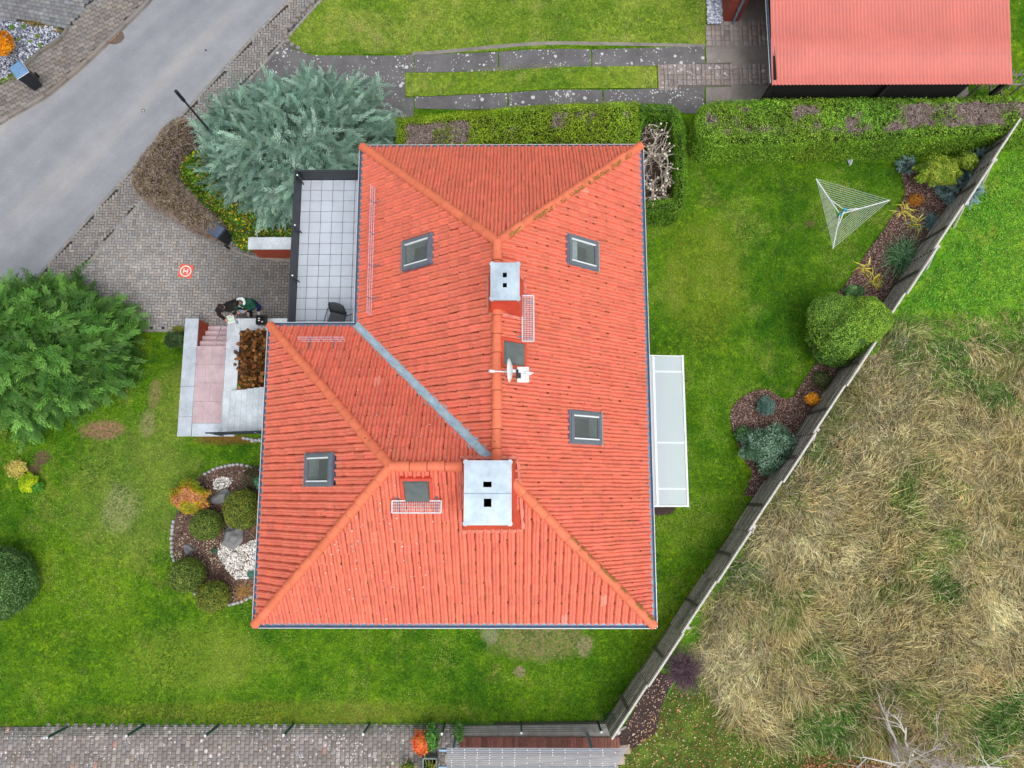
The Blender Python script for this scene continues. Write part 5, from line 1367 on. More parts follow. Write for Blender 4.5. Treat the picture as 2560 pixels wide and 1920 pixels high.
for i in range(3):
    a, b = ends[i], ends[(i + 1) % 3]
    for k in range(10):
        t = .99 - k * .075; mb.tube([hub2.lerp(a, t) + Vector((0, 0, .02)), hub2.lerp(b, t) + Vector((0, 0, .02))], .004, 4)
mb.build('line', M['white'], dr)

lp0 = W(439, 227, 4.3)
lm = thing('street_lamp', (lp0[0], lp0[1], 0), 'slender dark street lamp rising out of the blue-green conifer', 'street lamp')
MB().tube([(lp0[0], lp0[1], 0), (lp0[0], lp0[1], 3.8)], [.05, .03], 10).build('pole', M['anth'], lm)
MB().tube([(lp0[0], lp0[1], 3.7), (lp0[0], lp0[1], 3.78), (lp0[0], lp0[1], 4.28), (lp0[0], lp0[1], 4.3)], [.035, .055, .055, .04], 12).build('lantern', M['plastic_dk'], lm)

def bin_(px, py, rz, lidmat, label, gz=0.0, rim='plastic_dk'):
    """wheeled bin: px, py is the centre of its lid"""
    p = W(px, py, gz + 1.0); t = thing('wheelie_bin', (p[0], p[1], gz), label, 'bin', 'wheeled rubbish bins'); R = Matrix.Rotation(rz, 3, 'Z')
    def T(x, y, z): return tuple(Vector((p[0], p[1], gz)) + R @ Vector((x, y, 0)) + Vector((0, 0, z)))
    mb = MB(); lo = [(-.17, -.2), (.17, -.2), (.17, .22), (-.17, .22)]; hi = [(-.22, -.25), (.22, -.25), (.22, .25), (-.22, .25)]
    mb.add([T(x, y, .05) for x, y in lo] + [T(x, y, .86) for x, y in hi] + [T(x * 1.06, y * 1.06, .87) for x, y in hi] + [T(x * 1.06, y * 1.06, .93) for x, y in hi],
           [(3, 2, 1, 0)] + [(r * 4 + i, r * 4 + (i + 1) % 4, (r + 1) * 4 + (i + 1) % 4, (r + 1) * 4 + i) for r in range(3) for i in range(4)])
    mb.build('body', M['plastic_dk'], t)
    mb = MB(); mb.add([T(-.24, -.28, .935), T(.24, -.28, .935), T(.24, .27, .945), T(-.24, .27, .945), T(-.2, -.24, .985), T(.2, -.24, .985), T(.2, .22, 1.01), T(-.2, .22, 1.01)],
                      [(0, 3, 2, 1), (4, 5, 6, 7), (0, 1, 5, 4), (1, 2, 6, 5), (2, 3, 7, 6), (3, 0, 4, 7)]); ld = mb.build('lid', M[lidmat], t, bevel=.012)
    MB().tube([T(-.2, .3, .93), T(.2, .3, .93)], .016, 6).build('handle', M['plastic_dk'], t)
    if rim != 'plastic_dk': MB().tube([T(-.245, -.285, .94), T(.245, -.285, .94)], .012, 6).tube([T(.245, -.285, .94), T(.245, .27, .95)], .010, 6).build('rim', M[rim], ld)
    for s in (-1, 1): MB().tube([T(s * .2, .24, .1), T(s * .26, .24, .1)], .1, 14).build('wheel', M['black'], t)
bin_(44, 172, math.radians(37), 'bin_lid_blue', 'dark bin with a faded blue lid on the pavement by the gravel bed', .1, 'zinc_lip')
bin_(537, 572, math.radians(-125), 'bin_lid_grey', 'dark bin with a slate grey lid at the brown hedge beside the driveway', .03)

pc_ = Vector(W(464.5, 678, .07)); pdn = thing('landing_pad', tuple(pc_ - Vector((0, 0, .02))), 'square orange landing pad with a white ringed H on the driveway', 'landing pad')
R = Matrix.Rotation(math.radians(-9), 3, 'Z'); s = .235
def pad(x, y, z): return tuple(pc_ + R @ Vector((x, y, z)))
MB().add([pad(-s, -s, 0), pad(s, -s, 0), pad(s, s, 0), pad(-s, s, 0), pad(-s, -s, .012), pad(s, -s, .012), pad(s, s, .012), pad(-s, s, .012)], [(3, 2, 1, 0), (4, 5, 6, 7), (0, 1, 5, 4), (1, 2, 6, 5), (2, 3, 7, 6), (3, 0, 4, 7)]).build('mat', M['pad'], pdn)
mb = MB(); n = 40; vs = []
for k in range(n): a = 2 * math.pi * k / n; vs += [pad(.2 * math.cos(a), .2 * math.sin(a), .016), pad(.165 * math.cos(a), .165 * math.sin(a), .016)]
mb.add(vs, [(2 * k, (2 * k + 2) % (2 * n), (2 * k + 3) % (2 * n), 2 * k + 1) for k in range(n)])
for (x0, x1, y0, y1) in ((-.085, -.05, -.09, .09), (.05, .085, -.09, .09), (-.05, .05, -.018, .018)): mb.add([pad(x0, y0, .016), pad(x1, y0, .016), pad(x1, y1, .016), pad(x0, y1, .016)], [(0, 1, 2, 3)])
mb.build('marking', M['print'], pdn)

chz = TZ; cc_ = W(842, 797, TZ + .45); ch = thing('garden_chair', (cc_[0], cc_[1], TZ), 'grey mesh armchair on the white slab terrace', 'chair')
R = Matrix.Rotation(math.radians(-14), 3, 'Z')
def cT(x, y, z): return tuple(Vector((cc_[0], cc_[1], TZ)) + R @ Vector((x, y, 0)) + Vector((0, 0, z)))
mb = MB(); n = 10; vs = []
for i in range(n + 1):
    x = -.25 + .5 * i / n; b_ = .04 * (1 - (2 * i / n - 1) ** 2)
    vs += [cT(x, .17, .44), cT(x, .23 + b_, .62), cT(x * .95, .29 + b_, .8), cT(x * .8, .34 + b_, .92 + .3 * b_)]
mb.add(vs, [(4 * i + k, 4 * i + 4 + k, 4 * i + 5 + k, 4 * i + 1 + k) for i in range(n) for k in range(3)]); bk = mb.build('backrest', M['mesh_dk'], ch, smooth=True); m_ = bk.modifiers.new('t', 'SOLIDIFY'); m_.thickness = .012
MB().add([cT(-.25, -.26, .43), cT(.25, -.26, .43), cT(.25, .18, .42), cT(-.25, .18, .42), cT(-.25, -.26, .44), cT(.25, -.26, .44), cT(.25, .18, .435), cT(-.25, .18, .435)], [(3, 2, 1, 0), (4, 5, 6, 7), (0, 1, 5, 4), (1, 2, 6, 5), (2, 3, 7, 6), (3, 0, 4, 7)]).build('seat', M['mesh_dk'], ch)
for s_ in (-1, 1):
    MB().tube([cT(s_ * .29, -.24, 0), cT(s_ * .29, -.24, .63), cT(s_ * .29, .2, .66), cT(s_ * .27, .25, .6)], .014, 6).build('armrest', M['anth'], ch)
    MB().tube([cT(s_ * .27, .34, 0), cT(s_ * .26, .16, .44), cT(s_ * .24, .3, .85), cT(s_ * .2, .35, .93)], .014, 6).build('rear_leg', M['anth'], ch)

# manhole covers
for nm, px, py, r, lab, z_ in (('manhole_cover', 358.5, 277, .075, 'small round iron cover with pale centre in the middle of the road', .01), ('valve_cover', 515, 126, .035, 'tiny dark valve cover in the road near the right kerb', .01)):
    p = W(px, py, 0); t = thing(nm, (p[0], p[1], 0), lab, 'cover')
    mb = MB(); mb.tube([(p[0], p[1], 0), (p[0], p[1], .012)], r, 20); mb.build('plate', M['anth'] if r < .05 else M['tar'], t); 
    if r > .05: MB().tube([(p[0], p[1], .0), (p[0], p[1], .016)], r * .75, 20).build('ring', M['tar2'], t); MB().tube([(p[0], p[1], .0), (p[0], p[1], .02)], r * .22, 10).build('centre', M['print'], t)
# puddle of leaves and silt at the kerb
sil = GP([(266, 108), (280, 92), (300, 76), (308, 82), (312, 95), (303, 106), (288, 112), (276, 110)]); struct(drape('kerb_silt', sil, .016, M['wetsilt']))
rg = rngf(60); P = samp(GP([(262, 112), (312, 60), (318, 62), (300, 84), (276, 108)]), 160, 61); n = len(P)
V, Fc, C = leaf_cards(np.column_stack([P, np.full(n, .03)]), np.tile([0, 0, 1.0], (n, 1)), .05, .03, mixcol([lin('c98a50'), lin('8a5a3a'), lin('e0b070')], n, 62), 63, .3)
tag(np_obj('fallen_leaves', V, Fc, M['leaf'], col=C), 'brown fallen leaves drifted against the road kerb', 'leaves', kind='stuff')
# log palisade at the corner of the upper lawn
for k, (px, py) in enumerate([(795, 2), (783, 11), (771, 20), (760, 32), (748, 45), (738, 57), (726, 72), (716, 88), (717, 98), (722, 108), (733, 117), (748, 125)]):
    p = G(px, py); o = MB().tube([(p[0], p[1], p[2] - .1), (p[0], p[1], p[2] + .16), (p[0], p[1], p[2] + .175)], [.085, .085, .07], 10).build('palisade_log', M['kerb'], loc=(p[0], p[1], p[2]))
    tag(o, 'short grey round palisade post edging the upper lawn by the pavement', 'palisade', 'palisade posts edging the upper lawn')
# pots and planter by the brick yard
def pot(px, py, r, h, lab, kind='round', mat='anth'):
    p = G(px, py); t = thing('plant_pot' if kind == 'round' else 'planter_trough', tuple(p), lab, 'planter')
    mb = MB()
    if kind == 'round': mb.tube([(p[0], p[1], p[2] + .03), (p[0], p[1], p[2] + h)], [r * .75, r], 20, cap=False); mb.tube([(p[0], p[1], p[2] + h), (p[0], p[1], p[2] + h - .03)], [r, r * .85], 20, cap=False)
    else:
        for (dx, dy, w, d) in ((0, h, r * 2, .05), (0, -h, r * 2, .05), (r, 0, .05, h * 2), (-r, 0, .05, h * 2)): mb.box((p[0] + dx, p[1] + dy, p[2] + .22), (w, d, .4))
    mb.build('pot' if kind == 'round' else 'tub', M[mat], t, bevel=.01 if kind != 'round' else 0)
    MB().prism([(p[0] + (r - .03) * math.cos(a), p[1] + ((r if kind == 'round' else h) - .03) * math.sin(a)) for a in np.linspace(0, 6.1, 16)], p[2] + .1, p[2] + (h if kind == 'round' else .4) - .05).build('soil', M['soil'], t)
    rg = rngf(int(px)); n = 60; P = np.array([p] * n) + np.column_stack([rg.normal(0, r * .35, (n, 2)), np.full(n, (h if kind == 'round' else .4) - .02)]); D = np.column_stack([rg.normal(0, 1, (n, 2)), 0.6 + rg.random(n)])
    V, Fc, C = twigs(P, D, .35, .03, mixcol([lin('7fa03a'), lin('b8b04a'), lin('4f7028')], n, int(py)), 5, 3); np_obj('plant', V, Fc, M['leaf'], t, C)
pot(1022, 1915, .2, .32, 'round dark pot with green shoots at the bottom edge of the photo', mat='green_metal')
pot(1078, 1912, .2, .32, 'rectangular grey planter tub with pale stems beside the clear roof', 'box', 'zinc_dk')

# ------------------------------------------------ stones round the west bed
base = None; rg = rngf(71); lines = [[(655, 1176), (625, 1166), (600, 1161), (570, 1163), (540, 1172), (508, 1188)], [(436, 1300), (431, 1340), (431, 1385), (438, 1405)], [(484, 1480), (496, 1487)], [(570, 1511), (590, 1508), (612, 1500), (634, 1488), (655, 1478)], [(628, 1104), (655, 1100)], [(605, 1096), (655, 1102), (700, 1110)]]
for ln in lines:
    pts = [np.array(G(*p)) for p in ln]
    for a, b in zip(pts[:-1], pts[1:]):
        L = np.linalg.norm(b - a); k = max(1, round(L / .135)); an = math.atan2(b[1] - a[1], b[0] - a[0])
        for i in range(k):
            c = a + (b - a) * (i + .5) / k + rg.normal(0, .006, 3) * [1, 1, 0]
            if base is None:
                mb = MB(); mb.cur = (1, 1, 1); mb.ell((0, 0, .03), (.066, .058, .06), 8, 6, noise=.12, seed=3); o = mb.build('edging_stone', M['stone'], smooth=True); base = o
                tag(o, 'small pale sett in the stone edging of the west flower bed', 'edging stone', 'pale stones edging the flower bed west of the house')
            else: o = base.copy(); scene.collection.objects.link(o)
            o.location = (float(c[0]), float(c[1]), float(c[2]) + .02); o.rotation_euler = (rg.normal(0, .1), rg.normal(0, .1), an + rg.normal(0, .1)); o.scale = (1 + rg.normal(0, .08),) * 3
# boulders
for px, py, r, sd, lab in ((556, 1243, (.22, .3, .16), 4, 'wedge-shaped grey boulder below the orange azalea'), (587, 1340, (.38, .32, .25), 9, 'large rounded grey boulder at the head of the white pebbles'), (476, 1372, (.17, .21, .14), 14, 'small grey boulder near the left edge of the west bed')):
    p = G(px, py); mb = MB(); mb.ell((p[0], p[1], p[2] + r[2] * .4), r, 14, 10, noise=.42, seed=sd, M=Matrix.Rotation(.5 * sd, 3, 'Z')); o = mb.build('boulder', M['rock'], loc=tuple(p), smooth=False); tag(o, lab, 'rock'); s_ = o.modifiers.new('s', 'SUBSURF'); s_.levels = s_.render_levels = 1
p = G(2128 - 5, 403); o = MB().ell((p[0], p[1], p[2] + .08), (.08, .15, .08), 10, 8, noise=.35, seed=5).build('boulder', M['granite'], loc=tuple(p)); tag(o, 'small white stone at the foot of the long green hedge', 'rock')
# white pebbles and mulch chips: nobody could count them
def chips(name, poly, n, L, pal, lab, seed, z=.05, flat=.5, up=.03, mat='stone_chip', dens=None):
    P = samp(poly, n, seed); 
    V, Fc, C = leaf_cards(np.column_stack([P, g(P[:, 0], P[:, 1]) + z + up * rngf(seed).random(len(P))]), np.tile([0, 0, 1.0], (len(P), 1)), L, L * .72, mixcol(pal, len(P), seed + 1), seed + 2, flat)
    o = np_obj(name, V, Fc, bpy.data.materials[mat] if mat in bpy.data.materials else M[mat], col=C); tag(o, lab, name.replace('_', ' '), kind='stuff')
chips('white_pebbles', GP([(558, 1352), (600, 1365), (660, 1340), (660, 1430), (620, 1446), (590, 1448), (570, 1425), (552, 1400), (545, 1375)]), 1500, .075, [lin('f0eeea'), lin('d8d4ce'), lin('bdb8b2')], 'bright white pebbles spread in the west bed beside the gutter', 80)
chips('pebbles', GP([(535, 1200), (560, 1190), (585, 1200), (575, 1215), (550, 1226), (535, 1222)]), 330, .06, [lin('e6e4e0'), lin('c0bcb8')], 'small patch of pale pebbles under the top of the west bed edging', 84)
chips('scattered_pebbles', GP([(435, 1330), (460, 1335), (500, 1350), (560, 1350), (555, 1420), (480, 1420), (440, 1400)]), 160, .055, [lin('d8c8a8'), lin('c0b098')], 'scattered buff pebbles on the left of the west bed', 88)
MP = [lin('8d7468'), lin('6a4c42'), lin('b9a598'), lin('4c3630'), lin('a08078')]
chips('mulch', wb, 9000, .05, MP, 'reddish bark mulch covering the bed west of the house', 90, .04, .6, mat='leaf')
chips('mulch', eb, 26000, .05, MP, 'reddish bark mulch in the long bed beside the wooden fence', 92, .04, .6, mat='leaf')
chips('fallen_leaves', lit, 9000, .05, [lin('c9a070'), lin('a86a48'), lin('8a4a34'), lin('dcc8a0')], 'brown and cream fallen leaves scattered over the grass at the bottom right', 94, .05, .5, mat='leaf')
lt2 = GP([(2010, 1830), (2560, 1870), (2750, 1960), (2750, 2100), (2000, 2100)]); chips('leaf_litter', lt2, 12000, .055, [lin('a86a4c'), lin('8a5038'), lin('c08a68')], 'thick rust brown leaf litter under the bare birches', 96, .05, .5, mat='leaf')
chips('pale_leaves', dirtp, 260, .05, [lin('d8c4b0'), lin('b08a70')], 'pale leaves lying on the dark soil at the end of the wooden fence', 98, .05, .4, mat='leaf')
# ================================================================== VEGETATION
GRN = [lin('5f8a1e'), lin('7a9c22'), lin('466f16'), lin('8fae30')]
def hull_points(poly, h, n, seed, rnd=.28, z0=0.0, lump=.05):
    """points and normals over the top and the sides of a clipped hedge"""
    per = sum(math.dist(poly[i], poly[(i + 1) % len(poly)]) for i in range(len(poly))); At = area(poly); As = per * h
    nt = int(n * At / (At + As)); ns = n - nt; rg = rngf(seed)
    P = samp(poly, nt, seed); d = polydist(P, poly); k = 1 - np.clip(d / rnd, 0, 1)
    lum = np.array([mnoise.noise(Vector((p[0] * 1.8, p[1] * 1.8, seed))) for p in P]) * lump * 2 + np.array([mnoise.noise(Vector((p[0] * 6, p[1] * 6, seed))) for p in P]) * lump
    Z = h - rnd * .6 * k ** 2.2 + lum + rg.normal(0, .02, nt)
    T = np.column_stack([P, g(P[:, 0], P[:, 1]) + z0 + Z]); cen = np.mean(poly, 0)
    N = np.column_stack([np.zeros((nt, 2)), np.ones(nt)])
    S = []; SN = []; pts = np.array(poly); ar = sum(poly[i][0] * poly[(i + 1) % len(poly)][1] - poly[(i + 1) % len(poly)][0] * poly[i][1] for i in range(len(poly))); sg = 1 if ar > 0 else -1
    for i in range(len(poly)):
        a, b = pts[i], pts[(i + 1) % len(pts)]; L = np.linalg.norm(b - a); m = max(1, int(ns * L / per)); nn = np.array([(b - a)[1], -(b - a)[0]]) / max(L, 1e-6) * sg
        t = rg.random((m, 1)); zz = rg.random(m) * (h - .1); q = a + (b - a) * t + nn * (rg.normal(0, .03, (m, 1)) + .02 * np.sin(zz * 5)[:, None]); S.append(np.column_stack([q, g(q[:, 0], q[:, 1]) + z0 + zz])); SN.append(np.tile([*nn, .25], (m, 1)))
    return T, N, d, np.concatenate(S), np.concatenate(SN)
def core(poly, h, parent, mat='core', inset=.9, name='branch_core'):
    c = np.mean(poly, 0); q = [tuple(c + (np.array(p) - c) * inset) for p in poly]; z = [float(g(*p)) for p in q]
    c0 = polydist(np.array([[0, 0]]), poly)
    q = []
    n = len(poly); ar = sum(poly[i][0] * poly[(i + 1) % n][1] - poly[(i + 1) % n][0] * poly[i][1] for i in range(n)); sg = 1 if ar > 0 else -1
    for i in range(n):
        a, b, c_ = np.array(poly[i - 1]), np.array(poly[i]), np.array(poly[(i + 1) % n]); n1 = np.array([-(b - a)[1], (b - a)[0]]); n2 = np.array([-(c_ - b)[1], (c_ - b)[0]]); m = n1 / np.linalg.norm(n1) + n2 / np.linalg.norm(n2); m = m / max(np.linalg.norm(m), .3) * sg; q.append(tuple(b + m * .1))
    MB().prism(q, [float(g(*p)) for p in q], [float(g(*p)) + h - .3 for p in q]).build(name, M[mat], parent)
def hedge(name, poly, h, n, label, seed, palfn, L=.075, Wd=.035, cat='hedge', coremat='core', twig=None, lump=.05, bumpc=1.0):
    c = np.mean(poly, 0); t = thing(name, (c[0], c[1], float(g(*c))), label, cat); core(poly, h, t, coremat)
    T, N, d, S, SN = hull_points(poly, h, n, seed, lump=lump)
    P = np.concatenate([T, S]); NN = np.concatenate([N, SN]); dd = np.concatenate([d, -np.ones(len(S))])
    col, dead = palfn(P, dd, seed)
    parts = [leaf_cards(P[~dead], NN[~dead], L, Wd, col[~dead], seed + 1, .9)]
    V, Fc, C = join(parts); np_obj('foliage', V, Fc, M['leaf'], t, C)
    if dead.any():
        Pd = P[dead]; rg = rngf(seed + 3); D = np.column_stack([rg.normal(0, 1, (len(Pd), 2)), rg.normal(0, .35, len(Pd))])
        V, Fc, C = twigs(Pd - [0, 0, .04], D, .13, .011, mixcol([lin('9a8a84'), lin('7c6a62'), lin('b4a49c'), lin('5c4a42')], len(Pd), seed + 4), seed + 5, 2); np_obj('bare_twigs', V, Fc, M['straw'], t, C)
    return t
def nz(P, s, o=0): return np.array([mnoise.noise(Vector((p[0] * s, p[1] * s, o))) for p in P])
def pal_thuja(deadfn, base=GRN, edge=None):
    def f(P, d, seed):
        c = mixcol(base, len(P), seed, .16); k = nz(P, 1.3, seed)[:, None]; c = c * (1 + .35 * k)
        k2 = nz(P, .45, seed + 5)[:, None]; c = c * (1 + np.array([.25, .05, -.2]) * k2)
        m = deadfn(P, d) if deadfn else np.zeros(len(P), bool)
        return np.clip(c, .004, 1), m
    return f
# clipped yellow-green hedge north of the house
HZ = LZ * .5 + 1.5
def HP(pts, z): return [q2(x, y, z) for x, y in pts]
h1 = HP([(985, 272), (1595, 266), (1640, 262), (1690, 268), (1690, 274), (1598, 300), (1596, 372), (985, 376)], 1.95)
h1 = HP([(985, 272), (1400, 272), (1592, 266), (1592, 376), (985, 376)], 1.95)
def dead1(P, d):
    Y0, Y1 = h1[0][1], h1[-1][1]; xx = P[:, 0]; k = nz(P, 1.1, 3) + .6 * nz(P, 3.5, 4) + rngf(1).normal(0, .22, len(P))
    left = np.clip((-1.2 - xx) / 1.2, 0, 1); return (d > .32) & (P[:, 1] < Y0 - .35) & ((left > .3) & (k > -.35) | (k > .55))
hedge('clipped_hedge', h1, 1.45, 80000, 'low yellow-green hedge with a dead brown stretch just above the house roof', 101, pal_thuja(dead1, [lin('7f9c1e'), lin('94ae26'), lin('5f8018'), lin('a8bc38')]), .055, .026)
h1b = HP([(1592, 266), (1640, 264), (1680, 268), (1700, 286), (1710, 340), (1714, 420), (1712, 516), (1696, 532), (1610, 533), (1608, 506), (1686, 500), (1692, 420), (1686, 330), (1676, 296), (1612, 286), (1600, 330), (1592, 360)], 1.95)
hedge('clipped_hedge', h1b, 1.3, 42000, 'narrow green hedge wrapped round the pit of cut grey branches beside the house', 105, pal_thuja(None, [lin('5f8a24'), lin('7aa030'), lin('446c1a')]), .055, .026)
h2 = HP([(1752, 268), (1785, 254), (1900, 250), (2150, 246), (2330, 248), (2560, 238), (2760, 230), (2760, 318), (2545, 326), (2500, 332), (2330, 342), (2150, 352), (1900, 360), (1785, 360), (1752, 342), (1742, 305)], 2.3)
def dead2(P, d):
    k = nz(P, .9, 8) + .7 * nz(P, 2.8, 9) + rngf(2).normal(0, .2, len(P)); f = (P[:, 1] > q2(1900, 338, 2.3)[1]); r = np.clip((P[:, 0] - q2(2200, 300, 2.3)[0]) / 2.0, 0, 1)
    top = P[:, 1] < q2(1900, 262, 2.3)[1]; return (d > .25) & f & top & ((k > .28) | ((r > .4) & (k > -.3) & (P[:, 1] > q2(2300, 318, 2.3)[1])))
hedge('long_hedge', h2, 1.5, 150000, 'long wide green hedge with grey dead patches running below the carport', 109, pal_thuja(dead2, [lin('6f9a26'), lin('88ac34'), lin('4c7a1c'), lin('9cbc48')]), .055, .028, lump=.09)
# brown beech hedge by the street
h3 = HP([(452, 292), (470, 300), (462, 330), (420, 380), (410, 420), (450, 470), (545, 560), (530, 580), (470, 560), (400, 515), (345, 485), (326, 455), (330, 425), (352, 385), (385, 345), (410, 310), (435, 292)], 1.1)
def pal3(P, d, seed):
    c = mixcol([lin('8a7a58'), lin('6e6246'), lin('a08e6c'), lin('5e5236'), lin('747048')], len(P), seed, .15); return c * (1 + .3 * nz(P, 1.5, 2)[:, None]), (rngf(seed).random(len(P)) < .45)
hedge('leafless_hedge', h3, 1.15, 30000, 'low brown half-bare hedge curving between the street and the blue-green conifer', 113, pal3, .05, .025, coremat='corebrown')

def cover(name, poly, n, pal, label, seed, z=.12, L=.1, sp=.12, cat='ground cover', kind='stuff'):
    P = samp(poly, n, seed); rg = rngf(seed); Z = g(P[:, 0], P[:, 1]) + z + sp * rg.random(n) + .08 * nz(P, 2, seed)
    V, Fc, C = leaf_cards(np.column_stack([P, Z]), np.tile([0, 0, 1.0], (n, 1)), L, L * .7, mixcol(pal, n, seed + 1, .2), seed + 2, .5)
    tag(np_obj(name, V, Fc, M['leaf'], col=C), label, cat, kind=kind)
cover('ivy', GP([(400, 440), (480, 380), (640, 400), (760, 440), (760, 600), (742, 640), (668, 640), (610, 630), (565, 590), (540, 560), (440, 480)]), 12000, [lin('4c7a1c'), lin('5c8a24'), lin('6f9a2a'), lin('3a5c16'), lin('2c4a10'), lin('48701a'), lin('56801e'), lin('3c6018'), lin('c9b828'), lin('8a6a30')], 'green and yellow ground ivy under the blue-green conifer', 121)
P = samp(lp, 10, 1)

def ellipsoid_core(c, r, parent, mat='core', name='branch_core', noise=.1, seed=0):
    MB().ell(c, r, 24, 14, noise=noise, seed=seed).build(name, M[mat], parent, smooth=True)
def ball(name, px, py, zc, r, n, label, pal, seed, L=.045, lump=.1, cat='bush', trunk=True, grp=None):
    """clipped bush: px, py is the centre of its outline at height zc"""
    c = W(px, py, zc); gz = float(g(c[0], c[1])); t = thing(name, (c[0], c[1], gz), label, cat, grp); rg = rngf(seed)
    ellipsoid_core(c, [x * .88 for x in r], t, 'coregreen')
    D = unit(rg.normal(0, 1, (n, 3))); D = D[D[:, 2] > -.75]; m = len(D)
    lum = 1 + lump * (np.array([mnoise.noise(Vector(d * 2.2) + Vector((seed, 0, 0))) for d in D]) + .5 * np.array([mnoise.noise(Vector(d * 7) + Vector((seed, 0, 0))) for d in D])) + rg.normal(0, .012, m)
    P = c + D * np.array(r) * lum[:, None]; N = unit(D / np.array(r))
    col = mixcol(pal, m, seed + 1, .16) * (1 + .3 * np.array([mnoise.noise(Vector(d * 3) + Vector((seed, 5, 0))) for d in D]))[:, None]
    V, Fc, C = leaf_cards(P, N, L, L * .55, np.clip(col, .004, 1), seed + 2, .75); np_obj('foliage', V, Fc, M['leaf'], t, C)
    if trunk: MB().tube([(c[0], c[1], gz - .05), (c[0], c[1], zc)], [.05, .03], 8).build('trunk', M['bark'], t)
    return t
BX = [lin('5c7430'), lin('7a8e40'), lin('46602a'), lin('8e9a48')]; BXY = BX + [lin('a89c30')]
ball('boxwood_ball', 607, 1273, 1.62, (.56, .6, .66), 13000, 'largest clipped boxwood ball, tucked against the house gutter', BXY, 131, grp=None)
ball('boxwood_ball', 517, 1312, 1.45, (.47, .46, .52), 10000, 'clipped dark green boxwood ball right below the orange azalea', BX, 133)
ball('boxwood_ball', 468, 1438, 1.5, (.52, .52, .56), 11000, 'clipped boxwood ball on the bottom left rim of the west bed', BX, 135)
ball('boxwood_ball', 533, 1491, 1.45, (.48, .46, .5), 10000, 'clipped yellow-tinged boxwood ball lowest in the west bed', BXY, 137)
ball('dome_bush', -8, 1458, 1.5, (1.12, 1.1, .95), 26000, 'big dark green dome bush cut by the left edge on the lawn', [lin('5c8048'), lin('769a5c'), lin('4a6c3c')], 139, .05)
# conifer globe leaning over the wooden fence
gl = ball('globe_conifer', 2108, 822, 1.95, (1.05, .98, .95), 34000, 'lumpy round bright green dwarf conifer leaning over the wooden fence', [lin('6b9236'), lin('82a842'), lin('56802c'), lin('98b84c')], 141, .05, .22)
def lobe(t, px, py, zc, r, n, pal, seed, L=.05, lump=.15):
    c = W(px, py, zc); rg = rngf(seed); ellipsoid_core(c, [x * .86 for x in r], t, 'coregreen', name='lobe_core')
    D = unit(rg.normal(0, 1, (n, 3))); D = D[D[:, 2] > -.6]; m = len(D); lum = 1 + lump * np.array([mnoise.noise(Vector(d * 2.5) + Vector((seed, 0, 0))) for d in D]) + rg.normal(0, .012, m)
    V, Fc, C = leaf_cards(c + D * np.array(r) * lum[:, None], unit(D / np.array(r)), L, L * .55, mixcol(pal, m, seed, .16), seed + 1, .75); np_obj('foliage', V, Fc, M['leaf'], t, C)
lobe(gl, 2165, 800, 2.5, (.72, .7, .55), 17000, [lin('8aae3c'), lin('9cbc44'), lin('74983a')], 142)  # upper right lobe lighter, lower left darker: shading put into leaf colours
lobe(gl, 2085, 780, 2.25, (.8, .55, .5), 12000, [lin('7aa03e'), lin('8cb048'), lin('66903a')], 143)
lobe(gl, 2085, 868, 1.6, (.75, .6, .55), 10000, [lin('5c8434'), lin('6c9440'), lin('4a7028')], 144)

# feathery conifers
TB = frond_template(22, .62, .23, .026, .36)
def conifer(name, px, py, zb, R3, nf, S, pal, tips, label, seed, T, squash=None, trunk_r=.16, coremat='core', up=.35, droop=.2, inner=.8, rag=.05):
    c = np.array(W(px, py, zb)); gz = float(g(c[0], c[1])); t = thing(name, (c[0], c[1], gz), label, 'conifer'); rg = rngf(seed)
    MB().tube([(c[0], c[1], gz - .1), (c[0], c[1], gz + R3[2] * .8)], [trunk_r, trunk_r * .4], 10).build('trunk', M['bark'], t)
    cc = (c[0], c[1], gz + .25)
    # dark inner boughs as a lumpy mass
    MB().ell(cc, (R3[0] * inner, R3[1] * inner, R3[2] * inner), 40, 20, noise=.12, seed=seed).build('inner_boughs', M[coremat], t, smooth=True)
    D = unit(rg.normal(0, 1, (nf * 2, 3))); D = D[D[:, 2] > -.08][:nf]; m = len(D)
    ln = np.array([mnoise.noise(Vector(d * 2.3) + Vector((seed, 0, 0))) for d in D]); ln2 = np.array([mnoise.noise(Vector(d * 5.5) + Vector((0, seed, 0))) for d in D])
    lum = .88 + .2 * ln + .12 * ln2 + rg.normal(0, rag, m)
    P = np.array(cc) + D * np.array(R3) * lum[:, None]
    out = unit(D * [1, 1, .35] + np.array([0, 0, up]) + rg.normal(0, .42, (m, 3)))
    U = unit(D + rg.normal(0, .35, (m, 3)) + [0, 0, .6]); Sz = S * (.6 + .8 * rg.random(m))
    P = P - out * Sz[:, None] * .55
    col = mixcol(pal, m, seed + 1, .12) * (1 + .45 * ln2[:, None]); tip = mixcol(tips, m, seed + 2, .22) * (1 + .25 * ln[:, None])
    V, Fc, C = fronds(T, P, out, U, Sz, np.clip(col, .004, 1), np.clip(tip, .004, 1), droop, seed); np_obj('foliage', V, Fc, M['needle'], t, C)
    return t
conifer('blue_conifer', 738, 343, 1.4, (3.5, 2.65, 2.2), 2900, .85, [lin('4c6c58'), lin('5c8068'), lin('3c5848')], [lin('8eb09c'), lin('a2beac'), lin('76988a')], 'wide blue-green feathery conifer between the street and the roof terrace', 151, TB, rag=.09, up=.12, coremat='coreblue')
TG_ = frond_template(20, .7, .3, .036, .42)
conifer('green_conifer', 85, 885, 1.2, (3.2, 2.5, 3.2), 3300, .85, [lin('2c5820'), lin('386a2a'), lin('204818')], [lin('5a8a36'), lin('6c9a44'), lin('426c28')], 'big dark green feathery conifer cut by the left edge below the street', 157, TG_, up=.1, droop=.3, rag=.08, coremat='coredark')

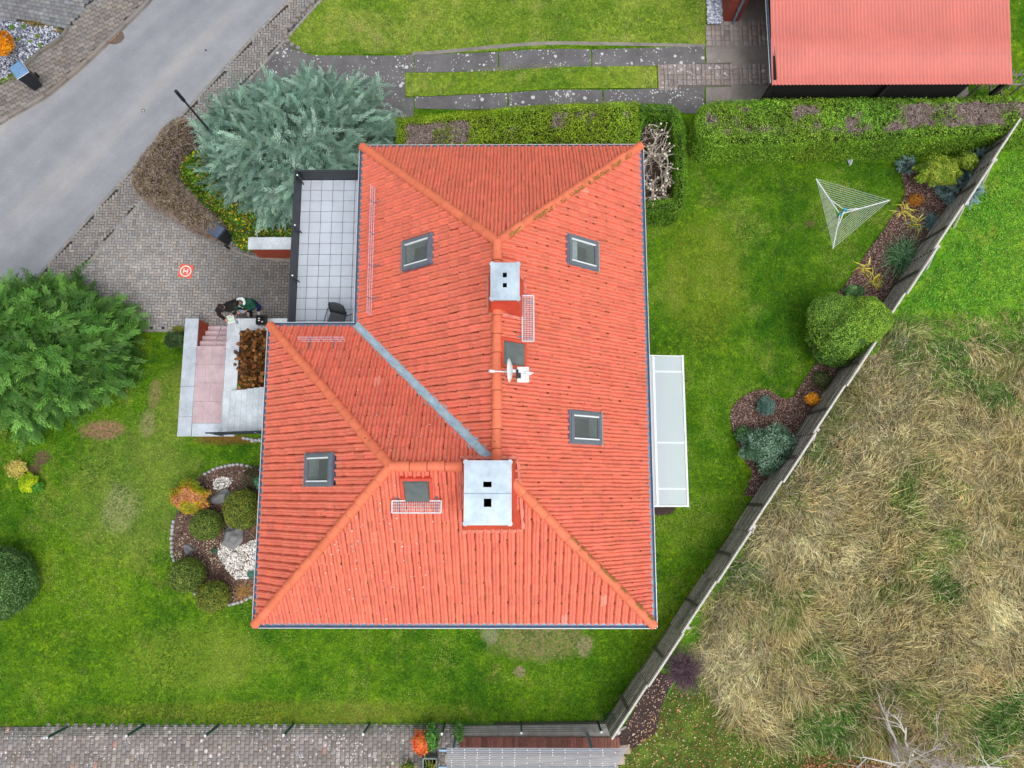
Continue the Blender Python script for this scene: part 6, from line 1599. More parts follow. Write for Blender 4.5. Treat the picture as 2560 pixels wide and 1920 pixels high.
# cut-back shrub: bare limbs rising from a pit in the hedge
cs = thing('cut_back_shrub', tuple(G(1640, 420)), 'bare cut-back shrub with grey branches and pale sawn ends inside the narrow hedge', 'shrub')
struct(drape('branch_pit', HP([(1600, 285), (1668, 290), (1684, 340), (1688, 520), (1606, 526)], 1.2), .3, M['soil'], step=9))
rg = rngf(161); mb = MB(); cutm = MB(); fine = []
def limb(p, d, L, r, depth):
    if p[0] > 5.1 or p[1] < 8.3 * 0: return
    pts = [np.array(p)]; d = np.array(d, float)
    for k in range(4): d = unit(d + rg.normal(0, .16, 3)); pts.append(pts[-1] + d * L / 4)
    mb.tube(pts, [r * (1 - .12 * k) for k in range(5)], 6, cap=True)
    if depth == 0 or rg.random() < .25: cutm.tube([pts[-1] - d * .005, pts[-1] + d * .012], r * .62 + .022, 8)
    if depth > 0:
        for k in range(rg.integers(2, 5)):
            q = pts[rg.integers(2, 5)]; limb(q, unit(d + rg.normal(0, .75, 3) + [0, 0, .1]), L * .6, r * .55, depth - 1)
for (px, py) in ((1632, 318), (1652, 322), (1640, 372), (1636, 385), (1650, 408), (1632, 430), (1660, 440), (1640, 470), (1655, 470), (1618, 400), (1622, 460), (1640, 478), (1625, 345), (1662, 400)):
    b_ = G(px, py); tz = W(px, py, 1.75 + .3 * rg.random()); limb((tz[0] + rg.normal(0, .1), tz[1] + rg.normal(0, .1), .6), unit(np.array([rg.normal(0, .4), rg.normal(.1, .4), 1])), 1.0, .06, 2)
mb.build('limbs', M['deadwood'], cs); cutm.build('sawn_end', M['cutwood'], cs)
P = np.column_stack([samp(HP([(1606, 290), (1668, 292), (1684, 350), (1686, 520), (1608, 524)], 1.6), 500, 163), .9 + .5 * rg.random(500)]); D = rg.normal(0, 1, (500, 3)) * [1, 1, .6]
V, Fc, C = twigs(P, D, .6, .018, mixcol([lin('b0a298'), lin('8a7a70'), lin('6a584e'), lin('c8beb4')], 500, 164), 165, 3); np_obj('twigs', V, Fc, M['straw'], cs, C)

# leafy and tufted plants
def leafy(name, px, py, zc, r, n, label, pal, seed, L=.08, cat='shrub', dens=.8, corem='core', asp=.55, cored=.62, stem=True, grp=None):
    c = W(px, py, zc); gz = float(g(c[0], c[1])); t = thing(name, (c[0], c[1], gz), label, cat, grp); rg = rngf(seed)
    if cored: ellipsoid_core(c, [x * cored * .72 for x in r], t, 'coregreen', noise=.1, seed=seed)
    D = unit(rg.normal(0, 1, (n, 3))); D[:, 2] = np.abs(D[:, 2]) * 1.0 - .25; lum = np.array([mnoise.noise(Vector(d * 2.4) + Vector((seed, 0, 0))) for d in D])
    rad = (1 - dens * .4 * rg.random(n)) * (1 + .35 * lum); P = c + D * np.array(r) * rad[:, None]
    k = np.array([mnoise.noise(Vector(p * 2.2)) for p in P]); idx = np.clip(((k + .5) * len(pal) + rg.normal(0, .7, n)).astype(int), 0, len(pal) - 1)
    col = np.array(pal)[idx] * (1 + rg.normal(0, .15, (n, 1))); V, Fc, C = leaf_cards(P, D + [0, 0, .8], L, L * asp, np.clip(col, .004, 1), seed + 1, .6); np_obj('foliage', V, Fc, M['leaf'], t, C)
    if stem: MB().tube([(c[0], c[1], gz - .05), (c[0], c[1], zc)], [.03, .02], 6).build('stem', M['bark'], t)
    return t
def grassy(name, px, py, n, L, wd, label, pal, seed, r=.1, up=.9, cat='grass clump', seg=4):
    p = G(px, py); t = thing(name, tuple(p), label, cat); rg = rngf(seed)
    P = p + np.column_stack([rg.normal(0, r, (n, 2)), .03 * rg.random(n)]); D = np.column_stack([rg.normal(0, .6, (n, 2)), up * (.4 + rg.random(n))]); D = unit(D)
    Ls = L * (.55 + .6 * rg.random(n)); side = unit(np.cross(D, [0, 0, 1.0])); out = unit(D * [1, 1, 0]); pts = []
    for k in range(seg + 1):
        s = k / seg; q = P + D * (Ls * s)[:, None] + (out * .5 - np.array([0, 0, .75])) * (Ls * s ** 2.3)[:, None] * .6; w = wd * (1 - s ** 1.6) + .002; pts += [q - side * w / 2, q + side * w / 2]
    V = np.stack(pts, 1).reshape(-1, 3); b = (np.arange(n) * (2 * seg + 2))[:, None]; Fc = np.concatenate([b + np.array([[2 * k, 2 * k + 1, 2 * k + 3, 2 * k + 2]]) for k in range(seg)])
    np_obj('blades', V, Fc, M['leaf'], t, np.repeat(mixcol(pal, n, seed + 1, .15), 2 * seg + 2, 0)); return t
leafy('orange_azalea', 474, 1243, 1.5, (.58, .52, .5), 5200, 'rounded azalea in orange, gold and rust autumn leaf beside the boxwood balls', [lin('7c8c24'), lin('949a24'), lin('b8a028'), lin('8a9428'), lin('cc9c2c'), lin('c0885c')], 171, .085)
leafy('yellow_shrub', 5, 110, .6, (.42, .5, .45), 3000, 'golden orange shrub at the left edge of the gravel bed', [lin('d08a10'), lin('e8a814'), lin('b87010')], 173, .06)
leafy('gold_conifer', 2345, 428, 1.75, (.72, .52, .5), 9000, 'yellow-green dwarf conifer in the top corner of the fence bed', [lin('6f8a28'), lin('8ea034'), lin('a2b040'), lin('56741e')], 175, .09, asp=.4)
leafy('gold_conifer', 2418, 403, 1.7, (.35, .3, .35), 2600, 'small yellow-green conifer tuft next to the top of the wooden fence', [lin('7c9430'), lin('94a63c'), lin('5c7a24')], 176, .08, asp=.4)
leafy('blue_shrub', 1925, 1122, 1.5, (.95, .75, .62), 9000, 'wide grey-green shrub pushing through the lower part of the wooden fence', [lin('4f6f54'), lin('6a8a70'), lin('8aa890'), lin('3c5840')], 181, .085, asp=.35)
leafy('lavender', 1915, 1015, 1.15, (.3, .32, .25), 2200, 'small round blue-grey lavender on the mulch', [lin('5c8078'), lin('7a9c92'), lin('4a6a62')], 183, .06, asp=.3)
leafy('orange_shrub', 2031, 997, 1.3, (.24, .2, .25), 900, 'small bright orange bush against the wooden fence', [lin('e8a020'), lin('f0b838'), lin('c87c18')], 185, .06)
leafy('ground_leaves', 2135, 728, 1.1, (.36, .2, .18), 420, 'broad-leaved green plant above the round conifer', [lin('5c8450'), lin('7a9c64'), lin('446a3c')], 187, .13, cored=0)
leafy('heather', 2055, 948, 1.1, (.3, .28, .2), 1200, 'dull dark green low plant on mulch below the round conifer', [lin('4a5c34'), lin('607040'), lin('6a5a40')], 188, .06)
leafy('rust_shrub', 2290, 500, 1.15, (.28, .25, .2), 700, 'rusty orange twiggy plant below the juniper', [lin('a86a20'), lin('c08430'), lin('6a4a20')], 189, .05)
leafy('cotoneaster', 1858, 1085, 1.15, (.25, .25, .22), 500, 'round-leaved green plant at the left tip of the fence bed', [lin('4f7a44'), lin('6c9460'), lin('38602c')], 190, .09)
leafy('yellow_azalea', 70, 1208, 1.15, (.3, .3, .25), 1400, 'bright lime and yellow small bush on the left lawn', [lin('c8d020'), lin('b0c81c'), lin('88b020')], 191, .08)
leafy('pale_azalea', 40, 1172, 1.15, (.34, .3, .22), 900, 'pale straw-yellow small bush on the left lawn', [lin('d0c070'), lin('c0b850'), lin('b0a058')], 193, .06, cored=0)
leafy('green_azalea', 93, 1218, 1.1, (.2, .2, .2), 500, 'small mid green bush beside the lime-yellow one', [lin('4f8a28'), lin('68a038')], 194, .07)
leafy('clipped_shrub', 436, 848, .75, (.32, .3, .3), 2400, 'small dark green shrub between the conifer and the garden stairs', [lin('3c5430'), lin('50683c'), lin('2e4426')], 195, .05)
leafy('moss_cushion', 445, 823, .25, (.22, .12, .12), 900, 'olive moss cushion at the driveway edge by the stair wall', [lin('7c8430'), lin('8f9438')], 196, .04)
leafy('dark_shrub', 640, 1195, 1.35, (.42, .42, .35), 1800, 'thin dark heather shrub at the top of the west bed', [lin('4a4a34'), lin('5c5c40'), lin('383424')], 197, .05, cored=.5)
leafy('teal_juniper', 655, 1205, 1.5, (.25, .25, .2), 900, 'small bluish juniper half under the gutter', [lin('4f8a6c'), lin('6aa084')], 198, .05)
leafy('teal_tuft', 536, 1378, 1.0, (.1, .1, .07), 160, 'tiny blue-green tuft in the middle of the west bed', [lin('4a7060'), lin('5c8474')], 199, .05, cored=0)
leafy('teal_tuft', 628, 1436, 1.05, (.13, .13, .09), 200, 'tiny blue-green tuft below the white pebbles', [lin('4a7868'), lin('5c8c7c')], 200, .05, cored=0)
leafy('pot_shrub', 1053, 1857, 1.35, (.26, .36, .3), 1500, 'orange and red leaved plant beside the neighbouring clear roof', [lin('d86a48'), lin('e89038'), lin('c05844')], 201, .09)
leafy('pot_shrub', 1078, 1845, 1.35, (.22, .4, .3), 1100, 'green leafy plant behind the orange-red one', [lin('4f8434'), lin('6aa048'), lin('3c6828')], 202, .09)
leafy('tall_weeds', 1147, 1830, 1.3, (.16, .3, .3), 500, 'narrow green weeds left of the wooden deck', [lin('4f8434'), lin('7aa050')], 203, .08)
# junipers and needle plants in the fence bed
TJ = frond_template(14, .7, .3, .035, 0)
for i, (px, py, r, nf, sz, lab) in enumerate(((2400, 470, (.75, .62, .4), 420, .34, 'spreading blue juniper along the top of the wooden fence'), (2268, 412, (.28, .25, .25), 90, .3, 'blue spruce tuft left of the yellow-green conifer'), (2440, 400, (.35, .4, .4), 150, .32, 'blue spruce tuft behind the yellow-green conifer'))):
    conifer('blue_juniper', px, py, 1.2, r, nf, sz, [lin('3c5c5c'), lin('527474')], [lin('7c9c9c'), lin('94b0b0')], lab, 210 + i, TJ, trunk_r=.03, up=.2)
grassy('sedge_clump', 2255, 648, 420, .75, .022, 'large blue-green spiky grass clump by the wooden fence', [lin('4f7c50'), lin('6a9868'), lin('3c6440'), lin('86ac80')], 221, .16)
grassy('blue_fescue', 2325, 560, 220, .4, .012, 'small blue-grey grass tuft near the wooden fence', [lin('5c8080'), lin('7a9c9c')], 222, .08)
YL = [lin('d8c848'), lin('c0b83c'), lin('e4d878')]
for i, (px, py, n, L, lab, pl_) in enumerate(((2262, 528, 34, .42, 'topmost yellow strappy perennial in the fence bed', YL), (2290, 562, 60, .42, 'widest yellow strappy perennial, mixed with grey-green leaves', YL + [lin('8aac8c'), lin('6a9074')]), (2160, 672, 30, .3, 'small yellow strappy perennial left of the sedge', YL), (2185, 705, 46, .34, 'lowest yellow strappy perennial above the round conifer', YL + [lin('9aa870')]))):
    grassy('yellow_hosta', px, py, n, L, .045, lab, pl_, 225 + i, .08, .5, 'perennial')
grassy('rust_grass', 612, 1480, 120, .4, .012, 'rusty grass tuft at the bottom of the west bed', [lin('a8824c'), lin('c09a5c')], 231, .05)
grassy('rust_grass', 655, 1318, 120, .35, .012, 'rusty grass tuft under the gutter beside the largest boxwood ball', [lin('a8824c'), lin('8a6a3c')], 232, .06)
for i, (px, py, r) in enumerate(((93, 90, .09), (100, 113, .08), (58, 66, .08), (76, 103, .06), (75, 145, .06), (45, 98, .07), (30, 68, .12))):
    leafy('rock_plant', px, py, .12, (r, r, r), 130, ['round green cushion plant highest of the two at the right of the gravel', 'green cushion plant near the bed kerb tip', 'green cushion plant at the top of the gravel bed', 'faint green tuft in the middle of the gravel bed', 'olive tuft beside the bed kerb above the blue-lidded bin', 'green tuft right of the golden shrub', 'broad green tuft in the upper left of the gravel bed'][i], [lin('5c8a34'), lin('6f9c40'), lin('7c9040')], 240 + i, .04, 'rock plant', stem=False, cored=.5)
cover('grass_fringe', GP([(-40, 215), (0, 205), (45, 185), (62, 176), (50, 200), (0, 218), (-40, 232)]), 900, [lin('6a8428'), lin('86983a'), lin('4f6a1c')], 'strip of grass behind the blue-lidded bin', 251, .1, .05, .06, 'grass')
cover('grass_fringe', GP([(60, 55), (130, 62), (165, 84), (150, 88), (120, 74), (60, 66)]), 500, [lin('6a7434'), lin('86783a'), lin('8f6a40')], 'dry grass fringe along the far edge of the gravel bed', 252, .06, .05, .06, 'grass')
# hydrangea in the planter: round brown seed heads
hy = thing('hydrangea', tuple(G(640, 900)), 'dried brown hydrangea filling the planter beside the garden stairs', 'shrub'); rg = rngf(261)
pl_poly = HP([(603, 829), (668, 827), (664, 975), (600, 975)], 1.35)
P2 = samp(pl_poly, 1400, 262); Pp = np.column_stack([P2, 1.0 + .4 * rg.random(1400)])
V, Fc, C = leaf_cards(Pp, np.tile([0, 0, 1.0], (1400, 1)), .1, .06, mixcol([lin('6a4a2c'), lin('4a3420'), lin('8a6a40')], 1400, 263), 264, .8); np_obj('leaves', V, Fc, M['leaf'], hy, C)
sp = samp(pl_poly, 900, 265); heads = []
for q in sp:
    if all(math.dist(q, h[:2]) > .055 for h in heads): heads.append((q[0], q[1], 1.25 + .4 * rg.random()))
    if len(heads) > 200: break
heads = heads[:200] + [tuple(W(590, 880, 1.3)), tuple(W(590, 898, 1.3)), tuple(W(588, 911, 1.25)), tuple(W(595, 922, 1.3))]
parts = []
for i, h_ in enumerate(heads):
    D = unit(rg.normal(0, 1, (60, 3))); D[:, 2] = np.abs(D[:, 2]); r = .035 + .035 * rg.random(); D *= (.6 + .6 * rg.random((60, 1))); base_c = mixcol([lin('9a6c3c'), lin('7c5028'), lin('b08450'), lin('5c3c20'), lin('8a5424')], 1, 300 + i)
    parts.append(leaf_cards(np.array(h_) + D * r, D, .045, .035, np.clip(base_c * (1 + rg.normal(0, .15, (60, 1))), .004, 1), 400 + i, .4))
V, Fc, C = join(parts); np_obj('flower_heads', V, Fc, M['leaf'], hy, C)
V, Fc, C = twigs(np.array([(h_[0], h_[1], .9) for h_ in heads]), np.tile([0, 0, 1.0], (len(heads), 1)), .5, .012, mixcol([lin('5c4028')], len(heads), 7), 8, 2); np_obj('stems', V, Fc, M['straw'], hy, C)

# ------------------------------------------------ meadow: flattened dead grass in combed tussocks
def flow(P):
    return math.pi * 1.6 * nz(P, .22, 11) + 1.6 * nz(P, .75, 12) - .6
def meadow(name, poly, ntuft, per, L, wd, pal, seed, label, zr=.14, spread=.46, kind='stuff', zb=.04):
    P = samp(poly, ntuft, seed); rg = rngf(seed); a = flow(P) + rg.normal(0, .65, ntuft); k = nz(P, .35, 21) + .6 * nz(P, 1.1, 22)
    pal = np.array(pal); ci = np.clip(((k + .55) * len(pal) * .9 + rg.normal(0, .8, ntuft)).astype(int), 0, len(pal) - 1); hump = .07 * (nz(P, .9, 23) + .5) + .2 * rg.random(ntuft) ** 2
    n = ntuft * per; A = np.repeat(a, per) + rg.normal(0, spread, n); B = np.repeat(P, per, 0) + rg.normal(0, .13, (n, 2)); Ls = L * (.35 + rg.random(n)); H = np.repeat(hump, per) + zr * rg.random(n)
    bend = rg.normal(0, .55, n); pts = []; z0 = g(B[:, 0], B[:, 1]) + zb; x, y = B[:, 0].copy(), B[:, 1].copy(); seg = 3; an = A.copy()
    for s in range(seg + 1):
        t = s / seg; z = z0 + H * (4 * t * (1 - t) * .5 + .6 * t) + .02; w = wd * (1 - .75 * t)
        sx, sy = -np.sin(an) * w / 2, np.cos(an) * w / 2; pts += [np.stack([x - sx, y - sy, z], 1), np.stack([x + sx, y + sy, z + .006], 1)]
        x = x + np.cos(an) * Ls / seg; y = y + np.sin(an) * Ls / seg; an = an + bend / seg
    V = np.stack(pts, 1).reshape(-1, 3); b = (np.arange(n) * (2 * seg + 2))[:, None]; Fc = np.concatenate([b + np.array([[2 * q, 2 * q + 1, 2 * q + 3, 2 * q + 2]]) for q in range(seg)])
    col = pal[np.repeat(ci, per)] * (1 + np.repeat(rg.normal(0, .24, (ntuft, 1)), per, 0) + rg.normal(0, .42, (n, 1))) * (1 + rg.normal(0, .05, (n, 3))); rnd = rg.random(n) < .16; col[rnd] = pal[-1] * (1 + rg.normal(0, .15, (rnd.sum(), 1)))
    tag(np_obj(name, V, Fc, M['straw'], col=np.repeat(np.clip(col, .004, 1), 2 * seg + 2, 0)), label, 'grass', kind=kind)
vis = GP([(2640, 880), (2450, 860), (2330, 850), (2270, 830), (2190, 850), (2130, 960), (2000, 1170), (1900, 1330), (1790, 1520), (1750, 1620), (1800, 1680), (1830, 1790), (1910, 1850), (2080, 1830), (2300, 1860), (2560, 1900), (2640, 1900)])
meadow('dead_grass', vis, 5600, 24, .6, .019, [lin('4a702a'), lin('6c803c'), lin('808048'), lin('9a8c5c'), lin('b8a470'), lin('948a68'), lin('848054'), lin('a89a68'), lin('cec494')], 301, 'tangled straw-coloured long grass covering the field')
fr = GP([(2640, 760), (2450, 800), (2330, 800), (2200, 800), (2120, 900), (1780, 1450), (1690, 1680), (1800, 1760), (1850, 1860), (2080, 1880), (2300, 1900), (2640, 1960)])
meadow('straw_tufts', fr, 4200, 9, .34, .013, [lin('5a8a34'), lin('7a9a40'), lin('9a9a58'), lin('a89c68'), lin('c4b884')], 331, 'thin scattered straw tufts where the long grass fades into green', zr=.08, spread=.8)
bram = GP([(2190, 850), (2250, 840), (2330, 900), (2350, 980), (2230, 1080), (2130, 1190), (2010, 1400), (1930, 1560), (1860, 1700), (1790, 1760), (1740, 1640), (1800, 1480), (1900, 1300), (2010, 1130), (2120, 960)])
cover('brambles', bram, 9000, [lin('56663a'), lin('6c7c48'), lin('465432'), lin('7c7450'), lin('8a925c'), lin('5c5440')], 'low dull brambles growing along the field side of the wooden fence', 303, .1, .055, .2)
Pb = samp(bram, 7000, 304); rg = rngf(305); V, Fc, C = twigs(np.column_stack([Pb, g(Pb[:, 0], Pb[:, 1]) + .1 + .2 * rg.random(7000)]), np.column_stack([rg.normal(0, 1, (7000, 2)), rg.normal(.1, .2, 7000)]), .35, .009, mixcol([lin('8a8068'), lin('b0a690'), lin('6a6048')], 7000, 306), 307, 3)
tag(np_obj('bramble_stems', V, Fc, M['straw'], col=C), 'bare grey bramble stems tangled along the field side of the wooden fence', 'brambles', kind='stuff')
# rough clover and weeds on the green part of the field
fg = GP([(2330, 690), (2420, 520), (2530, 380), (2640, 330), (2640, 860), (2450, 860), (2290, 835), (2215, 830), (2250, 770)])
cover('field_weeds', fg, 14000, [lin('4c8a28'), lin('68a238'), lin('82b44c'), lin('94ac40'), lin('3c7428')], 'short bright green weeds and grass covering the upper field', 309, .03, .05, .06, 'grass')
# short lawn blades: catch the light as speckle
def blades(name, poly, n, L, pal, seed, label):
    P = samp(poly, n, seed); rg = rngf(seed); D = np.column_stack([rg.normal(0, .8, (n, 2)), .35 + .5 * rg.random(n)])
    k = nz(P, .5, 31) + .6 * nz(P, 2.0, 32); pal = np.array(pal); ci = np.clip(((k + .5) * len(pal) + rg.normal(0, .8, n)).astype(int), 0, len(pal) - 1)
    V, Fc, C = twigs(np.column_stack([P, g(P[:, 0], P[:, 1]) + .015]), D, L, .015, pal[ci] * (1 + rg.normal(0, .28, (n, 1))), seed, 1); tag(np_obj(name, V, Fc, M['leaf'], col=np.clip(C, .004, 1)), label, 'grass', kind='stuff')
LG = [lin('346812'), lin('467a16'), lin('5a8a1c'), lin('6e9626'), lin('869c40')]
blades('lawn_blades', GP([(-20, 860), (300, 850), (455, 860), (445, 1090), (650, 1110), (650, 1560), (1650, 1580), (1700, 1560), (1520, 1800), (-20, 1815)]), 90000, .055, LG, 311, 'short mown blades over the lower lawn')
blades('lawn_blades', GP([(1610, 560), (1700, 560), (1716, 420), (1760, 415), (2240, 405), (2250, 500), (2150, 640), (2020, 830), (2020, 930), (1960, 990), (1830, 1010), (1825, 1100), (1880, 1250), (1650, 1560), (1630, 1290), (1720, 1270), (1715, 885), (1620, 885)]), 60000, .055, LG, 313, 'short mown blades over the lawn east of the house')
blades('verge_blades', GP([(800, 0), (720, 90), (722, 108), (760, 128), (1033, 131), (1762, 112), (1762, -20)]), 42000, .055, [lin('4f7a1c'), lin('6a8c28'), lin('8a9c40'), lin('a8a460')], 315, 'short mown blades over the lawn above the wheel tracks')
blades('track_blades', GP([(1014, 184), (1640, 167), (1643, 220), (1016, 241)]), 12000, .055, [lin('4f7a1c'), lin('6a8c28'), lin('8a9c40'), lin('a8a460')], 317, 'short mown blades on the grass strip between the wheel tracks')

# bare trees and purple twig bush
def bare_tree(name, px, py, ztop, H0, label, seed, mat='birch', base=None, nmain=3, spreadk=.5):
    rg = rngf(seed); b_ = np.array(G(px, py)) if base is None else base; t = thing(name, tuple(b_), label, 'tree'); mb = MB(); fine = MB(); tw = []
    def br(p, d, L, r, dep):
        pts = [np.array(p)]
        for k in range(4): d = unit(d + rg.normal(0, .13, 3) + [0, 0, .03]); pts.append(pts[-1] + d * L / 4)
        (mb if dep > 1 else fine).tube(pts, [r * (1 - .13 * k) for k in range(5)], 6 if dep > 1 else 4)
        if dep > 0:
            for k in range(3 if dep > 1 else 4): q = pts[rg.integers(1, 5)]; br(q, unit(d + rg.normal(0, spreadk, 3)), L * .62, r * .5, dep - 1)
        else: tw.append((pts[-1], d))
    for k in range(nmain): br(b_, unit(np.array([rg.normal(0, .22), rg.normal(0, .22), 1])), H0, .07, 3)
    mb.build('trunk', M[mat], t); fine.build('branches', M[mat], t)
    P = np.array([a for a, _ in tw]); D = np.array([d for _, d in tw]); k = 5; P = np.repeat(P, k, 0); D = np.repeat(D, k, 0) + rg.normal(0, .5, (len(P), 3)); V, Fc, C = twigs(P, D, .4, .008, mixcol([lin('9a807c'), lin('7c6460')], len(P), seed), seed, 2); np_obj('twigs', V, Fc, M['straw'], t, C)
bare_tree('bare_birch', 2225, 1860, 4, 1.9, 'leafless pale birch left of two at the bottom right corner', 321)
bare_tree('bare_birch', 2320, 1900, 4, 1.9, 'leafless pale birch with spreading limbs right of two at the bottom edge', 325, spreadk=.65)
pb = thing('twig_bush', tuple(G(1700, 1655)), 'dense purple-brown leafless bush just behind the lower end of the wooden fence', 'bush'); n = 1700; rg = rngf(331); p = np.array(G(1702, 1668))
P = p + np.column_stack([rg.normal(0, .16, (n, 2)), .5 * rg.random(n)]); V, Fc, C = twigs(P, np.column_stack([rg.normal(0, .55, (n, 2)), .8 * np.ones(n)]), .55, .011, mixcol([lin('6a5460'), lin('8a7078'), lin('4c3c44')], n, 332), 333, 3); np_obj('twigs', V, Fc, M['straw'], pb, C)
bt = thing('brush_heap', tuple(G(2410, 1833)), 'small dark heap of twigs at the edge of the straw grass', 'brush heap'); n = 260; rg = rngf(335); p = np.array(G(2410, 1830))
V, Fc, C = twigs(p + np.column_stack([rg.normal(0, .13, (n, 2)), .2 * rg.random(n)]), np.column_stack([rg.normal(1, .6, n), rg.normal(-1, .6, n), rg.normal(0, .2, n)]), .3, .025, mixcol([lin('2c2a30'), lin('46444c')], n, 336), 337, 2); np_obj('twigs', V, Fc, M['straw'], bt, C)
# ================================================================== PEOPLE
def person(label, feet, hip, chest, neck, head, face_dir, sh, el, ha, knees, toes, cols, name='person', hood=None, hairc='hair'):
    """joints in world space; body is one remeshed surface, clothes follow it"""
    V3 = lambda p: Vector(tuple(float(q) for q in p))
    feet = [V3(f) for f in feet]; hip = V3(hip); chest = V3(chest); neck = V3(neck); head = V3(head); f = V3(face_dir).normalized(); sh = [V3(s) for s in sh]; el = [V3(e) for e in el]; ha = [V3(h) for h in ha]; knees = [V3(k) for k in knees]
    c0 = (feet[0] + feet[1]) / 2; t = thing('person', (c0.x, c0.y, 0), label, 'person'); lat = (sh[1] - sh[0]).normalized()
    hipj = [hip - lat * .09, hip + lat * .09]
    b = MB(); side = f.cross(Vector((0, 0, 1))).normalized() if abs(f.z) < .95 else lat; up = side.cross(f).normalized()
    if up.z < 0: up = -up
    R = Matrix((side, f, up)).transposed()
    b.ell(head, (.076, .095, .115), 16, 12, M=R)                     # skull
    b.ell(head + f * .05 - up * .055, (.05, .055, .06), 12, 8, M=R)  # jaw
    b.ell(head + f * .105 - up * .015, (.013, .02, .026), 8, 6, M=R) # nose
    b.ell(head + f * .088 - up * .062, (.026, .012, .008), 8, 6, M=R) # lips
    for s in (-1, 1): b.ell(head + side * s * .078 - up * .01, (.012, .02, .032), 8, 6, M=R)
    b.tube([neck - Vector((0, 0, .03)), head - up * .06 - f * .02], [.062, .055], 12)
    b.tube([hip - Vector((0, 0, .05)), hip, (hip + chest) / 2, chest, neck - Vector((0, 0, .03))], [.1, .135, .125, .15, .07], 14)
    for s, e, h in zip(sh, el, ha):
        b.ell(s, (.062,) * 3, 10, 8); b.tube([chest.lerp(s, .4), s], [.09, .055], 10); b.tube([s, e], [.052, .04], 10); b.tube([e, h], [.04, .026], 10)
    for hj, k, ft in zip(hipj, knees, feet):
        b.tube([hj, k, ft + Vector((0, 0, .09))], [.088, .058, .038], 12); b.ell(ft + V3(toes) * .06 + Vector((0, 0, .035)), (.045, .1, .035), 10, 8, M=Matrix.Rotation(math.atan2(toes[1], toes[0]) - math.pi / 2, 3, 'Z'))
    # hands: palm, four unequal bent fingers, thumb leaving the side
    for i, (e, h) in enumerate(zip(el, ha)):
        d = (h - e).normalized(); inw = (ha[1 - i] - h).normalized(); n = d.cross(inw).normalized()
        w = n.cross(d).normalized(); 
        if w.dot(inw) < 0: w = -w
        pn = n if n.z < 0 else -n; pc = h + d * .045
        Rp = Matrix((w, d, pn)).transposed(); b.ell(pc, (.042, .05, .016), 12, 8, M=Rp)
        for k, (o, L) in enumerate(((-.031, .058), (-.011, .07), (.011, .074), (.031, .066))):
            p0 = h + d * .08 + w * o; p1 = p0 + d * L * .45 + pn * .008; p2 = p1 + d * L * .3 + pn * L * .3; p3 = p2 + d * L * .1 + pn * L * .3; b.tube([p0 - d * .02, p0, p1, p2, p3], [.009, .009, .0085, .008, .0065], 7)
        q0 = h + d * .02 + w * .035; b.tube([q0 - w * .02, q0, q0 + w * .028 + d * .022, q0 + w * .036 + d * .05 + pn * .012], [.012, .012, .0105, .008], 7)
    b.build('body', M['skin'], t, remesh=.0075)
    for s in (-1, 1): MB().ell(head + f * .09 + side * s * .03 + up * .012, (.011, .008, .008), 8, 6, M=R).build('eye', M['white'], t)
    hr = MB(); hr.ell(head - f * .018 + up * .03, (.088, .1, .105), 18, 12, M=R, noise=.1, seed=int(abs(head.x) * 50)); hr.ell(head - f * .06 - up * .01, (.082, .06, .09), 14, 10, M=R, noise=.1, seed=5); hr.build('hair', M[hairc], t, smooth=True)
    j = MB(); j.tube([hip - Vector((0, 0, .1)), hip, (hip + chest) / 2, chest, neck - Vector((0, 0, .02)), neck + Vector((0, 0, .03))], [.165, .17, .165, .185, .11, .085], 16)
    for s, e, h in zip(sh, el, ha):
        d = (h - e).normalized(); j.ell(s, (.092,) * 3, 12, 8); j.tube([chest.lerp(s, .3), s], [.13, .09], 12); j.tube([s, e], [.085, .066], 12); j.ell(e, (.067,) * 3, 10, 8); j.tube([e, h - d * .01], [.066, .048], 12)
    jk = j.build('jacket', M[cols[0]], t, remesh=.014)
    m = jk.modifiers.new('folds', 'DISPLACE'); tx = bpy.data.textures.new('folds', 'CLOUDS'); tx.noise_scale = .09; m.texture = tx; m.strength = .022; m.texture_coords = 'LOCAL'
    j = MB(); j.tube([hip - Vector((0, 0, .08)), hip + Vector((0, 0, .02))], [.15, .15], 14)
    for hj, k, ft in zip(hipj, knees, feet): j.tube([hj + Vector((0, 0, .02)), k, ft + Vector((0, 0, .1))], [.105, .078, .062], 12)
    j.build('trousers', M[cols[1]], t, remesh=.014)
    for k_, ft in enumerate(feet):
        RR = Matrix.Rotation(math.atan2(toes[1], toes[0]) - math.pi / 2, 3, 'Z'); MB().ell(ft + V3(toes) * .06 + Vector((0, 0, .045)), (.052, .145, .045), 12, 8, M=RR).ell(ft + Vector((0, 0, .06)), (.05, .06, .06), 10, 8, M=RR).build('shoe', M[cols[2]], t, remesh=.01)
    if hood: 
        hb = MB(); f = Vector((f.x, f.y, 0)).normalized(); side = f.cross(Vector((0, 0, 1))).normalized(); c = neck - f * .1 + Vector((0, 0, .0)); n = 14
        pts = [c + side * math.cos(a) * .13 - f * (.09 * math.sin(a)) * 1.0 + f * .06 + Vector((0, 0, .02)) for a in np.linspace(-.5, math.pi + .5, n)]
        hb.tube(pts, .042, 10); hb.ell(c - f * .03, (.1, .08, .05), 12, 8, M=R); hb.build('hood', M['fleece'], t, remesh=.012)
        zp = MB(); zp.tube([neck + f * .1 - Vector((0, 0, .02)), chest + f * .17, hip + f * .17 + Vector((0, 0, .1))], [.035, .03, .02], 8); zp.build('fleece_front', M['fleece'], t)
    return t
def pw(px, py, z): return np.array(W(px, py, z))
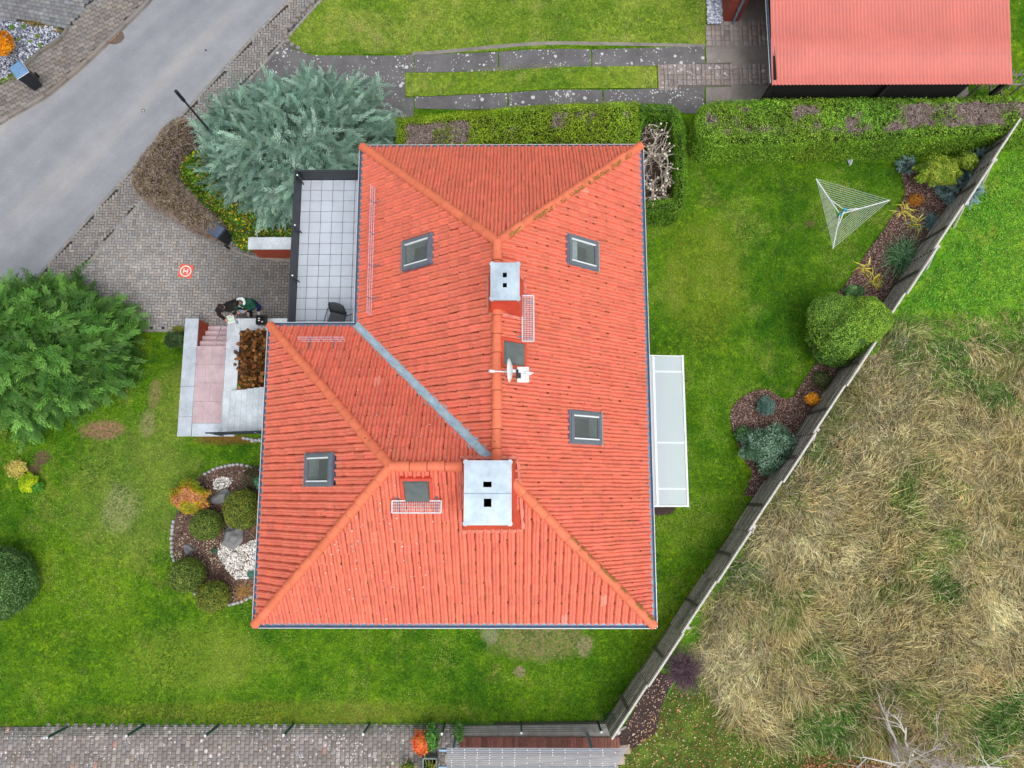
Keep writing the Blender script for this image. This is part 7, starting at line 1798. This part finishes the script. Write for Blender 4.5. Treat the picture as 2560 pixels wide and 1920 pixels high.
# first: dark jacket, leaning over the white folder on the wall
hd = pw(552, 768, 1.66); fol = pw(577, 798, 1.08)
s0 = pw(545, 775, 1.42); s1 = pw(582, 764, 1.42); ck = (s0 + s1) / 2 + [0.0, .04, -.08]
hands = [fol + [-.17, -.02, .03], fol + [.07, .14, .03]]
hipp = ck * [1, 1, 0] + [.13, .22, .93]
person('person in a black jacket leaning over a pale green folder at the stair wall', [(hipp[0] - .08, hipp[1] + .02, .05), (hipp[0] + .2, hipp[1] - .05, .05)], hipp, ck + [0.03, .04, -.1], (s0 + s1) / 2 + [-.02, .0, .05], hd, (.45, -.45, -.75), [s0, s1],
       [s0 + np.array([-.06, -.1, -.27]), s1 + np.array([.09, -.06, -.26])], hands, [(hipp[0] - .07, hipp[1] - .02, .5), (hipp[0] + .14, hipp[1] - .06, .5)], (.2, -1, 0), ('cloth_black', 'cloth_black', 'cloth_black'))
fo = thing('folder', tuple(fol), 'open pale green folder held over the end of the granite wall', 'folder'); R = Matrix.Rotation(math.radians(12), 3, 'Z') @ Matrix.Rotation(math.radians(8), 3, 'X')
MB().box(fol, (.235, .27, .03), M=R).build('tray', M['print'], fo, bevel=.008)
up = R @ Vector((0, 0, .017)); MB().box(Vector(fol) + up + R @ Vector((0, .06, 0)), (.19, .1, .004), M=R).box(Vector(fol) + up + R @ Vector((0, -.06, 0)), (.19, .1, .004), M=R).build('page', M['mint'], fo)
# second: green jacket, white fleece hood, holding a remote control
hd = pw(590, 760, 1.64); s0 = pw(588, 764, 1.4); s1 = pw(626, 752, 1.4); rc = pw(604, 778.5, 1.24); ck = (s0 + s1) / 2 + [0, .03, -.08]; hipp = ck * [1, 1, 0] + [.07, .1, .93]
person('person in a dark green jacket with white fleece hood holding a remote control', [tuple(pw(622, 779, .05)[:2]) + (.05,), tuple(pw(648, 777, .05)[:2]) + (.05,)], hipp, ck + [.02, .02, -.1], (s0 + s1) / 2 + [-.06, .0, .05], hd, (-.35, -.6, -.7), [s0, s1],
       [s0 + np.array([-.05, -.07, -.27]), s1 + np.array([.05, -.1, -.26])], [rc + [-.13, -.0, .0], rc + [.15, .03, .0]], [(hipp[0] - .06, hipp[1] - .04, .5), (hipp[0] + .16, hipp[1] - .04, .5)], (.1, -1, 0), ('cloth_green', 'denim', 'shoe'), hood=True, hairc='hair2')
rm = thing('remote_control', tuple(rc), 'grey remote control with a bright screen in the hands of the green-jacketed person', 'remote control'); R = Matrix.Rotation(math.radians(-4), 3, 'Z') @ Matrix.Rotation(math.radians(15), 3, 'X')
MB().box(rc, (.19, .11, .03), M=R).build('body', M['zinc_dk'], rm, bevel=.01); MB().box(Vector(rc) + R @ Vector((0, 0, .017)), (.13, .075, .004), M=R).build('screen', M['bin_lid_blue'], rm)
for s in (-1, 1): MB().tube([Vector(rc) + R @ Vector((s * .06, -.05, 0)), Vector(rc) + R @ Vector((s * .075, -.13, 0))], .008, 6).build('aerial', M['anth'], rm)
# equipment case at the end of the wall
ec = pw(655, 799, LZ + .15); ec[2] = LZ + .03; cs_ = thing('equipment_case', tuple(ec), 'open black equipment case with white batteries standing on the wall by the roof corner', 'case')
mb = MB(); 
for (x, y, w, d, h) in ((-.02, 0, .3, .025, .2), (-.02, .3, .3, .025, .2), (-.17, .15, .025, .3, .2), (.13, .15, .025, .3, .2)): mb.box((ec[0] + x, ec[1] - .17 + y, ec[2] + h / 2), (w, d, h))
mb.box((ec[0] - .02, ec[1] - .02, ec[2] + .02), (.3, .3, .03)); mb.build('shell', M['plastic_dk'], cs_, bevel=.01)
mb = MB(); rg = rngf(9)
for k in range(9): mb.box((ec[0] - .13 + .1 * (k % 3), ec[1] - .12 + .1 * (k // 3), ec[2] + .1 + .03 * rg.random()), (.08, .08, .14), rz=rg.normal(0, .1))
mb.build('padding', M['black'], cs_)
for (x, y) in ((-.07, .02), (-.07, -.05), (.04, -.09)): MB().box((ec[0] + x, ec[1] + y, ec[2] + .2), (.05, .035, .03)).build('battery', M['print'], cs_, bevel=.006)
MB().add([(ec[0] + .14, ec[1] - .17, ec[2] + .19), (ec[0] + .14, ec[1] + .14, ec[2] + .19), (ec[0] + .22, ec[1] + .14, ec[2] + .4), (ec[0] + .22, ec[1] - .17, ec[2] + .4), (ec[0] + .16, ec[1] - .17, ec[2] + .18), (ec[0] + .16, ec[1] + .14, ec[2] + .18), (ec[0] + .24, ec[1] + .14, ec[2] + .39), (ec[0] + .24, ec[1] - .17, ec[2] + .39)], [(0, 1, 2, 3), (7, 6, 5, 4), (0, 4, 5, 1), (1, 5, 6, 2), (2, 6, 7, 3), (3, 7, 4, 0)]).build('lid', M['plastic_dk'], cs_)
MB().tube([(ec[0] - .12, ec[1] - .21, ec[2] + .1), (ec[0] + .12, ec[1] - .21, ec[2] + .1)], .012, 6).build('handle', M['steel'], cs_)
